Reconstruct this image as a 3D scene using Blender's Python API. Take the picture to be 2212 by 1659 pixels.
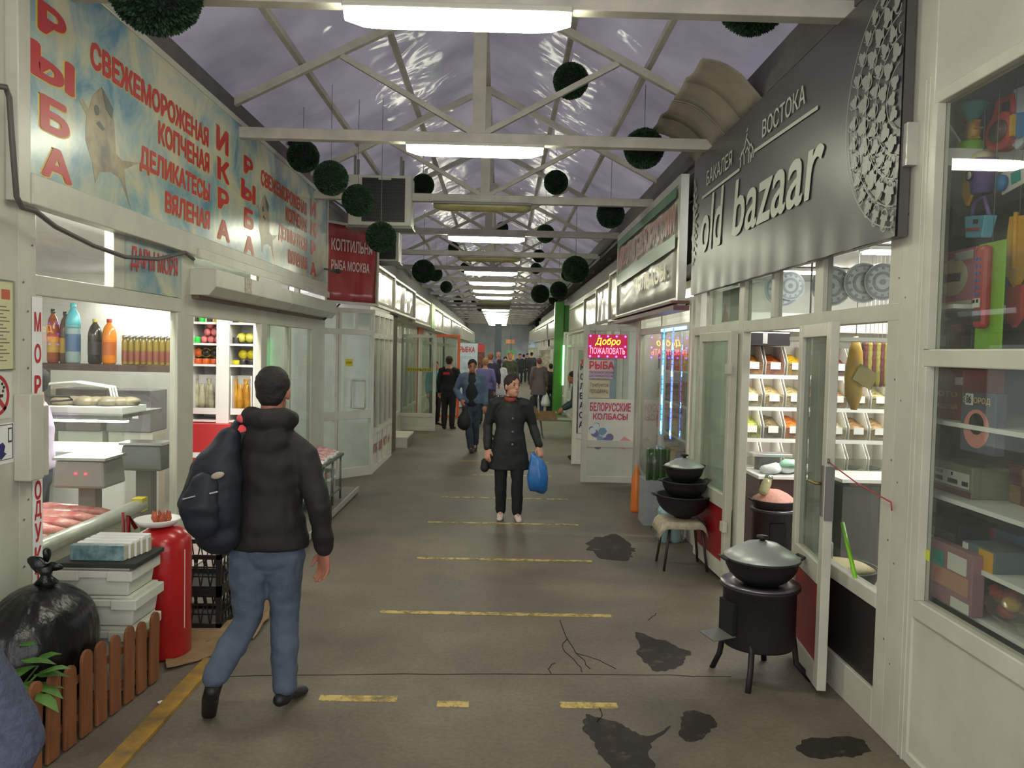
import bpy, bmesh, math, random
from mathutils import Vector, Matrix, Euler, noise
random.seed(7)
PI = math.pi
for o in list(bpy.data.objects): bpy.data.objects.remove(o)
sc = bpy.context.scene
COL = sc.collection
# ------------------------------------------------------------------ camera, world, exposure
W, H, F = 2212, 1659, 1726.0
VPX, VPY, ROLL, CZ = 1082.0, 757.0, .022, 1.9
d_ = Vector((VPX - W/2, H/2 - VPY, -F)).normalized()
u_ = Vector((math.sin(ROLL), math.cos(ROLL), 0)); u_ = (u_ - d_*u_.dot(d_)).normalized()
x_ = d_.cross(u_)
RC = Matrix((x_, d_, u_))
CAM = Vector((0, 0, CZ))
cd = bpy.data.cameras.new('camera'); cam = bpy.data.objects.new('camera', cd); COL.objects.link(cam)
cd.sensor_width = 36; cd.lens = F/W*36; cd.clip_start = .05; cd.clip_end = 300
cam.matrix_world = Matrix.Translation(CAM) @ RC.to_4x4()
sc.camera = cam
def ray(px, py): return RC @ Vector((px - W/2, H/2 - py, -F))
def onX(px, py, X): r = ray(px, py); return CAM + r*(X/r.x)
def onY(px, py, Y): r = ray(px, py); return CAM + r*(Y/r.y)
def onZ(px, py, Z=0): r = ray(px, py); return CAM + r*((Z-CZ)/r.z)
wd = bpy.data.worlds.new('world'); sc.world = wd; wd.use_nodes = True
bg = wd.node_tree.nodes['Background']; bg.inputs[0].default_value = (.62, .605, .625, 1); bg.inputs[1].default_value = 2.7
sc.view_settings.view_transform = 'Standard'; sc.view_settings.look = 'None'
sc.view_settings.exposure = 0.35; sc.view_settings.gamma = 1; sc.view_settings.use_curve_mapping = False
cy = sc.cycles
cy.max_bounces = 7; cy.diffuse_bounces = 3; cy.glossy_bounces = 4; cy.transmission_bounces = 4; cy.transparent_max_bounces = 24
cy.sample_clamp_indirect = 4; cy.caustics_reflective = False; cy.caustics_refractive = False
try: cy.use_light_tree = True
except Exception: pass
LAMP_E, SHOP_E = 31.0, 62.0
# ------------------------------------------------------------------ materials
def lin(c):
    f = lambda x: x/12.92 if x <= .04045 else ((x+.055)/1.055)**2.4
    return tuple(f(v/255) for v in c) + (1,)
MC = {}
def M(name, col=(200,200,200), rough=.5, metal=0, var=0, scale=6, bump=0, bscale=None, spec=.5, emit=None, es=0, col2=None, coat=0, stretch=None):
    if name in MC: return MC[name]
    m = bpy.data.materials.new(name); m.use_nodes = True; nt = m.node_tree; n = nt.nodes; b = n['Principled BSDF']
    b.inputs['Base Color'].default_value = lin(col); b.inputs['Roughness'].default_value = rough
    b.inputs['Metallic'].default_value = metal; b.inputs['Specular IOR Level'].default_value = spec
    if coat: b.inputs['Coat Weight'].default_value = coat; b.inputs['Coat Roughness'].default_value = .12
    if emit: b.inputs['Emission Color'].default_value = lin(emit); b.inputs['Emission Strength'].default_value = es
    if var or col2 or bump:
        tc = n.new('ShaderNodeTexCoord'); src = tc.outputs['Object']
        if stretch:
            mp = n.new('ShaderNodeMapping'); mp.inputs['Scale'].default_value = stretch; nt.links.new(src, mp.inputs[0]); src = mp.outputs[0]
        if var or col2:
            no = n.new('ShaderNodeTexNoise'); no.inputs['Scale'].default_value = scale; no.inputs['Detail'].default_value = 6; no.inputs['Roughness'].default_value = .6
            nt.links.new(src, no.inputs['Vector'])
            cr = n.new('ShaderNodeValToRGB'); c = lin(col)
            cr.color_ramp.elements[0].position = .35; cr.color_ramp.elements[1].position = .68
            if col2: cr.color_ramp.elements[0].color = c; cr.color_ramp.elements[1].color = lin(col2)
            else:
                cr.color_ramp.elements[0].color = tuple(v*(1-var) for v in c[:3])+(1,); cr.color_ramp.elements[1].color = tuple(min(1, v*(1+var*.6)) for v in c[:3])+(1,)
            nt.links.new(no.outputs[0], cr.inputs[0]); nt.links.new(cr.outputs[0], b.inputs['Base Color'])
        if bump:
            nb = n.new('ShaderNodeTexNoise'); nb.inputs['Scale'].default_value = bscale or scale*3; nb.inputs['Detail'].default_value = 5
            nt.links.new(src, nb.inputs['Vector'])
            bp = n.new('ShaderNodeBump'); bp.inputs['Strength'].default_value = bump; bp.inputs['Distance'].default_value = .02
            nt.links.new(nb.outputs[0], bp.inputs['Height']); nt.links.new(bp.outputs[0], b.inputs['Normal'])
    MC[name] = m; return m
def Mglow(name, col, s):
    if name in MC: return MC[name]
    m = bpy.data.materials.new(name); m.use_nodes = True; nt = m.node_tree; nt.nodes.clear()
    e = nt.nodes.new('ShaderNodeEmission'); e.inputs[0].default_value = lin(col); e.inputs[1].default_value = s
    o = nt.nodes.new('ShaderNodeOutputMaterial'); nt.links.new(e.outputs[0], o.inputs[0]); MC[name] = m; return m
def Mglass(name, tint=(245,248,245), haze=.05, refl=1.0, rough=.02):
    if name in MC: return MC[name]
    m = bpy.data.materials.new(name); m.use_nodes = True; nt = m.node_tree; n = nt.nodes; n.clear(); L = nt.links.new
    t = n.new('ShaderNodeBsdfTransparent'); t.inputs[0].default_value = lin(tint)
    df = n.new('ShaderNodeBsdfDiffuse'); df.inputs[0].default_value = lin((200,205,200))
    g = n.new('ShaderNodeBsdfGlossy'); g.inputs['Roughness'].default_value = rough
    tc = n.new('ShaderNodeTexCoord'); no = n.new('ShaderNodeTexNoise'); no.inputs['Scale'].default_value = 2.5; no.inputs['Detail'].default_value = 4
    L(tc.outputs['Object'], no.inputs['Vector'])
    mu = n.new('ShaderNodeMath'); mu.operation = 'MULTIPLY'; L(no.outputs[0], mu.inputs[0]); mu.inputs[1].default_value = haze*2
    a = n.new('ShaderNodeMixShader'); L(mu.outputs[0], a.inputs[0]); L(t.outputs[0], a.inputs[1]); L(df.outputs[0], a.inputs[2])
    fr = n.new('ShaderNodeFresnel'); fr.inputs[0].default_value = 1.45
    ge = n.new('ShaderNodeNewGeometry'); iv = n.new('ShaderNodeMath'); iv.operation = 'SUBTRACT'; iv.inputs[0].default_value = refl; L(ge.outputs['Backfacing'], iv.inputs[1]); iv.use_clamp = True
    m2 = n.new('ShaderNodeMath'); m2.operation = 'MULTIPLY'; L(fr.outputs[0], m2.inputs[0]); L(iv.outputs[0], m2.inputs[1])
    b = n.new('ShaderNodeMixShader'); L(m2.outputs[0], b.inputs[0]); L(a.outputs[0], b.inputs[1]); L(g.outputs[0], b.inputs[2])
    o = n.new('ShaderNodeOutputMaterial'); L(b.outputs[0], o.inputs[0]); MC[name] = m; return m
WHITE = M('white_pvc', (202,201,185), .35, var=.10, scale=3)
WHITE2 = M('white_panel', (198,197,182), .45, var=.14, scale=1.6)
ALU = M('aluminium_frame', (190,190,180), .3, metal=.25, var=.1)
GREYM = M('grey_metal', (120,120,116), .45, metal=.4)
STEEL = M('steel', (200,200,200), .22, metal=1)
BLACKM = M('black_iron', (22,22,22), .55, bump=.15, bscale=60)
DARKP = M('dark_panel', (40,36,35), .4, var=.1)
REDP = M('red_panel', (150,26,32), .4, var=.15)
GLASS = Mglass('window_glass')
GLASSD = Mglass('dirty_glass', (225,232,225), .14, .9, .06)
INWALL = M('shop_white_wall', (228,228,222), .6, var=.05)
INCEIL = M('shop_ceiling', (222,218,218), .7, var=.05)
FLOORIN = M('shop_tile_floor', (150,145,135), .4, var=.15)
WHITEP = M('white_plastic', (235,235,230), .35)
PAPER = M('white_paper', (238,238,235), .7)
CARD = M('cardboard', (150,122,88), .85, var=.18, scale=10)
LAMPM = Mglow('lamp_diffuser_lit', (255,255,228), LAMP_E)
SHOPL = Mglow('shop_lamp_lit', (255,252,245), SHOP_E)
SHOPL2 = Mglow('far_shop_lamp_lit', (255,250,235), 14)
LAMPOFF = M('lamp_diffuser_off', (168,160,110), .25, var=.15)
TRUSSM = M('truss_paint', (196,192,178), .5, var=.18, scale=4)
SKIN = M('skin', (205,150,125), .55, var=.08, scale=20)
SKIN2 = M('skin_tan', (170,112,90), .55, var=.08, scale=20)
HAIRD = M('hair_dark', (26,22,20), .7, bump=.4, bscale=120)
def simple(nm, c, r=.6, **k): return M(nm, c, r, **k)
# ------------------------------------------------------------------ mesh builder
class MB:
    def __init__(s): s.v=[]; s.f=[]; s.mi=[]; s.sm=[]
    def add(s, vs, fs, mi=0, sm=False):
        k = len(s.v); s.v += [Vector(p) for p in vs]; s.f += [tuple(i+k for i in f) for f in fs]
        s.mi += [mi]*len(fs); s.sm += [sm]*len(fs); return s
    def box(s, x0,x1,y0,y1,z0,z1, mi=0):
        return s.add([(x0,y0,z0),(x1,y0,z0),(x1,y1,z0),(x0,y1,z0),(x0,y0,z1),(x1,y0,z1),(x1,y1,z1),(x0,y1,z1)],
            [(3,2,1,0),(4,5,6,7),(0,1,5,4),(1,2,6,5),(2,3,7,6),(3,0,4,7)], mi)
    def obox(s, c, size, rot=(0,0,0), mi=0, taper=1):
        R = Euler(rot).to_matrix(); c = Vector(c); a,b,h = [x/2 for x in size]
        vs = [c + R@Vector((sx*a*(taper if sz<0 else 1), sy*b*(taper if sz<0 else 1), sz*h)) for sz in (-1,1) for sx,sy in ((-1,-1),(1,-1),(1,1),(-1,1))]
        return s.add(vs, [(3,2,1,0),(4,5,6,7),(0,1,5,4),(1,2,6,5),(2,3,7,6),(3,0,4,7)], mi)
    def bar(s, p, q, w, h=None, up=(0,0,1), mi=0):
        p=Vector(p); q=Vector(q); h = h or w; t=(q-p).normalized(); u=Vector(up)
        if abs(t.dot(u))>.98: u=Vector((0,1,0))
        a=t.cross(u).normalized(); b=a.cross(t).normalized()
        vs=[e+a*sx*w/2+b*sy*h/2 for e in (p,q) for sx,sy in ((-1,-1),(1,-1),(1,1),(-1,1))]
        return s.add(vs, [(0,1,2,3),(7,6,5,4),(0,4,5,1),(1,5,6,2),(2,6,7,3),(3,7,4,0)], mi)
    def loft(s, rings, mi=0, sm=True, cap=True):
        n=len(rings[0]); k=[]; vs=[p for r in rings for p in r]; fs=[]
        for i in range(len(rings)-1):
            for j in range(n):
                fs.append((i*n+j, i*n+(j+1)%n, (i+1)*n+(j+1)%n, (i+1)*n+j))
        if cap: fs.append(tuple(range(n-1,-1,-1))); fs.append(tuple((len(rings)-1)*n+j for j in range(n)))
        return s.add(vs, fs, mi, sm)
    def tube(s, pts, r, n=8, mi=0, round_=False, ref=None, flat=1.0):
        pts=[Vector(p) for p in pts]; m=len(pts)
        rr=[r]*m if not isinstance(r,(list,tuple)) else list(r)
        rr=[x if isinstance(x,(list,tuple)) else (x,x*flat) for x in rr]
        T=[]
        for i in range(m):
            t=(pts[min(i+1,m-1)]-pts[max(i-1,0)]); T.append(t.normalized())
        if round_:
            p0,p1=pts[0],pts[-1]; a,b=rr[0],rr[-1]; m0,m1=max(a),max(b)
            pre=[(p0-T[0]*m0*k, (a[0]*q,a[1]*q)) for k,q in ((.98,.2),(.75,.66),(.4,.92))]
            post=[(p1+T[-1]*m1*k,(b[0]*q,b[1]*q)) for k,q in ((.4,.92),(.75,.66),(.98,.2))]
            pts=[x[0] for x in pre]+pts+[x[0] for x in post]; rr=[x[1] for x in pre]+rr+[x[1] for x in post]
            T=[T[0]]*3+T+[T[-1]]*3
        u=Vector(ref) if ref else (Vector((1,0,0)) if abs(T[0].x)<.8 else Vector((0,1,0)))
        rings=[]
        for p,t,q in zip(pts,T,rr):
            a=(u-t*u.dot(t)); a = a.normalized() if a.length>1e-5 else t.orthogonal().normalized(); b=t.cross(a); u=a
            rings.append([p+a*math.cos(2*PI*j/n)*q[0]+b*math.sin(2*PI*j/n)*q[1] for j in range(n)])
        return s.loft(rings, mi)
    def lathe(s, prof, c=(0,0,0), n=24, mi=0, sx=1, sy=1, sm=True, cap=True):
        c=Vector(c)
        return s.loft([[c+Vector((math.cos(2*PI*j/n)*r*sx, math.sin(2*PI*j/n)*r*sy, z)) for j in range(n)] for r,z in prof], mi, sm, cap)
    def ell(s, c, r, nu=16, nv=10, rot=None, mi=0):
        c=Vector(c); R=Euler(rot).to_matrix() if rot else Matrix.Identity(3)
        if not isinstance(r,(list,tuple)): r=(r,r,r)
        rings=[]
        for i in range(nv+1):
            th=PI*(i+.02)/(nv+.04) if 0<i<nv else (.03 if i==0 else PI-.03)
            rings.append([c+R@Vector((r[0]*math.sin(th)*math.cos(2*PI*j/nu), r[1]*math.sin(th)*math.sin(2*PI*j/nu), -r[2]*math.cos(th))) for j in range(nu)])
        return s.loft(rings, mi)
    def prism(s, pts, vec, mi=0):
        pts=[Vector(p) for p in pts]; v=Vector(vec); n=len(pts)
        return s.add(pts+[p+v for p in pts], [tuple(range(n-1,-1,-1)), tuple(range(n,2*n))]+[(i,(i+1)%n,(i+1)%n+n,i+n) for i in range(n)], mi)
    def jitter(s, amp, sc_=4, seed=0):
        for i,p in enumerate(s.v):
            s.v[i]=p+Vector(noise.noise_vector(p*sc_+Vector((seed,seed*2,0))))*amp
        return s
    def build(s, name, mats, parent=None, world=True, bevel=0, fixn=True):
        off=Vector((0,0,0)); q=parent
        if world:
            while q is not None: off+=Vector(q.location); q=q.parent
        me=bpy.data.meshes.new(name); me.from_pydata([p-off for p in s.v], [], s.f)
        for m in (mats if isinstance(mats,(list,tuple)) else [mats]): me.materials.append(m)
        me.polygons.foreach_set('material_index', s.mi); me.polygons.foreach_set('use_smooth', s.sm)
        if fixn:
            bm=bmesh.new(); bm.from_mesh(me); bmesh.ops.recalc_face_normals(bm, faces=bm.faces); bm.to_mesh(me); bm.free()
        me.update()
        o=bpy.data.objects.new(name, me); COL.objects.link(o)
        if parent is not None: o.parent=parent
        if bevel:
            b=o.modifiers.new('bevel','BEVEL'); b.width=bevel; b.segments=2; b.limit_method='ANGLE'; b.angle_limit=.7
        return o
def tag(o, label=None, cat=None, group=None, kind=None):
    if label: o['label']=label
    if cat: o['category']=cat
    if group: o['group']=group
    if kind: o['kind']=kind
    return o
def thing(name, label, cat, loc=(0,0,0), group=None, kind=None, rz=0):
    o=bpy.data.objects.new(name,None); o.empty_display_size=.05; COL.objects.link(o); o.location=loc; o.rotation_euler=(0,0,rz)
    return tag(o,label,cat,group,kind)
def struct(o, label, cat='structure'): return tag(o,label,cat,kind='structure')
def dup(root, loc=None, label=None, rz=None, scale=None):
    r=root.copy(); COL.objects.link(r)
    if loc is not None: r.location=loc
    if rz is not None: r.rotation_euler=(0,0,rz)
    if scale is not None: r.scale=(scale,)*3
    if label: r['label']=label
    for ch in list(root.children):
        c=ch.copy(); COL.objects.link(c); c.parent=r
        for g in list(ch.children):
            k=g.copy(); COL.objects.link(k); k.parent=c
    return r
# ------------------------------------------------------------------ facade faces and lettering
class Face:
    def __init__(s, O, U, N): s.O=Vector(O); s.U=Vector(U).normalized(); s.N=Vector(N).normalized()
    def P(s,u,z,d=0): return s.O+s.U*u+Vector((0,0,z))+s.N*d
    def box(s, mb, u0,u1,z0,z1,d0=0,d1=.05, mi=0):
        Face.n=(getattr(Face,'n',0)+1)%9
        if abs(d1-d0)>.012: d1+=Face.n*.00045; d0-=Face.n*.00045
        vs=[s.P(u,z,d) for z in (z0,z1) for u,d in ((u0,d0),(u1,d0),(u1,d1),(u0,d1))]
        return mb.add(vs,[(3,2,1,0),(4,5,6,7),(0,1,5,4),(1,2,6,5),(2,3,7,6),(3,0,4,7)],mi)
    def poly(s, mb, pts, d=0, t=.002, mi=0): return mb.prism([s.P(u,z,d) for u,z in pts], s.N*t, mi)
    def disc(s, mb, u,z,r,d=0,t=.002,n=20,mi=0,r2=None): return s.poly(mb,[(u+r*math.cos(2*PI*i/n), z+(r2 or r)*math.sin(2*PI*i/n)) for i in range(n)],d,t,mi)
    def ring(s, mb, u,z,r,w,d=0,t=.002,n=32,mi=0):
        for i in range(n):
            a,b=2*PI*i/n,2*PI*(i+1)/n
            s.poly(mb,[(u+q*math.cos(e),z+q*math.sin(e)) for q,e in ((r,a),(r,b),(r-w,b),(r-w,a))],d,t,mi)
LEFT=Face((-2.5,0,0),(0,1,0),(1,0,0))         # u = Y
RIGHT=Face((1.95,0,0),(0,-1,0),(-1,0,0))      # u = -Y
def text_mesh(s, bold=0, shear=0, ext=.0):
    cu=bpy.data.curves.new('t','FONT'); cu.body=s; cu.offset=bold; cu.shear=shear; cu.extrude=ext; cu.resolution_u=3; cu.align_x='CENTER'
    o=bpy.data.objects.new('t',cu); COL.objects.link(o)
    dg=bpy.context.evaluated_depsgraph_get(); me=bpy.data.meshes.new_from_object(o.evaluated_get(dg))
    bpy.data.objects.remove(o); bpy.data.curves.remove(cu); return me
def lettering(face, s, u0,u1,z0,z1, mat, parent, d=.004, bold=.02, shear=0, outline=None, name='lettering', th=.0015, ob=.03):
    me=text_mesh(s,0,shear); xs=[v.co.x for v in me.vertices]; ys=[v.co.y for v in me.vertices]; b=bold
    a0,a1,b0,b1=min(xs)-b,max(xs)+b,min(ys)-b,max(ys)+b; sx=(u1-u0)/(a1-a0); sy=(z1-z0)/(b1-b0)
    out=[]; polys=[tuple(p.vertices) for p in me.polygons]
    sets=[(name,mat,d,[(0,0)]+([(b*math.cos(k*PI/4),b*math.sin(k*PI/4)) for k in range(8)] if b>.004 else []))]
    if outline: sets.append((name+'_outline',outline,d-.0028,[((b+ob)*math.cos(k*PI/6),(b+ob)*math.sin(k*PI/6)) for k in range(12)]))
    for nm,mt,dd,offs in sets:
        mb=MB()
        for k,(ox,oy) in enumerate(offs): 
            for j,pp in enumerate(polys): mb.add([face.P(u0+(me.vertices[i].co.x+ox-a0)*sx, z0+(me.vertices[i].co.y+oy-b0)*sy, dd+k*.00012+((j*37)%11)*.00001) for i in pp],[tuple(range(len(pp)))])
        out.append(mb.build(nm,mt,parent,fixn=False))
    bpy.data.meshes.remove(me); return out
def pxbox(x0,x1,yt,yb,X):
    a=onX(x0,yt,X); b=onX(x0,yb,X); c=onX(x1,(yt+yb)/2,X); return a.y,c.y,b.z,a.z
# ------------------------------------------------------------------ floor
FL=MB().box(-7,6.5,-3,75,-.1,0)
def floor_mat():
    m=bpy.data.materials.new('worn_asphalt'); m.use_nodes=True; nt=m.node_tree; n=nt.nodes; L=nt.links.new; b=n['Principled BSDF']
    tc=n.new('ShaderNodeTexCoord')
    n1=n.new('ShaderNodeTexNoise'); n1.inputs['Scale'].default_value=.9; n1.inputs['Detail'].default_value=8; n1.inputs['Roughness'].default_value=.65
    n2=n.new('ShaderNodeTexNoise'); n2.inputs['Scale'].default_value=40; n2.inputs['Detail'].default_value=4
    L(tc.outputs['Object'],n1.inputs['Vector']); L(tc.outputs['Object'],n2.inputs['Vector'])
    cr=n.new('ShaderNodeValToRGB'); e=cr.color_ramp.elements; e[0].position=.3; e[0].color=lin((84,78,68)); e[1].position=.7; e[1].color=lin((124,116,102))
    L(n1.outputs[0],cr.inputs[0])
    mx=n.new('ShaderNodeMixRGB'); mx.blend_type='OVERLAY'; mx.inputs[0].default_value=.35; L(cr.outputs[0],mx.inputs[1]); L(n2.outputs[0],mx.inputs[2])
    L(mx.outputs[0],b.inputs['Base Color'])
    r=n.new('ShaderNodeMapRange'); r.inputs[3].default_value=.42; r.inputs[4].default_value=.75; L(n1.outputs[0],r.inputs[0]); L(r.outputs[0],b.inputs['Roughness'])
    b.inputs['Specular IOR Level'].default_value=.35
    bp=n.new('ShaderNodeBump'); bp.inputs['Strength'].default_value=.12; bp.inputs['Distance'].default_value=.01; L(n2.outputs[0],bp.inputs['Height']); L(bp.outputs[0],b.inputs['Normal'])
    return m
floor=struct(FL.build('floor',floor_mat()),'worn dark asphalt floor of the market passage','floor')
def worn(name,col,thr=.45,top=1.0):
    m=bpy.data.materials.new(name); m.use_nodes=True; nt=m.node_tree; n=nt.nodes; L=nt.links.new; b=n['Principled BSDF']
    b.inputs['Base Color'].default_value=lin(col); b.inputs['Roughness'].default_value=.6
    tc=n.new('ShaderNodeTexCoord'); no=n.new('ShaderNodeTexNoise'); no.inputs['Scale'].default_value=9; no.inputs['Detail'].default_value=8; no.inputs['Roughness'].default_value=.75
    L(tc.outputs['Object'],no.inputs['Vector'])
    r=n.new('ShaderNodeMapRange'); r.inputs[1].default_value=thr-.1; r.inputs[2].default_value=thr+.06; r.inputs[4].default_value=top; L(no.outputs[0],r.inputs[0]); L(r.outputs[0],b.inputs['Alpha'])
    return m
YEL=worn('worn_yellow_paint',(188,164,98),.47)
for y,a,b in ((5.69,-.83,.84),(7.19,-.72,.87),(8.71,-.76,.89),(10.22,-.72,.9),(12.1,-.4,.88),(13.6,-.7,.85),(15.2,-.6,.85),(16.8,-.6,.8),(4.26,-.94,-.52),(4.21,-.3,-.13),(4.22,.36,.67)):
    w=.03 if y>4.5 else .036
    MB().box(a,b,y-w,y+w,.0005,.003).build('painted_line',YEL,floor)
STAIN=worn('damp_stain',(42,37,33),.42,.55)
for pts in ([(1375,1370),(1430,1385),(1490,1410),(1470,1435),(1420,1450),(1390,1425)],[(1262,1548),(1330,1560),(1400,1590),(1445,1570),(1400,1625),(1420,1659),(1330,1659),(1285,1610)],
            [(1480,1540),(1530,1545),(1545,1570),(1510,1600),(1470,1590)],[(1730,1600),(1830,1590),(1880,1620),(1800,1640),(1740,1630)],[(1275,1170),(1330,1155),(1370,1185),(1350,1210),(1290,1205)],[(1560,1120),(1600,1110),(1640,1140),(1590,1160)]):
    ps=[onZ(*p) for p in pts]; c=sum(ps,Vector())/len(ps); q=[]; R_=sum((p-c).length for p in ps)/len(ps)
    n=len(ps)
    for i in range(n):
        p0,p1,p2,p3=ps[i-1],ps[i],ps[(i+1)%n],ps[(i+2)%n]
        for k in range(10):
            t=k/10; p=.5*((2*p1)+(p2-p0)*t+(2*p0-5*p1+4*p2-p3)*t*t+(3*p1-p0-3*p2+p3)*t**3)
            q.append(p+(p-c).normalized()*R_*(.16*noise.noise(p*7)+.13*noise.noise(p*19)+.1*noise.noise(p*43)))
    MB().prism([(p.x,p.y,.0005) for p in q],(0,0,.0015)).build('stain',STAIN,floor)
CRK=M('crack_dark',(34,30,27),.9)
for pts in ([(1210,1340),(1225,1380),(1245,1410),(1290,1425),(1330,1445)],[(1225,1380),(1212,1400),(1250,1435),(1258,1452)],[(1245,1410),(1275,1445)],[(470,1462),(800,1456),(1100,1457),(1400,1458),(1580,1462)],[(1290,1520),(1300,1545),(1290,1560)],[(1190,1455),(1180,1445),(1200,1432)],[(1420,1325),(1400,1340)]):
    mb=MB(); ps=[onZ(*p) for p in pts]; fine=[]
    for a,b in zip(ps,ps[1:]):
        for t in (0,.25,.5,.75): p=a.lerp(b,t); fine.append(p+Vector((noise.noise(p*11)*.02,noise.noise(p*13+Vector((5,0,0)))*.02,0)))
    fine.append(ps[-1])
    for a,b in zip(fine,fine[1:]): mb.bar((a.x,a.y,.001),(b.x,b.y,.001),.006,.002)
    mb.build('crack',CRK,floor)
kb=MB().box(-1.74,-1.64,2.4,4.75,0,.018)
tag(kb.build('kerb_strip',M('kerb_yellow',(176,136,52),.7,col2=(110,92,62),scale=7)),'yellow painted kerb strip on the floor beside the picket fence','kerb',kind='structure')
# ------------------------------------------------------------------ roof, trusses, lamps
RX, RZ0, SL, EV = -.25, 5.38, .5, 2.75
def roof_mat():
    m=bpy.data.materials.new('translucent_roof_film'); m.use_nodes=True; nt=m.node_tree; n=nt.nodes; L=nt.links.new; b=n['Principled BSDF']
    tc=n.new('ShaderNodeTexCoord'); no=n.new('ShaderNodeTexNoise'); no.inputs['Scale'].default_value=1.1; no.inputs['Detail'].default_value=5
    L(tc.outputs['Object'],no.inputs['Vector'])
    cr=n.new('ShaderNodeValToRGB'); e=cr.color_ramp.elements; e[0].position=.3; e[0].color=lin((161,159,166)); e[1].position=.75; e[1].color=lin((190,188,194)); L(no.outputs[0],cr.inputs[0])
    L(cr.outputs[0],b.inputs['Base Color']); b.inputs['Roughness'].default_value=.13
    bp=n.new('ShaderNodeBump'); bp.inputs['Strength'].default_value=.45; bp.inputs['Distance'].default_value=.12
    n2=n.new('ShaderNodeTexNoise'); n2.inputs['Scale'].default_value=1.6; n2.inputs['Detail'].default_value=2; n2.inputs['Distortion'].default_value=.6; L(tc.outputs['Object'],n2.inputs['Vector'])
    L(n2.outputs[0],bp.inputs['Height']); L(bp.outputs[0],b.inputs['Normal'])
    t=n.new('ShaderNodeBsdfTranslucent'); L(cr.outputs[0],t.inputs[0])
    mx=n.new('ShaderNodeMixShader'); mx.inputs[0].default_value=.6; L(b.outputs[0],mx.inputs[1]); L(t.outputs[0],mx.inputs[2])
    L(mx.outputs[0],n['Material Output'].inputs[0]); return m
rm=MB()
for sgn in (-1,1):
    N=24
    for i in range(2):
        pass
    a=(RX,RZ0+.03); b=(RX+sgn*EV,RZ0+.03-SL*EV)
    rm.add([(a[0],-3,a[1]),(b[0],-3,b[1]),(b[0],64,b[1]),(a[0],64,a[1]),(a[0],-3,a[1]+.012),(b[0],-3,b[1]+.012),(b[0],64,b[1]+.012),(a[0],64,a[1]+.012)],
           [(0,1,2,3),(4,7,6,5),(0,4,5,1),(2,6,7,3),(1,5,6,2)])
roof=struct(rm.build('ceiling',roof_mat()),'lavender grey translucent plastic gable roof over the passage','ceiling')
pl=MB()
for off in (-1.66,-.88,.86,1.57):
    z=RZ0-.02-SL*abs(off); pl.box(RX+off-.025,RX+off+.025,-3,64,z-.03,z+.03)
pl.build('purlin',TRUSSM,roof)
rb=MB().box(RX-.045,RX+.045,-3,64,RZ0-.09,RZ0-.01); rb.build('ridge_beam',TRUSSM,roof)
TR=[4.57+2.94*k for k in range(-2,20)]
t0=thing('roof_truss','pale painted steel roof truss nearest above the passage','truss',(RX,TR[2],3.85),'steel trusses under the roof','structure')
cz=3.85
mb=MB().box(RX-2.45,RX+2.45,TR[2]-.05,TR[2]+.05,cz-.05,cz+.05); mb.build('bottom_chord',TRUSSM,t0,bevel=.006)
for sgn in (-1,1):
    MB().bar((RX,TR[2],RZ0-.12),(RX+sgn*2.5,TR[2],RZ0-.12-SL*2.5+.0),.06,.07).build('rafter',TRUSSM,t0)
    MB().bar((RX+sgn*.06,TR[2],cz+.06),(RX+sgn*1.28,TR[2],RZ0-.16-SL*1.28),.05,.05).build('strut',TRUSSM,t0)
MB().box(RX-.06,RX+.06,TR[2]-.04,TR[2]+.04,cz,RZ0-.1).build('king_post',TRUSSM,t0)
ORD=['nearest','second','third','fourth','fifth','sixth','seventh','eighth','ninth','tenth','eleventh','twelfth','thirteenth','fourteenth','fifteenth','sixteenth','seventeenth','eighteenth','nineteenth','twentieth']
for k,y in enumerate(TR):
    if k in (0,1,2): 
        if k<2: dup(t0,(RX,y,cz),'pale steel roof truss overhead behind the viewer')
        continue
    dup(t0,(RX,y,cz),'pale painted steel roof truss, %s along the passage'%ORD[min(k-2,19)])
def lamp(y, lit, label, x=-.28):
    t=thing('ceiling_light',label,'ceiling light',(x,y,3.70),'fluorescent lights under the trusses')
    MB().box(x-.635,x+.635,y-.09,y+.09,3.765,3.80).build('housing',GREYM if not lit else WHITE,t,bevel=.008)
    rings=[]
    for i in range(13):
        xx=-.63+1.26*i/12; q=min(1,.55+.45*min(i,12-i)/1.2)
        rings.append([(x+xx, y+.085*math.cos(a)*q, 3.768+(.085*math.sin(a)*q if math.sin(a)<0 else 0)) for a in [PI*j/10+PI for j in range(11)]]+[(x+xx,y,3.768)])
    MB().loft(rings).build('diffuser',LAMPM if lit else LAMPOFF,t)
    for sx in (-.45,.45): MB().box(x+sx-.02,x+sx+.02,y-.012,y+.012,3.80,3.82).build('bracket',GREYM,t)
    return t
unlit={2,4,9,10}
LA=lamp(TR[2]-.02,True,'nearest lit fluorescent ceiling light, large at the top of the passage')
LB=lamp(TR[4]-.02,False,'nearest unlit yellowish fluorescent light under the third truss')
for k in range(-2,19):
    y=4.57+2.94*k-.02
    if k==0 or k==2: continue
    lit = k not in unlit
    lab=('lit fluorescent ceiling light, %s truss along the passage'%ORD[k] if lit else 'unlit dull fluorescent light under the %s truss'%ORD[k]) if k>=0 else 'lit fluorescent ceiling light overhead behind the viewer'
    dup(LA if lit else LB,(-.28,y,3.70),lab)
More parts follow.
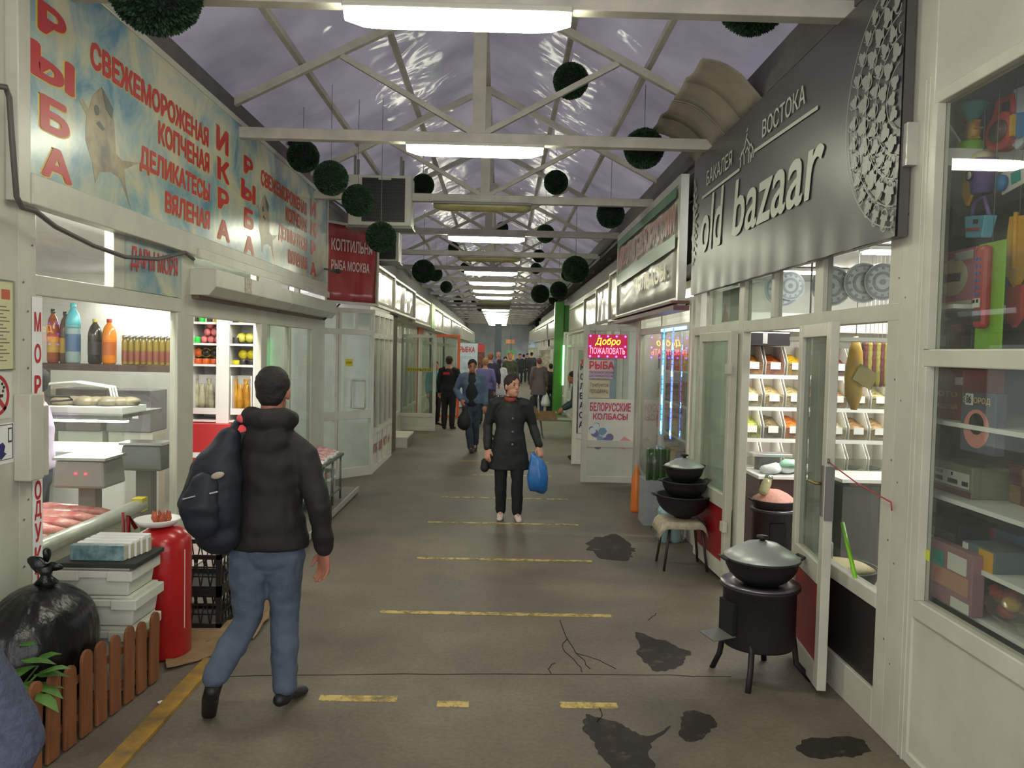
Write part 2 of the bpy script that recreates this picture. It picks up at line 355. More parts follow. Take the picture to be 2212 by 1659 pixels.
# eaves
ev=MB()
for x0,x1,zz in ((-3.0,-2.52,3.92),(1.93,2.5,3.86)): ev.box(x0,x1,-3,62,zz,zz+.12)
ev.box(-2.64,-2.52,11.25,62,2.72,3.915); ev.box(2.32,2.42,8.2,62,2.62,3.855); ev.box(-2.62,-2.5,-3,11.2,3.9,4.16); ev.box(1.97,2.12,-3,62,3.8,4.16)  # two long far boards added to stop sky light leaking above the fascias
struct(ev.build('trim_eaves',M('eave_grey',(98,94,92),.6,var=.2)),'dull grey eave boards, some added against light leaks, where the roof meets the stalls','trim')
cs=MB()
for i in range(4):
    y=6.05+i*.5; zo=.03*(i%2); vs=[]
    for j in range(9):
        for k in range(7):
            u=j/8; v=k/6; vs.append((1.46+.47*u, y+.53*v, 4.12-.30*u+.10*math.sin(u*PI)*.8+zo*(1-v)+.012*math.sin(v*PI*3)))
    cs.add(vs,[(j*7+k,j*7+k+1,j*7+k+8,j*7+k+7) for j in range(8) for k in range(6)],0,True)
o=cs.build('roofing_sheet',M('sheet_white',(156,150,134),.35,var=.15)); so=o.modifiers.new('s','SOLIDIFY'); so.thickness=.006
tag(o,'curved white corrugated sheet under the eaves above the dark shop sign','roofing sheet')
# ------------------------------------------------------------------ left side: fish shop front
LX=-2.5
RED=M('print_red',(196,52,56),.35); YELP=M('print_yellow',(226,196,96),.35)
mb=MB(); mb.box(-2.62,-2.5,.8,4.18,0,5); w=struct(mb.build('wall_left',WHITE2),'white metal panel wall with notices at the left edge of the view','wall')
mb=MB(); mb.box(-2.505,-2.492,3.94,3.955,0,5); mb.build('panel_seam',GREYM,w)
def quad(mb,f,pts,d,t=.002): return f.poly(mb,pts,d,t)
# shop front frame
front=struct(thing('window_1','','x',(LX,6.8,0)),'white framed glass front of the fish shop','shop front')
fb=MB()
def L(mb,u0,u1,z0,z1,d0=-.06,d1=.0,mi=0): return LEFT.box(mb,u0,u1,z0,z1,d0,d1,mi)
L(fb,4.18,4.34,0,2.62); L(fb,4.34,6.4,2.14,2.25); L(fb,5.2,5.35,2.25,2.62); L(fb,6.28,6.54,0,2.62); L(fb,4.34,6.3,.44,.54)
L(fb,8.38,8.58,0,2.3); L(fb,10.6,11.2,0,2.3); L(fb,6.4,11.2,2.12,2.3); L(fb,9.5,9.58,.1,2.12)
L(fb,4.34,4.4,.54,2.14); L(fb,6.22,6.3,.54,2.14)
L(fb,8.2,8.28,2.46,2.62);L(fb,9.9,9.98,2.46,2.62)
fb.build('frame',WHITE,front,bevel=.005)
p=MB(); L(p,4.34,6.3,0,.44,-.05,-.01); p.build('lower_panel',WHITE2,front)
for u0,u1,z0,z1,g in ((4.4,6.22,.54,2.14,GLASS),(4.34,5.2,2.25,2.62,GLASS),(6.54,8.3,2.5,2.62,GLASSD),(8.58,9.5,.1,2.12,GLASSD),(9.58,10.6,.1,2.12,GLASSD)):
    p=MB(); L(p,u0,u1,z0,z1,-.02,-.014); p.build('glass_pane',g,front)
bl=MB()
for y,z in ((4.22,.7),(4.22,.95),(4.22,1.3),(4.22,1.6),(4.22,1.9),(4.22,2.2),(4.26,1.05),(4.26,1.4),(4.26,1.75),(4.26,2.05),(4.3,2.4)): LEFT.disc(bl,y,z,.006,.003,.002,8)
bl.build('rivet',GREYM,front)
# vertical lettering strip
st=MB(); L(st,4.295,4.385,.5,2.13,.003,.006); stp=st.build('lettering_strip',PAPER,front)
for i,ch in enumerate('МОРЕПРОДУКТ'):
    zc=[2.0,1.83,1.66,1.49,1.33,1.2,1.09,.98,.86,.73,.6][i]
    lettering(LEFT,ch,4.31,4.372,zc-.055,zc+.05,RED,stp,d=.0075,bold=.03)
# dary morya
dm=struct(thing('trim_1','','x',(LX,5.8,2.4)),'small blue and white sea food sign panel above the fish shop window','sign')
p=MB(); L(p,5.35,6.28,2.25,2.62,-.05,.004); 
SEA=M('printed_sea',(206,206,176),.3,col2=(84,140,168),scale=2.6)
p.build('panel',SEA,dm); del dm['kind']; dm['category']='sign'; dm.name='sea_food_sign'
lettering(LEFT,'ДАРЫ МОРЯ',5.42,6.2,2.38,2.55,RED,dm,d=.008,bold=.03)
# big fish sign
fs=thing('fish_shop_sign','long blue and cream fish shop sign with red lettering and fish pictures','sign',(LX,7.6,3.3))
S0,S1,ZB,ZT=4.19,11.15,2.76,3.92
p=MB(); L(p,S0,S1,ZB,ZT,0,.05)
def sea_mat():
    m=bpy.data.materials.new('printed_sea_big'); m.use_nodes=True; nt=m.node_tree; n=nt.nodes; l=nt.links.new; b=n['Principled BSDF']
    tc=n.new('ShaderNodeTexCoord'); no=n.new('ShaderNodeTexNoise'); no.inputs['Scale'].default_value=2.1; no.inputs['Detail'].default_value=7; no.inputs['Roughness'].default_value=.62; no.inputs['Distortion'].default_value=.5
    l(tc.outputs['Object'],no.inputs['Vector']); cr=n.new('ShaderNodeValToRGB'); e=cr.color_ramp.elements
    e[0].position=.36; e[0].color=lin((92,146,170)); e[1].position=.6; e[1].color=lin((212,208,172)); k=cr.color_ramp.elements.new(.47); k.color=lin((160,186,180))
    l(no.outputs[0],cr.inputs[0]); l(cr.outputs[0],b.inputs['Base Color']); b.inputs['Roughness'].default_value=.3
    b.inputs['Coat Weight'].default_value=.5; b.inputs['Coat Roughness'].default_value=.2; return m
p.build('panel',sea_mat(),fs)
fr=MB(); L(fr,4.08,S0,2.6,3.98,-.02,.06); L(fr,S0,S1,2.6,ZB,-.02,.07); L(fr,S0,S1,ZT,3.97,-.02,.06); L(fr,S1,11.2,2.6,3.97,-.02,.07); L(fr,6.42,11.2,2.58,2.66,.07,.1)
fr.build('frame',WHITE,fs,bevel=.006)
X=-2.45
rows=[('Р',80,142,-8,62),('Ы',62,160,78,155),('Б',85,149,198,276),('А',88,155,306,377),('СВЕЖЕМОРОЖЕНАЯ',194,451,84,144),('КОПЧЕНАЯ',341,452,258,310),('ДЕЛИКАТЕСЫ',301,453,310,370),('ВЯЛЕНАЯ',356,453,411,458),
 ('И',467,493,267,321),('К',469,495,336,385),('Р',470,494,402,448),('А',469,496,469,514)]
FISHM=M('printed_fish',(196,180,140),.35,col2=(120,116,100),scale=4); FISHD=M('printed_fish_fin',(92,100,92),.35)
for rep in (0,1):
    off=3.34*rep
    for s,x0,x1,ya,yb in rows:
        u0,u1,z0,z1=pxbox(x0,x1,ya,yb,X)
        if rep and u1+off>S1-.02: u1=S1-off-.02
        lettering(LEFT,s,u0+off,u1+off,z0,z1,RED,fs,d=.054,bold=.045,outline=YELP,ob=.035)
    fm=MB(); q=lambda x,y:(onX(x,y,X).y+off,onX(x,y,X).z)
    LEFT.poly(fm,[q(*t) for t in ((218,188),(232,205),(243,240),(248,300),(250,345),(240,372),(215,372),(196,345),(183,300),(186,250),(200,205))],.052+.0003*0,.001)
    LEFT.poly(fm,[q(*t) for t in ((248,330),(262,346),(300,352),(268,366),(270,400),(282,452),(258,385),(240,372))],.052+.0003*1,.001)
    LEFT.poly(fm,[q(*t) for t in ((186,250),(170,216),(178,214),(192,240))],.052+.0003*2,.001)
    LEFT.poly(fm,[q(*t) for t in ((215,370),(205,396),(198,350))],.052+.0003*3,.001)
    fm.build('fish_picture',FISHM,fs)
    f2=MB(); LEFT.poly(f2,[q(*t) for t in ((218,188),(244,236),(240,256),(228,236))],.0537,.001); LEFT.disc(f2,q(208,238)[0],q(208,238)[1],.03,.0537,.001); LEFT.poly(f2,[q(*t) for t in ((214,262),(226,280),(220,282),(206,266))],.0537,.001)
    f2.build('fish_detail',FISHD,fs)
# cable
c=MB(); pts=[onX(a,b,-2.385) for a,b in ((-20,185),(12,188),(20,210),(26,300),(36,425),(48,448),(75,455),(120,490),(200,530),(270,555),(340,560),(400,545),(418,560))]
c.tube(pts,.014,8); tag(c.build('electric_cable',M('cable_grey',(88,82,78),.5)),'grey electric cable running down the wall and under the fish sign','cable')
# roller shutter boxes
for i,(a,b,lab) in enumerate(((6.46,8.78,'white roller shutter box above the fish shop doorway'),(8.8,11.15,'grey white roller shutter box past the fish shop doorway, near the angled entrance'))):
    t=thing('shutter_box',lab,'shutter box',(LX,(a+b)/2,2.3),'roller shutter boxes')
    m_=MB(); m_.prism([(LX,a,2.5),(LX+.21,a,2.5),(LX+.21,a,2.36),(LX+.15,a,2.29),(LX,a,2.29)],(0,b-a,0)); m_.build('box',WHITE if i==0 else ALU,t,bevel=.005)
    m_=MB(); m_.box(LX,LX+.06,a+.03,b-.03,2.262,2.29); m_.build('shutter_slat',M('shutter_brown',(120,96,88),.5),t)
    if i==0:
        m_=MB(); m_.box(LX+.211,LX+.213,a+.72,a+.9,2.36,2.5); m_.build('warning_sticker',M('sticker',(205,200,180),.5,col2=(150,120,100),scale=30),t)
# step platform
pl=thing('entrance_step','low grey metal step along the fish shop doorway','step',(-2.15,8.4,0))
m_=MB(); m_.box(-2.44,-1.82,6.45,10.35,0,.085); m_.build('slab',M('step_grey',(120,116,108),.5,var=.2),pl,bevel=.004)
m_=MB(); m_.box(-1.82,-1.805,6.45,10.35,.03,.095); m_.build('metal_edge',ALU,pl)
# interior of fish shop
m_=MB(); m_.box(-6.2,-6.1,3.2,9.7,0,2.8); m_.box(-6.1,-2.62,3.1,3.2,0,2.8); m_.box(-6.1,-2.56,9.62,9.7,0,2.8)
struct(m_.build('wall_back',INWALL),'white inner walls of the fish shop','wall')
m_=MB(); m_.box(-6.1,-2.56,3.2,9.62,2.7,2.78); struct(m_.build('ceiling_1',INCEIL),'pale tiled ceiling inside the fish shop','ceiling')
m_=MB(); m_.box(-6.1,-2.56,3.2,9.62,0,.012); struct(m_.build('floor_1',FLOORIN),'light tiled floor inside the fish shop','floor')
def strip_lamp(x0,x1,y0,y1,z,label,m=None,cat='ceiling light'):
    t=thing('strip_light',label,cat,((x0+x1)/2,(y0+y1)/2,z),'strip lights inside the shops')
    MB().box(x0-.02,x1+.02,y0-.02,y1+.02,z+.02,z+.05).build('housing',WHITEP,t)
    MB().box(x0,x1,y0,y1,z,z+.02).build('tube',m or SHOPL,t); return t
strip_lamp(-2.7,-2.62,4.4,6.2,2.655,'unseen strip light added behind the fish shop window header to light the goods'); strip_lamp(-5.4,-3.6,3.5,3.62,2.6,'unseen strip light added at the hidden near end to brighten the fish shop')  # both added out of view to brighten the shop inside
strip_lamp(-2.7,-2.62,6.6,8.9,2.655,'unseen strip light added behind the fish shop doorway header to brighten the inside')  # also added out of view, lights the inside from above the doorway
strip_lamp(-4.6,-3.4,9.4,9.5,2.5,'strip light high on the end wall above the tin shelves')
t=thing('pendant_lamp','round white dish lamp glowing behind the fish shop window','lamp',tuple(onY(237,648,6.6)))
lc=onY(237,648,6.6)
MB().lathe([(.02,.06),(.09,.04),(.14,.0),(.13,-.005)],lc,20).build('lamp_shade',WHITEP,t)
MB().lathe([(.12,-.004),(.12,-.012),(.02,-.03)],lc,20).build('bulb',SHOPL,t)
MB().tube([lc+Vector((0,0,.05)),(lc.x,lc.y,2.7)],.006).build('cord',GREYM,t)
# bottle shelf, crosswise at Y=7.5
BY=7.5
def bx(px): return onY(px,760,BY).x
sh=thing('bottle_shelf','dark shelf with bottles behind the fish shop window','shelf',(bx(240),BY,0))
z0=onY(240,787,BY).z
MB().box(bx(88),bx(395),BY-.14,BY+.16,z0-.06,z0).build('shelf_board',M('shelf_dark',(70,48,42),.5),sh)
for p_ in (90,393): MB().box(bx(p_)-.015,bx(p_)+.015,BY-.1,BY+.12,0,z0-.06).build('post',GREYM,sh)
def bottle(x,y,z,h,r,body,cap,label,group,lbl=None,name='bottle',fill=1.0,top=None):
    t=thing(name,label,'bottle',(x,y,z),group)
    MB().lathe([(r*.85,0),(r,.02),(r,h*.62),(r*.95,h*.7),(r*.72,h*.82),(r*.34,h*.9),(r*.3,h*.935)],(x,y,z+.001),18).build('body',body,t)
    if top: MB().lathe([(r*1.01,h*.58),(r*.97,h*.7),(r*.75,h*.82),(r*.37,h*.9),(r*.25,h*.94)],(x,y,z+.002),18).build('shrink_sleeve',top,t)
    MB().lathe([(r*.36,h*.925),(r*.38,h*.935),(r*.38,h),(r*.3,h*1.005)],(x,y,z),14).build('cap',cap,t)
    if lbl: MB().lathe([(r*1.01,h*.2),(r*1.012,h*.21),(r*1.012,h*.48),(r*1.01,h*.49)],(x,y,z),18,cap=False).build('label',lbl,t)
    return t
DK=M('cola_dark',(40,24,22),.15); OR=M('soda_orange',(222,128,28),.2); CY=M('cyan_plastic',(92,190,205),.3); CLR=M('clear_bottle',(150,168,170),.12); AMB=M('amber_drink',(150,72,36),.15)
GOLDL=M('label_gold',(190,150,60),.4); YC=M('cap_yellow',(205,180,90),.4); RC_=M('cap_red',(180,50,50),.4)
bz=z0
bottle(bx(236),BY,bz,.42,.062,OR,RC_,'orange soda bottle on the fish shop shelf','drinks on the bottle shelf',M('label_brown',(176,88,34),.4))
bottle(bx(203),BY+.02,bz,.42,.062,DK,YC,'dark brown drink bottle beside the orange one','drinks on the bottle shelf',M('label_black',(44,36,36),.4))
bottle(bx(158),BY,bz,.56,.065,CLR,CY,'tall clear bottle with cyan top on the shelf','drinks on the bottle shelf',M('label_blue',(60,92,130),.4),top=CY)
bottle(bx(112),BY+.02,bz,.5,.052,AMB,DK,'amber bottle at the near end of the shelf','drinks on the bottle shelf',GOLDL)
bottle(bx(133),BY+.06,bz,.48,.048,M('smoky_glass',(96,70,66),.15),DK,'smoky brown bottle next to the amber bottle','drinks on the bottle shelf',GOLDL)
jar_l=['first','second','third','fourth','fifth','sixth','seventh','eighth','ninth']
OIL=M('oil_jar',(150,128,44),.15,var=.3); LID=M('jar_lid_silver',(180,176,160),.25,metal=.8)
for k in range(9):
    x=bx(270+k*13.5); t=thing('oil_jar','golden jar with silver lid, %s past the orange bottle'%jar_l[k],'jar',(x,BY,bz),'oil jars on the bottle shelf')
    MB().lathe([(.024,0),(.028,.01),(.028,.2),(.025,.23),(.02,.245)],(x,BY,bz+.001),14).build('glass_body',OIL,t)
    MB().lathe([(.026,.243),(.026,.27),(.02,.273)],(x,BY,bz),12).build('lid',LID,t)
    MB().lathe([(.0285,.03),(.0288,.04),(.0288,.12),(.0285,.13)],(x,BY,bz),14,cap=False).build('label',M('label_redbrown',(128,60,44),.5),t)
# tin shelves, crosswise wall Y=9.5
SY=9.28
def sx(px): return onY(px,760,SY).x
def sz(py,px=490): return onY(px,py,SY).z
sh=thing('tin_shelf','white wall shelving stocked with tins seen through the fish shop door','shelving',(sx(490),SY,0))
m_=MB()
for a,b in ((416,424),(478,505),(556,566)): m_.box(sx(a),sx(b),SY-.16,SY+.26,.6,2.5)
m_.box(sx(416),sx(566),SY+.26,SY+.28,.6,2.5); m_.build('cabinet',WHITEP,sh)
SHZ=[sz(697),sz(742),sz(787),sz(905)]
for z in SHZ: MB().box(sx(420),sx(560),SY-.14,SY+.26,z-.025,z).build('shelf_board',WHITEP,sh)
MB().box(sx(405),sx(575),SY-.3,SY+.26,.02,1.0).build('base_cabinet',M('red_crate',(190,44,46),.4),sh)
MB().box(sx(405),sx(575),SY-.302,SY-.3,.62,.68).build('white_stripe',PAPER,sh)
def tin(x,z,r,h,col,label,group,stand=True,face=None):
    t=thing('tin',label,'tin',(x,SY,z),group)
    if stand:
        MB().lathe([(r*.97,0),(r,.004),(r,h-.004),(r*.97,h)],(x,SY-.02,z+.001),16).build('body',col,t); MB().lathe([(r*.9,h),(r*.9,h+.003)],(x,SY-.02,z),16).build('lid',face or LID,t)
    else:
        q=MB(); q.tube([(x,SY-.04,z+r),(x,SY-.04+h,z+r)],r,18); q.build('body',col,t)
        q=MB(); q.tube([(x,SY-.046,z+r),(x,SY-.04,z+r)],r*.82,18); q.build('label_face',face,t)
    return t
RT=M('tin_red',(196,72,72),.3); YT=M('tin_yellow',(206,196,40),.3); GT=M('tin_green',(40,190,70),.4); OT=M('tin_orange',(208,96,44),.3); BT=M('tin_black',(40,38,34),.35); GR=M('tin_gold',(190,160,70),.25,metal=.6)
g='tins on the fish shop shelves'
n_=0
pos=['at the near end','second from the near end','third from the near end','fourth from the near end']
for k,(px,cl,nm) in enumerate(((424,BT,'black'),(438,GT,'bright green'),(454,BT,'black and gold'),(469,YT,'pale yellow'))): tin(sx(px),SHZ[0],.034,.07+.02*(k%2==0),cl,'%s tin on the top left tin shelf, %s'%(nm,pos[k]),g)
for k,(px,cl,nm) in enumerate(((509,BT,'dark'),(522,YT,'yellow'),(535,YT,'yellow'),(548,M('tin_blue',(70,96,170),.3),'blue'))): tin(sx(px),SHZ[0],.034,.06,cl,'%s tin on the top right tin shelf, %s'%(nm,pos[k]),g)
tin(sx(428),SHZ[1],.045,.07,GT,'bright green tin below the black tin, second shelf',g)
for k,(px,dz) in enumerate(((443,0),(458,0),(472,0),(450,.085),(465,.085),(456,.17))): tin(sx(px),SHZ[1]+dz,.041,.08,RT,['red tin, bottom of the pyramid, near side','red tin, bottom of the pyramid, middle','red tin, bottom of the pyramid, far side','red tin in the middle row of the pyramid, near side','red tin in the middle row of the pyramid, far side','red tin on top of the pyramid'][k],g,False,M('tin_red_light',(226,140,140),.3))
tin(sx(512),SHZ[1],.045,.07,BT,'dark tin beside the yellow rolled tins, second shelf',g)
for k,px in enumerate((523,541)): tin(sx(px),SHZ[1]+.02,.052,.09,YT,['yellow tin lying face out, second shelf, near one','yellow tin lying face out, second shelf, far one'][k],g,False,M('tin_yellow_light',(224,220,110),.3))
for k,px in enumerate((430,448,466)):
    tin(sx(px),SHZ[2],.05,.06,OT,'orange tin standing on the third shelf, %s'%pos[k],g); tin(sx(px),SHZ[2]+.075,.055,.05,GR,'gold rimmed tin leaning on an orange tin, %s'%pos[k],g,False,[OT,BT,BT][k])
for k,px in enumerate((513,528,545)):
    tin(sx(px),SHZ[2],.05,.05,[YT,BT,BT][k],'tin standing on the third shelf right bay, %s'%pos[k],g)
    if k: tin(sx(px),SHZ[2]+.06,.058,.05,GR,'gold rimmed yellow tin leaning on the right bay, %s'%(pos[k]),g,False,YT)
# fish standing in white tubs
def fishobj(x,y,z,h,r,mat,label,group,lean=0):
    t=MB(); t.tube([(x,y,z),(x+lean*.3,y,z+h*.25),(x+lean*.7,y,z+h*.6),(x+lean,y,z+h*.88),(x+lean*1.05,y,z+h)],[(r*.35,r*.3),(r,r*.6),(r*.95,r*.6),(r*.5,r*.4),(r*.75,r*.1)],10,ref=(1,0,0))
    return tag(t.build('smoked_fish',mat,None),label,'fish',group)
for a,b,mt,nm,cl,n in ((424,478,M('fish_silver',(206,200,164),.35,col2=(112,108,92),scale=7),'pale silver','white tub of silver fish',5),(508,553,M('fish_golden',(220,164,44),.35,col2=(160,110,30),scale=7),'golden smoked','white tub of golden fish',5)):
    x0,x1=sx(a),sx(b); zb=sz(893); zt=sz(818)
    t=thing('fish_tub',cl+' behind the fish shop door','tub',((x0+x1)/2,SY,zb))
    m_=MB(); m_.box(x0,x1,SY+.05,SY+.07,zb,zt+.04); m_.box(x0,x0+.015,SY-.14,SY+.07,zb,zt+.04); m_.box(x1-.015,x1,SY-.14,SY+.07,zb,zt+.04); m_.box(x0,x1,SY-.15,SY-.13,zb,zb+.07); m_.box(x0,x1,SY-.14,SY+.05,zb,zb+.02); m_.build('body',WHITEP,t)
    for k in range(n):
        fishobj(x0+.03+(x1-x0-.06)*k/(n-1),SY-.03-.02*(k%2),zb+.02,zt-zb-.02-(.06 if k%2 else 0),.042,mt,'%s fish standing in the tub, %s from the left'%(nm,ORD[k] if k else 'first'),nm+' fish in a tub',lean=.015*((k%3)-1))
# counters and freezer
t=thing('display_freezer','grey edged display freezer with pink fish inside the shop window','freezer',(-3.25,5.4,0))
m_=MB(); m_.box(-3.7,-2.72,4.5,6.1,.012,.62); m_.build('body',WHITE2,t,bevel=.02)
m_=MB(); m_.tube([(-2.72,4.5,.66),(-2.72,6.1,.66)],.05,12); m_.tube([(-3.7,4.5,.66),(-3.7,6.1,.66)],.05,12); m_.build('rim',ALU,t)
m_=MB(); m_.box(-2.76,-2.68,6.02,6.12,.62,.72); m_.build('corner_cap',M('yellow_plastic',(222,200,50),.4),t)
PINKF=M('pink_fish',(196,92,88),.25,col2=(226,170,160),scale=14)
gl=['nearest','second','third','fourth','fifth','sixth','seventh']
for k in range(7):
    y=4.62+k*.2; q=MB(); q.tube([(-3.55,y,.655),(-3.3,y+.03,.68),(-3.0,y,.675),(-2.82,y-.02,.66)],[(.03,.02),(.08,.035),(.075,.035),(.03,.02)],10,ref=(0,1,0)); tag(q.build('fish_fillet',PINKF),'pink frozen fish fillet in the window freezer, %s'%gl[k],'fish','frozen fillets in the window freezer')
t=thing('deli_counter','bright white deli counter with glass guard inside the fish shop','counter',(-4.1,7.0,0))
m_=MB(); m_.box(-5.3,-3.05,6.55,7.2,.012,1.0); m_.build('body',WHITEP,t,bevel=.02)
m_=MB(); m_.box(-5.3,-3.05,6.5,6.52,.98,1.3); m_.build('glass_guard',GLASS,t)
m_=MB(); m_.box(-5.3,-3.05,6.5,7.25,1.28,1.31); m_.build('top_shelf',STEEL,t)
t2=strip_lamp(-5.2,-3.15,6.75,6.82,1.22,'bright tube under the glass top of the deli counter')
def crate(name,x0,x1,y0,y1,z0,z1,mat,label,cat,lip=None,group=None):
    t=thing(name,label,cat,((x0+x1)/2,(y0+y1)/2,z0),group); th=.02
    m_=MB(); m_.box(x0,x1,y0,y1,z0,z0+th); m_.box(x0,x0+th,y0,y1,z0+th,z1); m_.box(x1-th,x1,y0,y1,z0+th,z1); m_.box(x0+th,x1-th,y0,y0+th,z0+th,z1); m_.box(x0+th,x1-th,y1-th,y1,z0+th,z1); m_.build('body',mat,t)
    if lip: m_=MB(); m_.box(x0-.015,x1+.015,y0-.015,y0+.01,z1-.04,z1); m_.box(x0-.015,x1+.015,y1-.01,y1+.015,z1-.04,z1); m_.box(x0-.015,x0+.01,y0+.01,y1-.01,z1-.04,z1); m_.box(x1-.01,x1+.015,y0+.01,y1-.01,z1-.04,z1); m_.build('rim',lip,t)
    return t
t=thing('foam_tray','white tray heaped with grey fish on the deli counter','tray',(-3.4,6.8,1.31))
m_=MB(); m_.box(-3.75,-3.08,6.55,7.0,1.311,1.36); m_.build('tray_body',WHITEP,t)
m_=MB(); 
for k in range(9): m_.ell((-3.68+k*.065,6.76+.05*(k%3),1.39),(.09,.1,.045),10,6)
o=m_.build('fish_heap',M('fish_grey',(160,146,118),.4,col2=(110,104,92),scale=10),t); o['kind']='stuff'
for k,(x,y,z,w,d,h,mt,lab) in enumerate(((-2.98,5.85,.95,.34,.3,.2,M('scale_grey',(128,124,120),.4),'grey electronic weighing scale behind the window freezer'),(-2.78,6.32,1.0,.3,.2,.2,M('box_grey',(104,106,104),.5),'dark grey appliance box near the door side of the window'))):
    t=thing('weighing_scale' if k==0 else 'appliance_box',lab,'scale' if k==0 else 'box',(x,y,z-.28))
    m_=MB(); m_.obox((x,y,z),(w,d,h),taper=1.1); m_.build('body',mt,t,bevel=.02)
    m_=MB(); m_.box(x-w*.55,x+w*.55,y-d*.55,y+d*.55,z+h/2,z+h/2+.02); m_.build('top_plate',STEEL,t)
    m_=MB(); m_.box(x-.06,x+.06,y-.05,y+.05,.012 if k else .66,z-h/2); m_.build('stand',GREYM,t)
    if k==0:
        for dx in (-.03,.04): MB().box(x+dx,x+dx+.015,y-d*.5-.014,y-d*.5-.006,z+.0,z+.012).build('led',Mglow('led_red',(255,40,60),8),t)
crate('foam_box',-5.1,-4.55,6.6,7.1,1.312,1.45,WHITEP,'white foam box at the far left of the deli counter','box')
for k,(x,lab) in enumerate(((-4.75,'grey cardboard carton behind the deli counter, left one'),(-4.2,'dark carton behind the deli counter, middle one'),(-3.7,'grey cardboard carton behind the deli counter, right one'))):
    t=thing('carton',lab,'carton',(x,8.2,.0),'cartons behind the deli counter'); m_=MB(); m_.box(x-.22,x+.22,8.0,8.4,1.0,1.42); m_.build('body',[M('carton_grey',(150,140,128),.8),M('carton_dark',(92,84,80),.8),M('carton_grey2',(120,116,118),.8)][k],t,bevel=.01)
    m_=MB(); m_.box(x-.22,x+.22,8.05,8.35,.02,1.0); m_.build('plinth',WHITE2,t); m_=MB(); m_.box(x-.1,x+.1,7.996,8.0,1.14,1.28); m_.build('paper_label',PAPER,t)
t=thing('round_mirror','green grey oval disc hanging inside the window near the post','disc',tuple(onX(384,818,-2.56)))
q=onX(384,818,-2.56); m_=MB(); m_.tube([(q.x-.01,q.y,q.z),(q.x+.01,q.y,q.z)],[(.085,.06)]*2,20,ref=(0,0,1)); m_.build('disc',M('disc_green',(70,86,64),.4),t); m_=MB(); m_.tube([q,(q.x,q.y,2.14)],.003); m_.build('string',GREYM,t)

m_=MB()
for k,(x,r) in enumerate(((-4.9,.2),(-4.5,.17),(-4.15,.2))): m_.ell((x,6.85,1.36),(r,.14,.06+.02*(k%2)),16,10)
m_.jitter(.035,8); tag(m_.build('bag_heap',M('bag_white2',(234,232,230),.35)),'crumpled white bags lying on the deli counter top','bags',kind='stuff')
t=thing('wire_basket','white looped wire basket above the deli counter','basket',(-3.9,7.05,1.31)); m_=MB()
for k in range(3): m_.tube([(-4.2,7.0+.05*k,1.315),(-4.15,7.0+.05*k,1.5),(-3.7,7.0+.05*k,1.54),(-3.4,7.0+.05*k,1.5),(-3.36,7.0+.05*k,1.315)],.012,8)
m_.build('wire_loop',WHITEP,t)
# ------------------------------------------------------------------ left: wall notices, post box
t=thing('paper_notice','yellowish typed notice board on the white wall at the left edge','notice',(-2.5,4.03,1.95))
m_=MB(); LEFT.box(m_,3.78,4.125,1.75,2.19,0,.006); m_.build('sheet',M('notice_cream',(206,204,160),.6),t)
m_=MB(); LEFT.box(m_,3.77,4.135,1.742,1.75,0,.012); LEFT.box(m_,3.77,4.135,2.19,2.198,0,.012); LEFT.box(m_,4.125,4.135,1.75,2.19,0,.012); m_.build('frame',GLASSD,t)
m_=MB(); LEFT.box(m_,4.03,4.1,2.1,2.15,.006,.007); m_.build('red_heading',M('ochre',(190,96,70),.5),t)
m_=MB()
for k in range(16): LEFT.box(m_,3.84,4.07+.03*math.sin(k*2.1),2.06-k*.018,2.066-k*.018,.006,.007)
m_.build('printed_line',M('print_grey',(120,118,100),.6),t)
t=thing('no_smoking_sign','round red no smoking sign on the white wall','sign',(-2.5,4.0,1.64))
m_=MB(); LEFT.box(m_,3.82,4.12,1.5,1.735,0,.003); m_.build('plate',M('plate_white',(214,212,202),.4),t)
m_=MB(); LEFT.ring(m_,3.99,1.62,.105,.018,.003,.002); a=.075; LEFT.poly(m_,[(3.99-a-.008,1.62+a-.008),(3.99-a+.008,1.62+a+.008),(3.99+a+.008,1.62-a+.008),(3.99+a-.008,1.62-a-.008)],.003,.002); m_.build('red_ring',M('sign_red',(176,40,48),.4),t)
m_=MB(); LEFT.box(m_,3.93,4.03,1.608,1.624,.003,.0045); LEFT.box(m_,4.033,4.045,1.608,1.624,.003,.0045); 
for k in range(3): LEFT.disc(m_,4.045+.008*math.sin(k*2),1.64+k*.018,.008,.003,.0015,10)
m_.build('cigarette_mark',M('mark_black',(30,30,30),.5),t)
t=thing('phone_sign','white sign with hand and phone picture below the no smoking sign','sign',(-2.5,4.02,1.4))
m_=MB(); LEFT.box(m_,3.82,4.135,1.27,1.475,0,.003); m_.build('plate',PAPER,t)
m_=MB(); LEFT.box(m_,4.085,4.115,1.375,1.45,.003,.005); m_.build('phone_mark',M('mark_line',(60,60,66),.5),t); m_=MB(); LEFT.box(m_,4.09,4.11,1.385,1.442,.005,.006); m_.build('phone_screen',PAPER,t)
m_=MB(); LEFT.poly(m_,[(3.98,1.36),(4.04,1.38),(4.06,1.36),(4.05,1.33),(4.07,1.32),(4.03,1.295),(3.98,1.31)],.003,.002); m_.build('hand_mark',M('mark_navy',(40,38,110),.5),t)
m_=MB()
for zz in (1.29,1.466): LEFT.box(m_,3.84,4.125,zz,zz+.003,.003,.005)
LEFT.box(m_,4.122,4.125,1.29,1.469,.003,.005); m_.build('border_line',M('mark_line',(60,60,66)),t)
a=onX(88,930,-2.44)
t=thing('lock_box','white metal lock box with handle mounted on the fish shop post','box',(-2.5,a.y,a.z))
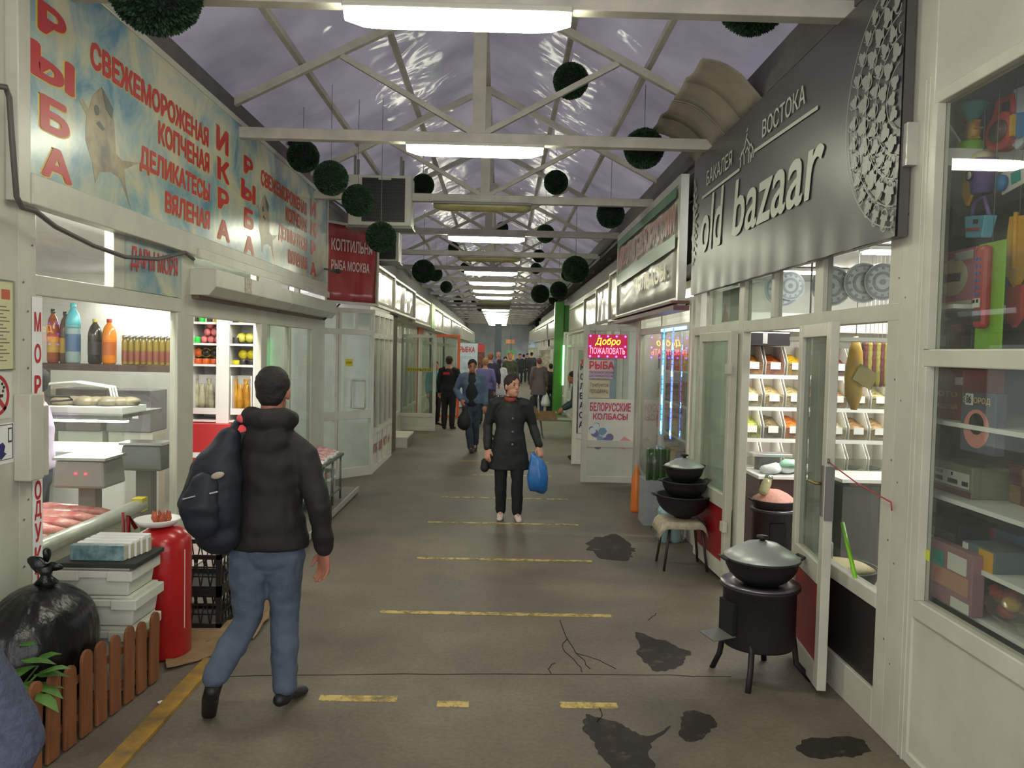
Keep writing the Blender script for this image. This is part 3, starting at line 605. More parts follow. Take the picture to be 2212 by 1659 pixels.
m_=MB(); m_.box(-2.5,-2.41,a.y-.14,a.y-.02,a.z-.25,a.z+.2); m_.box(-2.5,-2.44,a.y-.02,a.y+.08,a.z-.25,a.z+.13); m_.build('body',WHITE,t,bevel=.006)
m_=MB(); m_.tube([(-2.44,a.y+.06,a.z+.18),(-2.4,a.y+.2,a.z+.17),(-2.4,a.y+.24,a.z+.15),(-2.43,a.y+.08,a.z+.15)],.006,6); m_.build('wire_handle',GREYM,t)
# ------------------------------------------------------------------ angled entrance and stall fronts beyond
A=Vector((-2.5,11.2,0)); B=Vector((-1.88,11.95,0)); U=(B-A).normalized(); NN=Vector((U.y,-U.x,0)); DG=Face(A,U,NN); LN=(B-A).length
ent=struct(thing('door_1','','x',tuple(A)),'angled glazed entrance with white door past the fish shop','shop door')
m_=MB()
for u in (0,.24,.3,LN-.06): DG.box(m_,u,u+.05,.08,2.45,-.06,0)
DG.box(m_,0,LN,2.08,2.16,-.06,0); DG.box(m_,0,LN,2.4,2.46,-.06,0); DG.box(m_,0,LN,0,.14,-.06,.0); DG.box(m_,0,LN,.85,.97,-.06,0); DG.box(m_,.6,.64,2.16,2.4,-.06,0)
m_.build('frame',WHITE,ent,bevel=.004)
for u0,u1,z0,z1 in ((.05,.24,.97,2.08),(.35,LN-.06,.97,2.08),(.05,.24,.14,.85),(.35,LN-.06,.14,.85),(.05,LN-.06,2.16,2.4)):
    m_=MB(); DG.box(m_,u0,u1,z0,z1,-.035,-.03); m_.build('glass_pane',GLASSD,ent)
m_=MB(); h0=[DG.P(.72,1.42,.01),DG.P(.72,1.4,.09),DG.P(.72,1.02,.09),DG.P(.72,1.0,.01)]; m_.tube(h0,.016,8); m_.tube([DG.P(.5,1.42,.05),DG.P(.72,1.42,.09)],.014,8); m_.tube([DG.P(.5,1.42,.05),DG.P(.5,1.02,.05),DG.P(.72,1.0,.08)],.014,8); m_.build('door_handle',WHITE,ent)
m_=MB(); DG.box(m_,.44,.58,1.62,1.73,-.029,-.026); s_=m_.build('yellow_sticker',M('sticker_yellow',(214,200,40),.5),ent)
lettering(DG,'К СЕБЕ',.46,.56,1.66,1.69,M('print_brown',(120,90,20),.5),s_,d=-.025)
VINRED=M('banner_red',(150,44,50),.28,col2=(186,90,84),scale=3,bump=.5,bscale=7,stretch=(1,1,.35),coat=.4)
VINW=M('banner_white',(222,218,206),.22,col2=(206,186,176),scale=2,bump=.6,bscale=6,stretch=(1,1,.3),coat=.6)
VINW2=M('banner_cream',(226,222,206),.25,bump=.3,bscale=5,coat=.5,var=.08)
def banner(f,u0,u1,z0,z1,mat,label,frame=WHITE,txt=None,tm=None,d=.02,name='shop_banner',cat='banner',group='banners above the far stalls',N=14,rip=.015,fw=.035):
    c=f.P((u0+u1)/2,z0,0); t=thing(name,label,cat,tuple(c),group)
    m_=MB(); nu,nz=N,8; vs=[];fs=[]
    for i in range(nu+1):
        for j in range(nz+1):
            u=u0+(u1-u0)*i/nu; z=z0+(z1-z0)*j/nz; vs.append(f.P(u,z,d+rip*noise.noise(Vector((u*5,z*1.5,u0)))))
    for i in range(nu):
        for j in range(nz): k=i*(nz+1)+j; fs.append((k,k+nz+1,k+nz+2,k+1))
    m_.add(vs,fs,0,True); o=m_.build('sheet',mat,t); s=o.modifiers.new('s','SOLIDIFY'); s.thickness=.004
    if fw:
        m_=MB(); f.box(m_,u0-fw,u0,z0-fw,z1+fw,-.03,d+.03); f.box(m_,u1,u1+fw,z0-fw,z1+fw,-.03,d+.03); f.box(m_,u0,u1,z1,z1+fw,-.03,d+.03); f.box(m_,u0,u1,z0-fw,z0,-.03,d+.03); m_.build('frame',frame,t)
    if txt:
        for s_,a0,a1,b0,b1,mm in txt: lettering(f,s_,a0,a1,b0,b1,mm,t,d=d+rip+.004,bold=.03)
    return t
PINK=M('print_pale',(216,190,184),.4)
banner(DG,.04,LN-.02,2.55,3.62,VINRED,'wrinkled dark red banner above the angled entrance',txt=[('КОПТИЛЬНЯ',.1,.85,3.25,3.42,PINK),('РЫБА МОСКВА',.1,.8,2.98,3.12,PINK)],rip=.03)
LF2=Face((-1.9,0,0),(0,1,0),(1,0,0)); LF3=Face((-2.25,0,0),(0,1,0),(1,0,0)); RF2=Face((2.0,0,0),(0,-1,0),(-1,0,0))
def stall_front(f,u0,u1,label,cat='shop front',npost=4,base=.45,top=2.42,tr=2.08,mat=None,low=None,name='window_2',glass=None,inside=True,depth=1.2,lit=True,shelfcols=None):
    mat=mat or WHITE; t=struct(thing(name,'','x',tuple(f.P((u0+u1)/2,0,0))),label,cat)
    m_=MB(); 
    for k in range(npost+1):
        u=u0+(u1-u0)*k/npost; f.box(m_,u-.03,u+.03,0,top,-.06,0)
    f.box(m_,u0,u1,tr-.04,tr+.04,-.06,0); f.box(m_,u0,u1,top-.03,top+.05,-.06,0); f.box(m_,u0,u1,base-.04,base+.04,-.06,0); f.box(m_,u0,u1,0,.08,-.06,0); m_.build('frame',mat,t)
    m_=MB(); f.box(m_,u0+.03,u1-.03,.08,base-.04,-.05,-.02); lp=m_.build('lower_panel',low or WHITE2,t)
    m_=MB(); f.box(m_,u0+.03,u1-.03,base+.04,tr-.04,-.035,-.03); m_.build('glass_pane',glass or GLASS,t)
    m_=MB(); f.box(m_,u0+.03,u1-.03,tr+.04,top-.03,-.035,-.03); m_.build('glass_pane',glass or GLASS,t)
    if inside:
        m_=MB(); f.box(m_,u0,u1,0,2.7,-depth-.05,-depth); f.box(m_,u0,u1,2.62,2.7,-depth,-.07); f.box(m_,u0-.03,u0,0,2.7,-depth,-.07); f.box(m_,u1,u1+.03,0,2.7,-depth,-.07); m_.build('stall_shell',INWALL,t)
        if lit: m_=MB(); f.box(m_,u0+.2,u1-.2,2.56,2.6,-depth*.6,-depth*.6+.08); m_.build('tube_lamp',SHOPL2,t)
    return t,lp
t,lp=stall_front(LF2,12.02,14.1,'white stall front with goods on shelves past the angled entrance',npost=4,base=.62,name='window_2')
lettering(LF2,'ПРОДУКТЫ',12.2,13.9,.24,.42,M('print_faded_red',(176,104,104),.5),lp,d=-.01,bold=.03)
m_=MB(); m_.box(-2.3,-1.93,14.1,14.9,0,2.5); struct(m_.build('wall_gap',M('gap_brown',(92,76,64),.8,var=.2)),'narrow brown brick gap between two left stalls','wall')
# goods behind window_2
GC=[M('goods_%d'%i,c,.4) for i,c in enumerate(((180,60,50),(200,170,60),(70,100,60),(210,205,190),(120,70,50),(60,80,130),(190,120,60),(150,150,150)))]
def goods_shelf(f,u0,u1,d,zs,label,n,hmax,group,nm='grocery_box'):
    sh=thing('goods_shelf',label,'shelf',tuple(f.P((u0+u1)/2,0,-d)))
    m_=MB()
    for z in zs: f.box(m_,u0,u1,z-.02,z,-d-.25,-d)
    f.box(m_,u0,u1,.02,zs[-1],-d-.27,-d-.25); m_.build('shelf_board',WHITEP,sh)
    rr=random.Random(int(u0*10)); ordn=['bottom','second','third','fourth','fifth']
    for i,z in enumerate(zs):
        for k in range(n):
            w=(u1-u0)/n; u=u0+w*k+.02; h=hmax*(.55+.45*rr.random()); c=f.P(u+w*.4,z,-d-.1)
            m_=MB(); f.box(m_,u,u+w*.8,z+.001,z+h,-d-.2,-d-.02)
            o=m_.build(nm,GC[rr.randrange(8)],None); tag(o,'packet %s in row on %s board of the %s'%(ORD[k] if k else 'first',ordn[i],label.split(' with ')[0]),'packet',group)
goods_shelf(LF2,12.1,14.0,.35,(.8,1.15,1.5,1.8),'stall shelf past the angled entrance with packets',7,.24,'packets in the left stall')
# upper banners on left
banner(LF2,11.98,13.9,2.55,3.1,VINW,'glossy white banner with red top streak past the red banner')
banner(LF2,13.96,17.2,2.55,3.08,VINW,'creased white banner with round picture, second past the red banner',rip=.05)
banner(LF2,17.26,21.0,2.5,3.05,VINW2,'cream banner, third past the red banner')
m_=MB(); LF2.box(m_,21.1,22.2,2.45,3.1,-.02,.06); tag(m_.build('lime_signboard',M('panel_lime',(120,176,40),.35)),'narrow lime green panel between far left banners','panel')
banner(LF2,22.3,25.5,2.45,3.02,VINW2,'white and pink banner past the lime green panel')
banner(LF2,25.6,30,2.45,3.0,VINW2,'pale banner over the fridge stall on the left')
banner(LF2,30.1,38,2.45,3.0,VINW2,'pale banner far along the left side')
banner(LF2,38.1,56,2.45,3.0,VINW2,'farthest pale banner on the left side')
# left second door leaf facing the viewer
def leaf(name,cx0,cx1,y,z0,z1,label,mat=WHITE,rail=.5,glass=GLASSD,panel=WHITE2,y1=None,fw=.07,kind='door'):
    f=Face((cx0,y,0),(cx1-cx0,(y1 if y1 is not None else y)-y,0),((y1 if y1 is not None else y)-y,-(cx1-cx0),0)); w=math.hypot(cx1-cx0,(y1 if y1 is not None else y)-y)
    t=struct(thing(name,'','x',(cx0,y,z0)),label,kind)
    m_=MB(); f.box(m_,0,fw,z0,z1,-.03,.03); f.box(m_,w-fw,w,z0,z1,-.03,.03); f.box(m_,fw,w-fw,z1-fw,z1,-.03,.03); f.box(m_,fw,w-fw,z0,z0+fw,-.03,.03); f.box(m_,fw,w-fw,rail-fw*.6,rail+fw*.6,-.03,.03); m_.build('leaf_frame',mat,t,bevel=.004)
    m_=MB(); f.box(m_,fw,w-fw,rail+fw*.6,z1-fw,-.004,.004); m_.build('glass_pane',glass,t)
    m_=MB(); f.box(m_,fw,w-fw,z0+fw,rail-fw*.6,-.015,.015); m_.build('lower_panel',panel,t)
    return t,f,w
dr,f,w=leaf('door_2',onY(858,800,18.3).x,onY(942,800,18.3).x,18.3,.02,2.22,'open white glass door on the left facing down the passage',rail=.38)
m_=MB(); f.box(m_,.18,w-.1,1.38,1.46,.005,.008); s_=m_.build('yellow_strip',M('strip_ochre',(176,160,50),.5),dr); lettering(f,'ОТКРЫТО',.2,w-.12,1.395,1.445,M('print_dark',(60,50,20)),s_,d=.009)
m_=MB(); m_.box(onY(858,800,18.3).x-.06,onY(858,800,18.3).x,18.27,18.33,0,2.3); m_.box(-2.3,onY(858,800,18.3).x-.06,18.27,18.33,0,2.3); struct(m_.build('trim_post',WHITE),'white post holding the open left door','post')
t=thing('wooden_step','pale wooden step box below the open left door','step',(-1.95,15.9,0))
m_=MB(); m_.box(-2.2,-1.75,15.2,16.4,.17,.2); m_.box(-2.2,-1.75,15.2,15.23,0,.17); m_.box(-2.2,-2.17,15.23,16.4,0,.17); m_.build('box',M('step_white',(200,194,178),.6,var=.1),t); m_=MB(); m_.box(-1.78,-1.75,15.26,16.37,.0,.168); m_.build('side_board',M('step_dark',(120,110,96),.7),t)
stall_front(LF3,15.0,18.1,'left stall front behind the wooden step',npost=3,name='window_3')
stall_front(LF3,18.5,21.5,'left stall front behind the dark suited man',npost=3,name='window_4')
goods_shelf(LF3,18.7,21.3,.4,(.7,1.1,1.5),'stall shelf behind the dark suited man with packets',8,.28,'packets in the far left stall')
ORG=M('orange_frame',(226,100,48),.4)
dr,f,w=leaf('door_3',onY(936,800,22).x,onY(993,800,22).x,22,.02,2.3,'open door with bright orange frame on the left',mat=ORG,rail=.5,panel=WHITE2)
m_=MB(); LF3.box(m_,21.5,21.62,0,2.6,-.02,.03); LF3.box(m_,21.62,22.9,2.3,2.6,-.02,.03); struct(m_.build('trim_orange',ORG),'orange trim around the far left stall entrance','trim')
stall_front(LF3,22.9,26,'far left stall front past the orange door',npost=3,name='window_5')
t=thing('drinks_fridge','tall pale blue fridge with lettered top on the far left','fridge',(-1.2,27,0))
m_=MB(); m_.box(onY(985,800,26).x,onY(1031,800,26).x,26,26.7,.02,2.1); m_.build('body',M('fridge_blue',(196,212,226),.35),t,bevel=.02)
ff=Face((onY(985,800,26).x,26,0),(1,0,0),(0,-1,0)); m_=MB(); ff.box(m_,.06,.64,.3,1.7,0,.01); m_.build('door',M('fridge_door',(214,224,234),.2,col2=(170,190,206),scale=4),t); lettering(ff,'РЫБКА',.1,.6,1.82,2.0,RED,t,d=.004,bold=.03)
m_=MB(); m_.box(onY(1031,800,26.3).x,onY(1046,800,26.3).x,26.2,26.6,1.85,2.1); tag(m_.build('sign_box',RED),'small red sign box beside the pale blue fridge','sign')
m_=MB(); m_.box(onY(1031,800,26.3).x,onY(1046,800,26.3).x,26.2,26.6,0,1.84); tag(m_.build('stand_cabinet',M('cab_brown',(150,96,76),.6,col2=(60,40,36),scale=5)),'brown display cabinet beside the pale blue fridge','cabinet')
stall_front(LF3,26,32,'far left stall front behind the fridge',npost=5,name='window_6')
stall_front(LF3,32,44,'distant left stall fronts with lit windows',npost=8,name='window_7')
stall_front(LF3,44,58,'most distant left stall fronts',npost=8,name='window_8')
# far end
m_=MB(); m_.box(-2.3,-1.95,14.92,58,2.47,3.16); struct(m_.build('trim_fascia',WHITE2),'pale fascia boards behind the far left banners','trim')
m_=MB(); m_.box(2.03,2.3,12.9,58,2.47,3.3); struct(m_.build('trim_fascia',WHITE2),'pale fascia boards behind the far right banners','trim')
m_=MB(); m_.box(-6,6,60,60.2,0,5.5); struct(m_.build('wall_far',M('far_grey',(150,156,156),.7,col2=(112,120,122),scale=.6)),'dull blue grey wall at the far end of the passage','wall')
q=lambda x0,x1,y0,y1,Y:(onY(x0,y0,Y).x,onY(x1,y0,Y).x,onY(x0,y1,Y).z,onY(x0,y0,Y).z)
for nm,b,Y,mt,lab in (('hanging_sign',(1094,1114,756,766),50,M('sign_green',(90,180,120),.5),'small green hanging sign at the far end'),('hanging_sign',(1095,1111,766,777),49.5,M('sign_amber',(226,180,100),.5),'small amber hanging sign below the green one'),('hanging_sign',(1093,1112,733,742),52,M('sign_orange',(220,150,110),.5),'small orange sign high on the far wall'),('hanging_sign',(1146,1162,736,750),48,M('sign_paleblue',(170,190,230),.4),'pale blue sign near the far right')):
    x0,x1,z0,z1=q(*b,Y); m_=MB(); m_.box(x0,x1,Y,Y+.06,z0,z1); t=thing(nm,lab,'sign',((x0+x1)/2,Y,z0),'signs at the far end'); m_.build('board',mt,t); m_=MB(); m_.tube([((x0+x1)/2,Y+.03,z1),((x0+x1)/2,Y+.03,5.02)],.01,6); m_.build('hanger',GREYM,t)
m_=MB(); m_.box(onY(1067,800,45).x,onY(1082,800,45).x,45,45.5,0,3.4); struct(m_.build('pillar',M('pillar_grey',(96,106,112),.7)),'dark grey pillar at the far end of the passage','pillar')
# ------------------------------------------------------------------ right side: toy stall, dark shop front
RX_=1.95
def R(mb,y0,y1,z0,z1,d0=-.06,d1=0,mi=0): return RIGHT.box(mb,-y1,-y0,z0,z1,d0,d1,mi)
toy=struct(thing('window_9','','x',(RX_,3,0)),'white framed toy stall window at the right edge','shop front')
m_=MB(); R(m_,3.66,3.9,0,5); R(m_,1.2,3.66,1.87,1.95); R(m_,1.2,3.66,.7,.79); R(m_,1.2,3.66,3.06,3.12); R(m_,1.2,3.66,0,.06); m_.build('frame',WHITE,toy,bevel=.006)
m_=MB(); R(m_,3.695,3.71,0,3.2,0,.006); R(m_,3.735,3.742,0,3.2,0,.004); R(m_,3.62,3.66,.79,1.87,-.05,.008); R(m_,3.62,3.66,1.95,3.06,-.05,.008); m_.build('frame_lip',WHITE,toy,bevel=.003)
m_=MB(); R(m_,1.2,3.66,.06,.7,-.05,-.012); m_.build('lower_panel',WHITE2,toy)
m_=MB(); R(m_,1.2,3.66,3.12,5,-.05,-.005); m_.build('upper_panel',WHITE2,toy)
for z0,z1 in ((.79,1.87),(1.95,3.06)): m_=MB(); R(m_,1.2,3.62,z0,z1,-.035,-.03); m_.build('glass_pane',GLASS,toy)
m_=MB(); R(m_,3.79,3.83,2.82,3.02,.0,.05); m_.build('hinge_bracket',ALU,toy)
m_=MB()
for z in (.4,.9,1.3,1.7,2.2,2.6): RIGHT.disc(m_,-3.85,z,.006,0,.002,8); RIGHT.disc(m_,-3.92,z+.1,.006,0,.002,8)
m_.build('rivet',GREYM,toy)
m_=MB(); m_.box(2.85,2.9,1.2,5.0,0,3.3); m_.prism([(1.985,3.84,0),(2.86,5.0,0),(2.86,5.04,0),(1.985,3.88,0)],(0,0,3.3)); m_.prism([(2.0,1.2,3.2),(2.85,1.2,3.2),(2.85,4.95,3.2),(2.0,3.84,3.2)],(0,0,.05)); m_.box(2.01,2.85,1.15,1.2,0,3.3); struct(m_.build('wall_toy_stall',M('toy_wall',(120,116,108),.7)),'dim grey inner walls of the toy stall','wall')
# toy stall shelves
tx=2.45
def ty(px,X): return onX(px,800,X).y
def tz(px,py,X): return onX(px,py,X).z
sh=thing('toy_shelf','white corner shelf unit behind the toy stall window','shelf',(2.5,3.3,0))
m_=MB(); m_.box(2.10,2.14,3.88,3.94,.3,2.25); m_.box(2.78,2.82,3.5,3.58,.3,2.25); m_.build('upright',WHITEP,sh)
TSZ=[.8,1.01,1.27,1.62,2.16]
for z in TSZ: m_=MB(); m_.prism([(2.07,2.3 if z<2 else 3.65,z-.02),(2.83,2.3 if z<2 else 3.65,z-.02),(2.83,4.9,z-.02),(2.07,3.9,z-.02)],(0,0,.02)); m_.build('shelf_board',WHITEP,sh)
PINKB=M('toy_pink',(206,120,140),.4); CREAM=M('toy_cream',(226,216,176),.4); TEAL=M('toy_teal',(40,150,140),.35); REDT=M('toy_red',(180,44,40),.35); YT2=M('toy_yellow',(214,160,40),.35); GRT=M('toy_green',(130,184,40),.4); PURP=M('toy_purple',(120,96,160),.35); BLUET=M('toy_blue',(50,120,180),.35); BRN=M('toy_brown',(92,40,36),.5); DKB=M('toy_dark',(34,38,44),.4); WTOY=M('toy_white',(214,210,204),.4)
def toybox(name,px0,px1,py0,py1,X,dx,mat,label,z=None,cat='toy box',deco=(),hang=None,thick=None):
    a=onX(px0,(py0+py1)/2,X); b=onX(px1,(py0+py1)/2,X); zt=onX(px0,py0,X).z; zb=onX(px0,py1,X).z
    if z is not None: zt+=z-zb; zb=z
    y0,y1=b.y,a.y; t=thing(name,label,cat,(X,(y0+y1)/2,zb))
    m_=MB(); m_.box(X,X+dx,y0,y1,zb+.001,zt); m_.build('box',mat,t,bevel=.006)
    f=Face((X,0,0),(0,-1,0),(-1,0,0)); w=y1-y0; h=zt-zb
    for kind,u0,u1,v0,v1,mm in deco:
        m_=MB(); U0,U1=-y1+u0*w,-y1+u1*w; Z0,Z1=zb+v0*h,zb+v1*h
        if kind=='disc': f.disc(m_,(U0+U1)/2,(Z0+Z1)/2,(U1-U0)/2,.001,.002,20,0,(Z1-Z0)/2); m_.build('printed_circle',mm,t)
        elif kind=='text': m_=None; lettering(f,mm,U0,U1,Z0,Z1,DKB if mm!='86' else M('ink',(30,30,30)),t,d=.006,bold=.02)
        elif kind=='textl': lettering(f,mm,U0,U1,Z0,Z1,M('print_gold',(206,176,120),.5),t,d=.006,bold=.02)
        else: f.box(m_,U0,U1,Z0,Z1,.001,.003); m_.build('printed_panel',mm,t)
    if hang: m_=MB(); m_.tube([(X+dx/2,(y0+y1)/2,zt),(X+dx/2,(y0+y1)/2,3.195)],.0016,6); m_.build('hook_string',M('toy_string',(120,120,112),.6),t)
    return t
toybox('gift_box',2013,2105,552,668,2.2,.12,PINKB,'pink patterned square box on the top shelf of the toy window',z=TSZ[4],deco=(('disc',.15,.85,.2,.85,CREAM),('p',.3,.7,.45,.6,TEAL),('p',.05,.95,.02,.1,CREAM),('p',.55,.95,.8,.95,WTOY)))
t=toybox('toy_phone',2108,2166,530,760,2.1,.01,GRT,'red toy phone on a long lime green card in the toy window',cat='toy',hang=1)
a=onX(2128,620,2.09); m_=MB(); m_.obox((2.08,a.y,a.z),(.05,.07,.36)); m_.build('phone_body',REDT,t,bevel=.02)
m_=MB()
for r in range(7):
    for c in range(2): m_.box(2.05,2.056,a.y-.02+c*.024,a.y-.004+c*.024,a.z+.11-r*.03,a.z+.125-r*.03)
m_.build('button',M('toy_violet',(90,90,160),.4),t); m_=MB(); m_.box(2.05,2.056,a.y-.03,a.y+.025,a.z-.15,a.z-.1); m_.build('screen',DKB,t); m_=MB(); m_.box(2.05,2.056,a.y-.025,a.y+.02,a.z-.09,a.z-.05); m_.build('price_tag',WTOY,t)
STR=M('toy_string',(120,120,112),.6)
def hung(name,label,cat,c,parts):
    c=onX(c[0],c[1],2.2); t=thing(name,label,cat,tuple(c)); top=-9
    for nm,mt,fn in parts:
        m_=MB(); fn(m_,c); top=max(top,max(v.z for v in m_.v)); m_.build(nm,mt,t,bevel=.004 if nm in ('body','card') else 0)
    m_=MB(); m_.tube([(c.x,c.y,top-.01),(c.x,c.y,3.2)],.0016,6); m_.build('hook_string',STR,t); return t
V=Vector
def paddles(m,c):
    m.tube([c+V((-.02,0,-.05)),c+V((.02,0,-.05))],.045,18)
    for k in range(8): a=k*PI/4; m.obox(c+V((0,.05*math.cos(a),-.05+.05*math.sin(a))),(.036,.022,.006),(a,0,0))
hung('sand_toy','green and teal sand mill toy hanging top left in the toy window','toy',(2100,260),[('funnel',TEAL,lambda m,c:m.lathe([(.075,.075),(.07,.06),(.03,.01),(.02,-.005)],c,20)),('wheel',YT2,paddles),('tower',GRT,lambda m,c:m.lathe([(.05,-.1),(.06,-.11),(.06,-.17),(.045,-.2)],c,18)),('shovel',YT2,lambda m,c:m.prism([c+V((-.01,y,z)) for y,z in ((-.035,-.24),(.035,-.24),(.04,-.34),(.0,-.4),(-.04,-.34))],(.016,0,0)))])
hung('toy_bag','red rounded toy carrying bag hanging near the top right','toy',(2172,260),[('body',REDT,lambda m,c:m.tube([c+V((-.03,0,-.05)),c+V((.03,0,-.05))],[(.1,.085)]*2,24,ref=(0,1,0),round_=False)),('handle',REDT,lambda m,c:m.tube([c+V((0,-.06,.0)),c+V((0,-.05,.09)),c+V((0,.05,.1)),c+V((0,.07,.02))],.016,10)),('window',M('toy_greybrown',(90,60,60),.3),lambda m,c:m.tube([c+V((-.036,0,-.05)),c+V((-.028,0,-.05))],[(.065,.05)]*2,20,ref=(0,1,0))),('side_trim',YT2,lambda m,c:m.obox(c+V((-.02,-.095,-.05)),(.03,.02,.09)))])
hung('toy_set','pale blue packaged toy hanging at the top right corner','toy',(2205,250),[('card',M('bag_pale',(190,200,214),.25),lambda m,c:m.prism([c+V((0,y,z)) for y,z in ((-.06,.12),(.06,.13),(.07,-.1),(.02,-.14),(-.065,-.11))],(.02,0,0))),('filler',BLUET,lambda m,c:m.obox(c+V((-.01,0,-.04)),(.02,.07,.1),(.2,0,0)))])
hung('toy_bucket','purple toy bucket with round badge hanging in the toy window','toy',(2122,375),[('bucket',PURP,lambda m,c:m.lathe([(.045,-.09),(.06,.05),(.064,.055),(.064,.062)],c,22)),('lid',CREAM,lambda m,c:m.lathe([(.055,.06),(.05,.085),(.03,.1),(.01,.104)],c,20)),('badge',DKB,lambda m,c:m.tube([c+V((-.062,0,-.01)),c+V((-.054,0,-.01))],.026,18)),('badge_face',WTOY,lambda m,c:m.tube([c+V((-.0635,0,-.01)),c+V((-.06,0,-.01))],.018,18))])
hung('bath_toy','sky blue toy bag with printed front hanging mid window','toy',(2116,490),[('body',M('toy_sky',(110,180,205),.3),lambda m,c:m.obox(c,(.06,.16,.1),(.12,0,0),taper=.8)),('strap',PURP,lambda m,c:m.tube([c+V((0,.07,.03)),c+V((0,.05,.12)),c+V((0,-.03,.13)),c+V((0,-.07,.04))],.01,8)),('print',REDT,lambda m,c:m.obox(c+V((-.032,0,-.012)),(.006,.1,.012),(.12,0,0))),('print_mark',DKB,lambda m,c:m.obox(c+V((-.032,-.02,.02)),(.006,.03,.02),(.12,0,0)))])
hung('toy_plane','blue and white packaged toy hanging beside the purple bucket','toy',(2188,385),[('card',WTOY,lambda m,c:m.obox(c,(.01,.15,.1),(-.15,0,0))),('wheel_blue',BLUET,lambda m,c:m.tube([c+V((-.03,.055,-.01)),c+V((-.006,.055,-.01))],.036,18)),('picture',TEAL,lambda m,c:m.obox(c+V((-.007,-.03,.0)),(.004,.06,.05),(-.15,0,0)))])
hung('toy_spade','yellow plastic spade hanging at the right edge of the toy window','toy',(2200,520),[('blade',YT2,lambda m,c:m.prism([c+V((-.012,y,z)) for y,z in ((-.05,.1),(.05,.11),(.065,0),(.06,-.14),(.0,-.2),(-.06,-.14),(-.065,.0))],(.022,0,0))),('red_end',REDT,lambda m,c:m.prism([c+V((-.01,y,z)) for y,z in ((-.045,-.19),(.045,-.19),(.05,-.33),(.0,-.37),(-.05,-.33))],(.02,0,0))),('rib',YT2,lambda m,c:m.tube([c+V((-.016,0,.12)),c+V((-.016,0,-.12))],.01,8))])
toybox('small_box',2016,2048,690,745,2.25,.06,M('toy_olive',(96,104,84),.5),'small grey green box on the shelf under the pink box',z=1.96,deco=(('p',.1,.9,.1,.5,WTOY),))
toybox('small_box',2050,2080,688,745,2.25,.06,BRN,'small red brown box on the shelf beside the grey green one',z=1.96,deco=(('p',.1,.9,.6,.9,PINKB),))
toybox('small_box',2082,2098,692,745,2.25,.06,DKB,'narrow dark box on the shelf beside the red brown one',z=1.96)
m_=MB(); m_.prism([(2.2,2.3,1.945),(2.83,2.3,1.945),(2.83,4.88,1.945),(2.2,4.07,1.945)],(0,0,.013)); tag(m_.build('shelf_plank',WHITEP),'white plank under the small boxes of the toy window','shelf')
toybox('game_box',2003,2078,815,918,2.15,.2,M('box_darkred',(128,34,36),.45),'dark red game box with gold letters on the upper shelf of the lower window',z=TSZ[3],deco=(('textl',.1,.9,.45,.6,'Лото'),('textl',.1,.9,.2,.32,'ДЛЯ ДЕТЕЙ'),('p',.02,.35,.8,.95,GRT),('p',.8,1,.7,.85,WTOY)))
t=toybox('puzzle_box',2076,2150,818,945,2.08,.05,M('box_navy',(70,76,96),.45),'dark blue box with red ring picture and a price card',z=1.5,deco=(('disc',.12,.88,.08,.72,M('ring_pink',(206,130,120),.45)),('disc',.28,.72,.3,.66,DKB),('textl',.1,.9,.8,.92,'ЗАГОРОД')))
a=onX(2088,862,2.06); f=Face((2.072,0,0),(0,-1,0),(-1,0,0)); m_=MB(); f.box(m_,-a.y-.025,-a.y+.03,a.z-.025,a.z+.025,0,.002); pc=m_.build('price_card',WTOY,t); lettering(f,'86',-a.y-.018,-a.y+.022,a.z-.018,a.z+.018,M('ink',(30,30,30)),pc,d=.004)
toybox('train_box',2014,2100,985,1050,2.15,.2,M('box_greygreen',(120,120,96),.45),'toy train box with orange striped wagon on the middle shelf',z=TSZ[2],deco=(('p',.08,.95,.28,.75,WTOY),('p',.1,.3,.35,.5,YT2),('p',.42,.68,.35,.5,YT2),('p',.78,.93,.35,.5,YT2),('p',.12,.2,.6,.7,DKB),('p',.24,.3,.6,.7,DKB),('p',.5,.56,.6,.7,DKB),('p',.0,1,.02,.2,BRN)))
toybox('car_box',2002,2072,1105,1160,2.15,.2,DKB,'black box with grey car picture on the third shelf',z=TSZ[1],deco=(('p',.1,.9,.3,.6,M('toy_grey',(96,98,96),.5)),('p',0,.25,.05,.25,WTOY)))
toybox('model_box',2080,2150,1130,1190,2.08,.2,M('box_slate',(90,104,110),.45),'slate box with orange side on the third shelf near the glass',z=TSZ[1]-.03,deco=(('p',.55,.98,.05,.95,YT2),('p',.02,.2,.6,.95,WTOY)))
toybox('model_box',2120,2200,1075,1130,2.3,.2,M('box_bluegrey',(86,110,140),.45),'blue grey box with red flap behind the slate box',z=TSZ[1],deco=(('p',.05,.4,.6,.95,REDT),))
toybox('chess_box',2180,2235,1010,1090,2.3,.1,M('checker',(150,110,70),.5),'wooden checkered game board box at the right edge',z=TSZ[2],deco=(('p',0,.5,.5,1,BRN),('p',.5,1,0,.5,BRN)))
toybox('doll_box',1998,2098,1205,1330,2.03,.06,M('box_mauve',(150,110,120),.45),'mauve box with row of small figures on the window bottom',z=.8,deco=(('p',.05,.95,.3,.6,M('box_peach',(186,136,116),.5)),('p',.5,.9,.62,.9,WTOY),('p',.1,.4,.6,.85,TEAL),('p',.6,.98,.03,.2,WTOY)))
c=onX(2180,1370,2.1); t=thing('toy_bag','clear bag of red and yellow toys on the window bottom','toy',(2.15,c.y,.8))
m_=MB()
rr=random.Random(4)
for k in range(14): m_.ell((2.12+rr.random()*.15,c.y-.2+rr.random()*.4,.84+rr.random()*.09),(.035,.045,.03),10,7,mi=rr.randrange(3))
o=m_.build('toy_pieces',[REDT,M('toy_redlight',(214,80,70),.3),YT2],t); o['kind']='stuff'
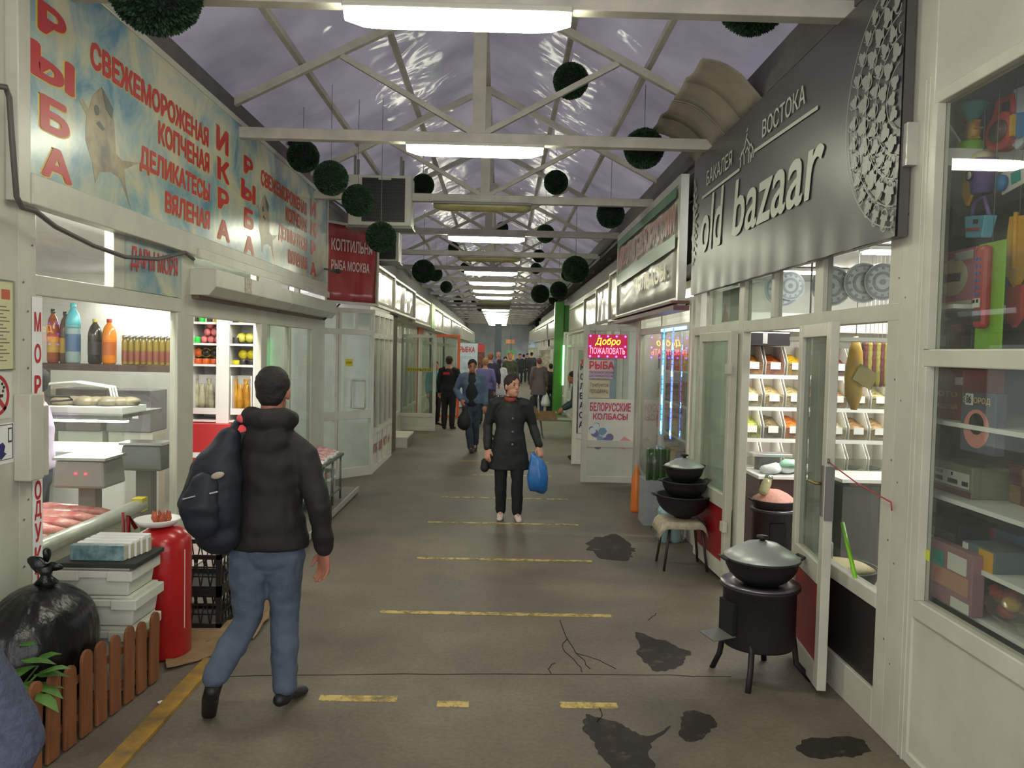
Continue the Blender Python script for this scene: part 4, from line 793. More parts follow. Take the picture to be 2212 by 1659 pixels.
m_=MB(); m_.ell((2.2,c.y,.88),(.15,.26,.09),18,10); m_.jitter(.015,12).build('clear_wrap',Mglass('plastic_wrap',(235,235,235),.08,1.2,.12),t)
m_=MB(); R(m_,3.59,3.62,.98,1.03,-.03,-.028); tag(m_.build('price_tag',M('tag_yellow',(200,210,60),.5)),'small yellow green tag on the toy window frame','tag')
strip_lamp(2.4,2.5,1.6,2.6,3.1,'dim strip light inside the toy stall',Mglow('toy_tube',(255,245,225),4))
# bazaar shop front
bz_=struct(thing('window_10','','x',(RX_,5.5,0)),'white framed glass front of the dried fruit shop','shop front')
m_=MB(); R(m_,3.9,4.02,0,2.55); R(m_,4.02,4.92,.62,.7); R(m_,4.02,4.92,0,.2); R(m_,3.9,8.1,2.09,2.18); R(m_,4.86,4.98,0,2.55); R(m_,6.42,6.56,0,2.55)
R(m_,5.72,5.78,2.18,2.55); R(m_,7.5,7.6,0,2.55); R(m_,8.05,8.15,0,2.6); R(m_,6.56,7.5,.55,.62); R(m_,6.56,8.1,0,.18); R(m_,7.6,8.1,.55,.62); R(m_,4.98,6.42,0,.03)
m_.build('frame',WHITE,bz_,bevel=.005)
for y0,y1,z0,z1,g in ((4.02,4.86,.7,2.09,GLASS),(4.02,4.86,2.18,2.5,GLASS),(4.98,5.72,2.18,2.5,GLASS),(5.78,6.42,2.18,2.5,GLASSD),(6.56,7.5,2.18,2.5,GLASSD),(7.6,8.05,.62,2.09,GLASSD),(6.56,7.5,.62,2.09,GLASSD)):
    m_=MB(); R(m_,y0,y1,z0,z1,-.035,-.03); m_.build('glass_pane',g,bz_)
m_=MB(); R(m_,4.02,4.86,.2,.62,-.05,-.02); m_.build('dark_lower_panel',DARKP,bz_)
for y0,y1 in ((6.56,7.5),(7.6,8.05)): m_=MB(); R(m_,y0,y1,.18,.55,-.05,-.02); m_.build('red_lower_panel',REDP,bz_)
# transom: flag-coloured reflection in the glass, put in as flat coloured panels
m_=MB(); R(m_,6.7,7.0,2.2,2.48,-.06,-.05); m_.build('green_reflection',M('reflection_green',(90,130,80),.4),bz_); m_=MB(); R(m_,7.0,7.25,2.2,2.48,-.06,-.05); m_.build('white_reflection',PAPER,bz_); m_=MB(); RIGHT.poly(m_,[(-7.25,2.2),(-7.0,2.2),(-7.15,2.36)],-.048,.002); m_.build('red_reflection',M('reflection_red',(190,60,70),.4),bz_)
# open leaf near (hinged Y=5.0 folded toward viewer)
def yleaf(name,ya,xa,yb,xb,label):
    U=Vector((xb-xa,yb-ya,0)); w=U.length; N=Vector((U.y,-U.x,0)); N=N if N.x<0 else -N; f=Face((xa,ya,0),U,N)
    t=struct(thing(name,'','x',(xa,ya,.04)),label,'door'); fw=.075
    m_=MB(); f.box(m_,0,fw,.04,2.1,-.025,.025); f.box(m_,w-fw,w,.04,2.1,-.025,.025); f.box(m_,fw,w-fw,.04,.17,-.025,.025); f.box(m_,fw,w-fw,2.02,2.1,-.025,.025); f.box(m_,fw,w-fw,.62,.74,-.025,.025); m_.build('leaf_frame',WHITE,t,bevel=.004)
    m_=MB(); f.box(m_,fw,w-fw,.74,2.02,-.004,.004); m_.build('glass_pane',GLASSD,t)
    m_=MB(); f.box(m_,fw,w-fw,.17,.62,-.012,.012); m_.build('red_lower_panel',REDP,t)
    return t,f,w
dr,f,w=yleaf('door_4',5.0,1.9,4.36,1.83,'white glass door with red lower panel folded open toward the viewer')
m_=MB(); f.box(m_,w-.06,w-.02,1.02,1.3,.025,.032); f.box(m_,w,w+.012,1.0,1.3,-.02,.02); m_.build('lock_plate',GREYM,dr); m_=MB(); m_.tube([f.P(w-.04,1.2,.03),f.P(w-.04,1.2,.07),f.P(w-.12,1.2,.075)],.009,8); m_.build('door_handle',M('brass',(150,130,80),.3,metal=.8),dr)
m_=MB(); m_.tube([f.P(w+.01,1.34,.01),f.P(w+.03,1.345,.02),f.P(w+.05,1.335,.02),f.P(w+.03,1.325,.02),f.P(w+.01,1.34,.01)],.005,6); m_.build('ring',GREYM,dr)
m_=MB(); a=f.P(w+.04,1.33,.02); b=onX(1925,1085,1.93); m_.tube([a,a.lerp(b,.5)-Vector((0,0,.015)),b,(b.x,b.y-.01,b.z-.04)],.0035,6); tag(m_.build('tied_rope',M('cord_red',(170,40,60),.5)),'thin red cord tied from the door ring to the post','cord')
dr2,f2_,w2=yleaf('door_5',6.5,1.9,7.42,1.87,'white glass door with red lower panel folded open away from the viewer')
m_=MB(); 
for z in (.45,1.75): f2_.box(m_,-.03,.05,z,z+.08,.02,.05)
m_.build('hinge',WHITE,dr2)
m_=MB(); m_.tube([onX(1820,1130,2.0),onX(1848,1250,1.97)],.012,8); tag(m_.build('broom_stick',M('lime',(140,214,40),.4)),'lime green stick leaning behind the glass of the dried fruit shop','stick')
# shop sign "old bazaar"
sg=thing('shop_sign','long dark grey shop sign with light lettering and lace ornament','sign',(1.89,5.9,3.1))
SGX=1.88; SF=Face((SGX,0,0),(0,-1,0),(-1,0,0)); SY0,SY1,SZ0,SZ1=3.83,7.98,2.49,3.8
DKS=M('sign_charcoal',(70,68,68),.35,var=.06,spec=.9,bump=.08,bscale=3)
m_=MB(); vs=[];fs=[]; nu,nz=40,12
for i in range(nu+1):
    for j in range(nz+1):
        u=i/nu; z=SZ0+(SZ1-SZ0)*j/nz; fold=.006*max(0,1-j/4)*math.sin(u*70+2*noise.noise(Vector((u*6,0,0))))
        vs.append(SF.P(-SY1+(SY1-SY0)*u,z,fold))
for i in range(nu):
    for j in range(nz): k=i*(nz+1)+j; fs.append((k,k+nz+1,k+nz+2,k+1))
m_.add(vs,fs,0,True); SF.box(m_,-SY1,-SY0,SZ0,SZ1,-.05,-.012); m_.build('panel',DKS,sg,fixn=False)
LT=M('sign_lettering_grey',(196,198,184),.4)
def rl(s,x0,x1,ya,yb,bold=.01,shear=0,nm='lettering'):
    a=onX(x0,ya,SGX); b=onX(x0,yb,SGX); c=onX(x1,(ya+yb)/2,SGX); lettering(SF,s,-a.y,-c.y,b.z,a.z,LT,sg,d=.009,bold=bold,shear=shear,name=nm)
rl('БАКАЛЕЯ',1529,1582,371,401); rl('ВОСТОКА',1650,1740,260,298); rl('bazaar',1587,1779,394,512,.012,.15); rl('old',1518,1563,434,548,.012,.15)
m_=MB()
for xa,ya,xb,yb in ((1519,428,1600,366),(1632,327,1770,232)):
    a=onX(xa,ya,SGX); b=onX(xb,yb,SGX); SF.poly(m_,[(-a.y,a.z-.012),(-b.y,b.z-.012),(-b.y,b.z+.012),(-a.y,a.z+.012)],.009,.002)
m_.build('underline',LT,sg)
# mosque emblem drawn as thin outline
m_=MB()
def ln(pts,w=.012):
    ps=[onX(a,b,SGX) for a,b in pts]
    for p_,q_ in zip(ps,ps[1:]): m_.bar(p_-Vector((.01,0,0)),q_-Vector((.01,0,0)),.002,w,up=(0,0,1))
ln([(1602,362),(1603,336),(1607,325),(1610,336),(1610,356)]); ln([(1600,345),(1611,320),(1613,308),(1617,288)]); ln([(1616,300),(1622,312),(1623,318)]); ln([(1613,330),(1617,318),(1622,330)]); ln([(1620,352),(1621,322),(1625,311),(1629,320),(1630,340)]); ln([(1624,350),(1625,330),(1627,340)]); ln([(1615,284),(1618,281),(1617,276)],.008)
m_.build('dome_emblem',LT,sg)
# lace ornament: half medallion of petals and scrolls
CNT=[0]; OM=M('sign_ornament',(150,152,144),.4); om=MB(); oc=(-SY0+.04,3.16)
def clipok(u,z): return -SY1<u<-SY0-.004 and SZ0+.01<z<SZ1-.01
def petal(u,z,a,l,w):
    pts=[(0,0),(.25,.5),(.55,.5),(.8,.25),(1,0),(.8,-.25),(.55,-.5),(.25,-.5)]
    P=[(u+math.cos(a)*x*l-math.sin(a)*y*w, z+math.sin(a)*x*l+math.cos(a)*y*w) for x,y in pts]
    if all(clipok(*p_) for p_ in P): CNT[0]+=1; SF.poly(om,P,.0085+(CNT[0]%97)*.00003,.0012)
def arc(u,z,r,a0,a1,w,n=10):
    for i in range(n):
        a,b=a0+(a1-a0)*i/n,a0+(a1-a0)*(i+1)/n; P=[(u+q*math.cos(e),z+q*math.sin(e)) for q,e in ((r,a),(r,b),(r-w,b),(r-w,a))]
        if all(clipok(*p_) for p_ in P): CNT[0]+=1; SF.poly(om,P,.0085+(CNT[0]%97)*.00003,.0012)
E_=.95
for rad,n,l,w,ph in ((.1,10,.07,.05,0),(.2,14,.09,.06,.2),(.31,22,.08,.045,0),(.42,26,.1,.06,.1),(.55,34,.075,.045,0)):
    for i in range(n):
        a=2*PI*i/n+ph; u,z=oc[0]+rad*E_*math.cos(a),oc[1]+rad*1.05*math.sin(a)
        petal(u,z,a,l,w); petal(u,z,a+1.1,l*.6,w*.6); petal(u,z,a-1.1,l*.6,w*.6)
        if rad>.25: arc(u,z,.035,a+.5,a+4.6,.007); arc(u+.05*math.cos(a+PI/n*1.5),z+.05*math.sin(a+PI/n*1.5),.03,-a,-a+4.4,.006)
for r in (.17,.29,.40,.53,.63): arc(oc[0],oc[1],r,PI*.5,PI*1.5,.006,60)
om.build('lace_ornament',OM,sg)
om=MB(); oc2=(-SY1+.02,3.2)
for rad in (.08,.16,.24):
    for i in range(14):
        a=-PI/2+PI*i/13; petal(oc2[0]+rad*.6*math.cos(a),oc2[1]+rad*1.6*math.sin(a),a,.06,.04)
om.build('lace_ornament',OM,sg)
# bazaar interior
m_=MB(); m_.box(6.3,6.4,3.7,9.6,0,2.9); m_.box(2.6,6.3,9.5,9.6,0,2.9); m_.box(2.92,6.3,3.64,3.72,0,2.9); struct(m_.build('wall_right',INWALL),'white inner walls of the dried fruit shop','wall')
m_=MB(); m_.box(2.02,6.3,3.7,9.5,2.8,2.88); struct(m_.build('ceiling_2',INCEIL),'white ceiling inside the dried fruit shop','ceiling')
m_=MB(); m_.box(2.02,6.3,3.7,9.5,0,.012); struct(m_.build('floor_2',FLOORIN),'light floor inside the dried fruit shop','floor')
strip_lamp(2.9,4.1,6.3,6.45,2.74,'strip light on the ceiling near the dried fruit shop door'); strip_lamp(4.4,5.6,7.8,7.95,2.74,'strip light on the ceiling over the fruit bins'); strip_lamp(2.8,3.9,8.0,8.1,2.74,'strip light on the ceiling above the near fruit bins'); strip_lamp(3.6,4.8,4.9,5.02,2.74,'strip light on the ceiling behind the fixed glass of the dried fruit shop')
# bin rack, crosswise
GY=8.7
def gx(px): return onY(px,800,GY).x
def gz(py,px=1660): return onY(px,py,GY).z
BZ=[gz(808)-.0,gz(877),gz(945),gz(1012)]
rack=thing('bin_rack','white lit shelving rack holding the dried fruit bins','rack',(gx(1760),GY,0))
x0,x1=gx(1604),gx(1604)+.235*11
for i,z in enumerate(BZ): m_=MB(); m_.box(x0,x1,GY-.02,GY+.4,z-.025,z-.01); m_.box(x0,x1,GY-.035,GY-.02,z-.05,z-.008); m_.build('shelf_board',WHITEP,rack); m_=MB(); m_.box(x0,x1,GY+.03,GY+.06,z-.04,z-.026); m_.build('under_light',Mglow('bin_light',(255,248,235),9),rack)
m_=MB(); m_.box(x0,x1,GY+.4,GY+.42,.02,2.4); m_.box(x0-.03,x0,GY,GY+.42,.02,2.4); m_.box(x1,x1+.03,GY,GY+.42,.02,2.4); m_.build('cabinet',WHITEP,rack)
m_=MB(); m_.box(x0,x1,GY-.02,GY+.4,BZ[0]+.47,BZ[0]+.49); m_.build('top_board',WHITEP,rack)
CL=Mglass('clear_bin',(232,232,228),.06,1.1,.05)
conts=[[('orange candied fruit',(206,120,40),(230,160,60)),('red orange dried apricots',(200,84,36),(220,120,50)),('green and yellow candied mix',(180,190,30),(240,170,30)),('brown dried dates',(110,60,30),(150,90,50)),('dark red dried cherries',(110,36,40),(150,60,60)),('brown raisins',(96,56,34),(150,100,60)),('dark mixed nuts',(100,64,40),(160,110,70)),('red dried berries',(150,50,40),(190,90,60)),('brown figs',(120,84,50),(160,120,80)),('golden raisins',(170,120,50),(210,160,80)),('prunes',(50,36,36),(80,60,56))],
 [('cream cashew nuts',(222,200,140),(240,226,180)),('pale peanuts',(214,186,130),(236,214,160)),('cream mixed nuts',(210,192,130),(236,220,170)),('almonds',(150,96,54),(190,130,80)),('hazelnuts',(170,120,70),(206,160,110)),('walnuts',(180,140,90),(214,180,130)),('pale pistachios',(196,180,120),(220,206,150)),('salted nuts',(214,180,140),(236,210,180)),('peeled seeds',(220,200,170),(236,224,200)),('pine nuts',(214,180,120),(230,200,150)),('pumpkin seeds',(120,130,70),(170,176,110))],
 [('lime green peas',(190,206,80),(216,226,120)),('white striped beans',(220,204,150),(80,64,40)),('orange lentils',(222,120,40),(236,150,70)),('dark beans',(90,50,40),(130,80,60)),('pale beans',(206,186,150),(226,210,180)),('brown rice',(190,140,90),(210,170,120)),('tan grain',(206,166,116),(224,190,140)),('cream grain',(222,200,150),(236,220,180)),('brown buckwheat',(110,80,66),(150,120,100)),('chickpeas',(206,170,110),(226,196,140)),('mung beans',(90,110,60),(130,146,90))]]
rown=['top row','second row','third row','bottom row']
g='dried fruit and nut bins'
for i in range(4):
    z=BZ[i]
    for k in range(11):
        if i==3 and k<1: pass
        xx=x0+.235*k+.012; wv=.21; h=.2
        name=conts[i][k][0] if i<3 else 'grey dust and scraps'
        if i==3: lab='nearly empty clear bin in the bottom row, %s from the left'%ORD[k].replace('nearest','first')
        else: lab='clear bin of %s, %s of the rack'%(name,rown[i])
        t=thing('food_bin',lab,'bin',(xx+wv/2,GY,z),g)
        m_=MB()
        # sloped open front bin: front wall low, sides taper up to back
        for sx_ in (xx,xx+wv-.006): m_.prism([(sx_,GY-.01,z),(sx_,GY+.34,z),(sx_,GY+.34,z+.3),(sx_,GY+.1,z+.3),(sx_,GY-.03,z+.13)],(.006,0,0))
        m_.box(xx,xx+wv,GY+.335,GY+.342,z,z+.3); m_.box(xx,xx+wv,GY-.01,GY+.34,z-.006,z); 
        m_.build('bin_wall',M('bin_plastic',(226,224,216),.25),t)
        m_=MB(); m_.box(xx+.006,xx+wv-.006,GY-.024,GY-.02,z,z+.13); m_.build('clear_front',CL,t)
        if i<3:
            c1,c2=conts[i][k][1:]
            nx,ny=10,8; vs=[];fs=[]
            for a in range(nx+1):
                for b in range(ny+1):
                    u,v=a/nx,b/ny; vs.append((xx+.008+(wv-.016)*u, GY-.018+.33*v, z+.1+.1*v+.012*noise.noise(Vector((u*7+k*3,v*7,i*5)))+(.02*math.sin(u*PI))))
            for a in range(nx):
                for b in range(ny): q_=a*(ny+1)+b; fs.append((q_,q_+ny+1,q_+ny+2,q_+1))
            nv=len(vs); low=[(p_[0],p_[1],z+.002) for p_ in vs]
            m_=MB(); m_.add(vs,fs,0,True); m_.box(xx+.008,xx+wv-.008,GY-.018,GY+.3,z+.002,z+.1)
            o=m_.build('contents',M('food_%d_%d'%(i,k),tuple(int(v*.72) for v in c1),.5,col2=tuple(min(255,int(v*1.05)) for v in c2),scale=30,bump=.9,bscale=60),t); o['kind']='stuff'
            m_=MB(); m_.box(xx+.05,xx+.16,GY-.03,GY-.026,z+.055,z+.13); m_.build('price_card',PAPER,t)
        elif k>1:
            m_=MB(); m_.ell((xx+wv/2,GY+.14,z+.012),(.08,.12,.02),14,8); o=m_.build('contents',M('grey_scraps',(90,92,92),.6,var=.2,scale=30),t); o['kind']='stuff'
t=thing('black_tray','black glossy display tray on top of the fruit rack','tray',(gx(1650),GY,BZ[0]+.38)); m_=MB(); m_.box(gx(1606),gx(1700),GY-.08,GY+.3,BZ[0]+.31,BZ[0]+.46); m_.build('tray',M('gloss_black',(36,36,38),.15),t,bevel=.015); m_=MB(); m_.box(gx(1640),gx(1650),GY-.086,GY-.08,BZ[0]+.33,BZ[0]+.44); m_.build('divider',STEEL,t)
# counter in front
cn=thing('shop_counter','dark brown shop counter with white top by the open door','counter',(2.75,7.3,0))
m_=MB(); m_.box(2.35,3.0,7.1,7.6,.012,.8); m_.build('body',M('counter_brown',(64,44,40),.4),cn); m_=MB(); m_.box(2.33,3.02,7.08,7.62,.8,.83); m_.build('top_board',WHITEP,cn,bevel=.004)
cn=thing('display_counter','long dark grey display counter behind the fixed glass','counter',(4.2,7.3,0))
m_=MB(); m_.box(3.06,5.8,7.0,7.5,.012,.76); m_.build('body',M('counter_grey',(84,82,80),.4),cn); m_=MB(); m_.box(3.04,5.8,6.97,7.52,.8,.83); m_.build('top_board',WHITEP,cn); m_=MB(); m_.box(3.06,5.8,6.99,7.0,.7,.78); m_.build('glass_edge',GLASS,cn)
m_=MB(); 
for k in range(24): m_.ell((3.2+k*.1,7.06+.02*(k%3),.775),(.06,.04,.024),8,6)
tag(m_.build('candy_pile',M('candy_pink',(214,160,150),.4,col2=(236,206,196),scale=20)),'pale pink sweets spread along the display counter edge','sweets',kind='stuff')
def cz_(px,py,Y): return onY(px,py,Y)
t=thing('bag_pile','crumpled white and mint plastic bags on the brown counter','bags',(2.75,7.3,.83))
m_=MB(); 
for k,(x,y,r) in enumerate(((2.5,7.25,.1),(2.62,7.3,.12),(2.75,7.35,.11),(2.9,7.3,.1))): m_.ell((x,y,.87),(r,.12,.05),14,8)
m_.jitter(.03,9).build('white_bag',M('bag_white',(232,236,234),.3),t); m_=MB(); m_.ell((2.66,7.22,.93),(.1,.08,.035),14,8); m_.jitter(.02,12).build('mint_bag',M('bag_mint',(170,224,196),.35),t)
m_=MB(); m_.ell((2.9,7.18,.93),(.085,.07,.03),14,8); m_.ell((2.9,7.12,.87),(.07,.03,.05),14,8); m_.jitter(.015,12); tag(m_.build('yellow_bag',M('bag_yellow',(240,226,20),.35)),'bright yellow folded bag on the brown counter','bag')
a=cz_(1640,978,7.5); t=thing('scale','grey flat weighing scale at the end of the brown counter','scale',(2.5,7.45,.83)); m_=MB(); m_.box(2.37,2.75,7.4,7.58,.96,.99); m_.build('plate',STEEL,t,bevel=.005); m_=MB(); m_.box(2.45,2.65,7.45,7.58,.831,.96); m_.build('body',GREYM,t)
# hanging things behind fixed glass
c=onY(1845,840,6.4); t=thing('hanging_bag','long yellow plastic bag hanging behind the fixed glass','bag',tuple(c)); m_=MB(); m_.tube([(c.x,c.y,c.z-.17),(c.x,c.y,c.z-.05),(c.x-.01,c.y,c.z+.12),(c.x,c.y,c.z+.3),(c.x,c.y,c.z+.42)],[(.03,.02),(.075,.05),(.08,.05),(.06,.04),(.02,.01)],14); m_.jitter(.02,10).build('bag_body',M('bag_amber',(214,166,70),.35,col2=(160,140,80),scale=5),t); m_=MB(); m_.tube([(c.x,c.y,c.z+.4),(c.x,c.y,2.8)],.004,6); m_.build('string',GREYM,t)
m_=MB(); m_.obox((c.x+.06,c.y-.06,c.z+.1),(.18,.01,.14),(0,.5,.1)); m_.build('paper_tag',M('tag_olive',(150,140,90),.5),t)
CH=M('churchkhela',(92,40,42),.4,bump=.6,bscale=30); CH2=M('churchkhela_green',(140,130,60),.4,bump=.6,bscale=30)
for k in range(7):
    c=onY(1868+k*9,775,6.9); m_=MB(); z0_,z1_=c.z-.22,c.z+.12
    m_.tube([(c.x,c.y,z0_+(z1_-z0_)*i/9) for i in range(10)],[.027+.006*(i%2) for i in range(10)],10,round_=True); t=thing('nut_string','dark red nut candy string hanging behind the fixed glass, %s from the door'%ORD[k].replace('nearest','first'),'candy',(c.x,c.y,z0_),'hanging nut candy strings'); m_.build('candy',CH if k%2==0 else CH2,t); m_=MB(); m_.tube([(c.x,c.y,z1_),(c.x,c.y,2.8)],.003,6); m_.build('thread',WTOY,t)
PL1=M('plate_grey',(196,202,206),.2); PL2=M('plate_dark',(134,144,156),.25)
for k,(px,py,r) in enumerate(((1795,618,.15),(1862,612,.15),(1900,610,.14),(1690,625,.16),(1705,618,.13))):
    c=onY(px,py,6.0 if px>1750 else 7.2); t=thing('decorative_plate',['grey patterned plate, left of three behind the end transom glass','grey patterned plate, middle of three behind the end transom glass','grey patterned plate, right of three behind the end transom glass','large patterned plate behind the transom over the open door','smaller patterned plate overlapping the large one over the door'][k],'plate',tuple(c),'decorative plates behind the transom')
    pf=Face((c.x,c.y-.02*(k%3),c.z),(1,0,0),(0,-1,0)); m_=MB(); pf.disc(m_,0,0,r,0,.015,28); m_.build('plate',PL1,t)
    m_=MB(); pf.ring(m_,0,0,r*.93,.018,.015,.003); pf.ring(m_,0,0,r*.55,.02,.015,.003); pf.disc(m_,0,0,r*.16,.015,.003)
    for i in range(12): a=2*PI*i/12; pf.disc(m_,r*.72*math.cos(a),r*.72*math.sin(a),r*.08,.015,.003,8)
    m_.build('painted_pattern',PL2,t)
m_=MB(); m_.box(2.3,4.4,6.03,6.35,2.03,2.06); 
t=thing('plate_shelf','white shelf under the decorative plates','shelf',(3.3,6.2,2.03)); m_.build('shelf_board',WHITEP,t); m_=MB(); 
for x,y in ((2.4,6.2),(4.3,6.2)): m_.tube([(x,y,2.06),(x,y,2.8)],.008,6)
m_.build('hanger_rod',GREYM,t)
# salt kazan stove inside
# ------------------------------------------------------------------ right side beyond the dried fruit shop
st2,lp=stall_front(RIGHT,-11.2,-8.25,'glass front of the sausage shop with blue light strip','shop front',npost=2,base=.1,top=2.45,tr=2.2,name='window_11',lit=True,depth=.55,glass=GLASS)
BLU=Mglow('led_blue',(40,110,255),9); BLU2=Mglow('led_cyan',(120,220,255),12)
for k,px in enumerate((1432,1452)):
    a=onX(px,800,1.93); t=thing('light_strip',['bright blue vertical light strip on the sausage shop glass','fainter blue light strip just beside the bright one'][k],'light strip',(1.93,a.y,.95),'blue light strips')
    m_=MB(); z=.95
    while z<2.18: m_.box(1.925,1.935,a.y-.014,a.y+.014,z,z+.045); z+=.06
    m_.build('led',[BLU,Mglow('led_violet',(90,110,255),3)][k],t); m_=MB()
    for z in (.98,1.3,1.65,1.95): m_.box(1.922,1.926,a.y-.016,a.y+.016,z,z+.12-.06*k)
    m_.build('bright_led',BLU2,t); m_=MB(); m_.box(1.935,1.94,a.y-.018,a.y+.018,.94,2.2); m_.build('strip_backing',WHITEP,t)
m_=MB(); RIGHT.box(m_,-9.7,-8.4,2.17,2.2,.0,.012); tag(m_.build('light_strip',Mglow('led_top',(130,190,255),4)),'pale blue light strip along the top of the sausage shop glass','light strip','blue light strips')
goods_shelf(RIGHT,-11.0,-8.4,.2,(.5,.9,1.3,1.7),'sausage shop shelf with packets',8,.28,'packets in the sausage shop','sausage_packet')
# goods at foot of sausage shop
c=onZ(1440,1090); t=thing('greens_crate','clear bag of green cucumbers standing at the sausage shop corner','bag',(1.72,8.9,.5))
m_=MB(); m_.box(1.62,1.9,8.75,9.1,0,.5); m_.build('plinth',M('plinth_grey',(150,154,156),.5,var=.15),t); m_=MB(); 
for k in range(10): m_.tube([(1.66+.024*k,8.8+.03*(k%3),.51),(1.66+.024*k,8.8+.03*(k%3),.83)],.02,8,round_=True)
m_.build('cucumber',M('cuke',(60,96,40),.4,var=.3),t); m_=MB(); m_.ell((1.76,8.9,.69),(.165,.17,.19),16,10); m_.jitter(.02,9).build('clear_wrap',MC['plastic_wrap'],t)
t=thing('water_pack','blue wrapped bottles standing on the floor behind the kazan stool','bottles',(1.75,8.05,0)); m_=MB()
for k in range(4): m_.lathe([(.05,0),(.055,.02),(.055,.3),(.02,.4),(.02,.44)],(1.70+.11*(k%2),8.0+.12*(k//2),0),14)
m_.build('bottle',M('water_blue',(160,196,206),.2),t); m_=MB(); m_.box(1.64,1.88,7.94,8.2,.02,.3); m_.build('wrap',MC['plastic_wrap'],t)
m_=MB(); m_.lathe([(.06,0),(.065,.03),(.06,.4),(.02,.52),(.02,.56)],(1.66,9.5,0),14); tag(m_.build('orange_bottle',M('bottle_orange',(222,120,50),.3)),'tall orange bottle standing on the floor by the sausage shop','bottle')
# doorway beyond and poster door
m_=MB(); RIGHT.box(m_,-11.4,-11.2,0,2.5,-.06,.02); RIGHT.box(m_,-12.6,-12.5,0,2.5,-.06,.02); RIGHT.box(m_,-12.5,-11.4,2.3,2.5,-.06,.02); struct(m_.build('trim_doorway',WHITE),'white doorway frame of the sausage shop','trim')
pd,f,w=leaf("door_6",onY(1257,900,11.55).x,onY(1383,900,11.55).x,11.55,.02,2.3,'open white door with sausage poster and glowing red welcome sign',rail=.58,fw=.085)
pz=lambda py:onY(1320,py,11.53).z
pu=lambda px:onY(px,900,11.53).x-onY(1257,900,11.55).x
po=thing('sausage_poster','cream sausage poster with pink lettering taped on the open door','poster',tuple(f.P(.43,pz(975),.03)))
m_=MB(); f.box(m_,pu(1268),pu(1370),pz(977),pz(862),.012,.016); m_.build('sheet',M('poster_cream',(226,222,196),.5,col2=(206,206,206),scale=2),po)
PKL=M('poster_pink',(200,60,110),.5); lettering(f,'БЕЛОРУССКИЕ',pu(1274),pu(1362),pz(889),pz(870),PKL,po,d=.02,bold=.03); lettering(f,'КОЛБАСЫ',pu(1281),pu(1356),pz(907),pz(893),PKL,po,d=.02,bold=.03)
m_=MB(); rr=random.Random(3)
for k in range(16): f.disc(m_,pu(1278+rr.random()*50),pz(965-rr.random()*45),.03+.03*rr.random(),.0165+.0003*k,.0003,12,mi=k%3)
m_.build('food_picture',[M('pic_blue',(120,150,180),.5),M('pic_white',(214,220,226),.5),M('pic_violet',(120,110,150),.5)],po)
m_=MB(); f.poly(m_,[(pu(1330),pz(962)),(pu(1350),pz(942)),(pu(1366),pz(952)),(pu(1350),pz(972))],.018,.001); m_.build('meat_picture',M('pic_pink',(214,150,150),.5),po)
m_=MB(); f.box(m_,pu(1270),pu(1315),pz(860),pz(822),.012,.015); vp=tag(m_.build('job_notice',M('notice_cream2',(214,200,170),.6)),'cream paper notice taped on the open door above the poster','notice')
lettering(f,'Требуется',pu(1273),pu(1312),pz(838),pz(828),M('ink2',(110,90,80)),vp,d=.017,bold=.01); lettering(f,'продавец',pu(1273),pu(1312),pz(852),pz(842),M('ink2',(110,90,80)),vp,d=.017,bold=.01)
m_=MB(); f.box(m_,pu(1268),pu(1322),pz(818),pz(778),.012,.014); vp=tag(m_.build('fish_notice',M('notice_pinkwhite',(214,186,190),.5)),'pale notice with red fish word on the open door','notice')
lettering(f,'РЫБА',pu(1270),pu(1324),pz(798),pz(781),RED,vp,d=.016,bold=.04); lettering(f,'СВЕЖЕМОРОЖЕНАЯ',pu(1270),pu(1324),pz(808),pz(802),M('ink_violet',(110,90,140)),vp,d=.016,bold=.02); lettering(f,'ДЕЛИКАТЕСЫ',pu(1270),pu(1324),pz(816),pz(810),M('ink_violet',(110,90,140)),vp,d=.016,bold=.02)
# neon sign
ns=thing('neon_sign','glowing red welcome sign with yellow script and violet lights on the open door','sign',tuple(f.P(.4,pz(772),.03)))
u0,u1,z0,z1=pu(1266),pu(1350),pz(774),pz(723)
m_=MB(); f.box(m_,u0,u1,z0,z1,.035,.05); m_.build('board',M('neon_board',(150,20,60),.4,emit=(190,10,70),es=.55),ns)
NY=Mglow('neon_yellow',(255,190,30),7); NR=Mglow('neon_pink',(255,90,110),6); NV=Mglow('neon_violet',(90,60,255),10)
lettering(f,'Добро',u0+.1,u1-.1,z0+.17,z1-.05,NY,ns,d=.052,bold=.0,shear=.2); lettering(f,'ПОЖАЛОВАТЬ',u0+.03,u1-.03,z0+.06,z0+.15,NR,ns,d=.052,bold=.0)
m_=MB()
for k in range(5):
    for zz in (z0+.025,z1-.025): f.disc(m_,u0+.03+(u1-u0-.06)*k/4,zz,.014,.051,.004,10)
for uu in (u0+.03,u1-.03): f.disc(m_,uu,(z0+z1)/2,.014,.051,.004,10)
m_.build('led',NV,ns); m_=MB(); m_.tube([f.P(u0+.1,z1,.03),f.P(u0+.1,z1+.08,.03)],.004,6); m_.tube([f.P(u1-.1,z1,.03),f.P(u1-.1,z1+.08,.03)],.004,6); m_.build('chain',GREYM,ns)
d7,f7,w7=leaf('door_7',onY(1236,900,13.3).x,2.0,13.3,.03,2.0,'second open door behind the poster door on the right',rail=.5)
m_=MB(); f7.box(m_,.1,.2,.55,1.75,.0,.012); vs_=m_.build('vertical_sign',M('vs_grey',(196,190,188),.5),d7); 
for i,ch in enumerate('КОЛБАСА'): lettering(f7,ch,.115,.185,1.6-i*.16,1.71-i*.16,DKB,vs_,d=.016,bold=.03)
m_=MB(); f7.box(m_,.13,.19,1.7,1.78,.012,.016); m_.build('red_mark',RED,d7)
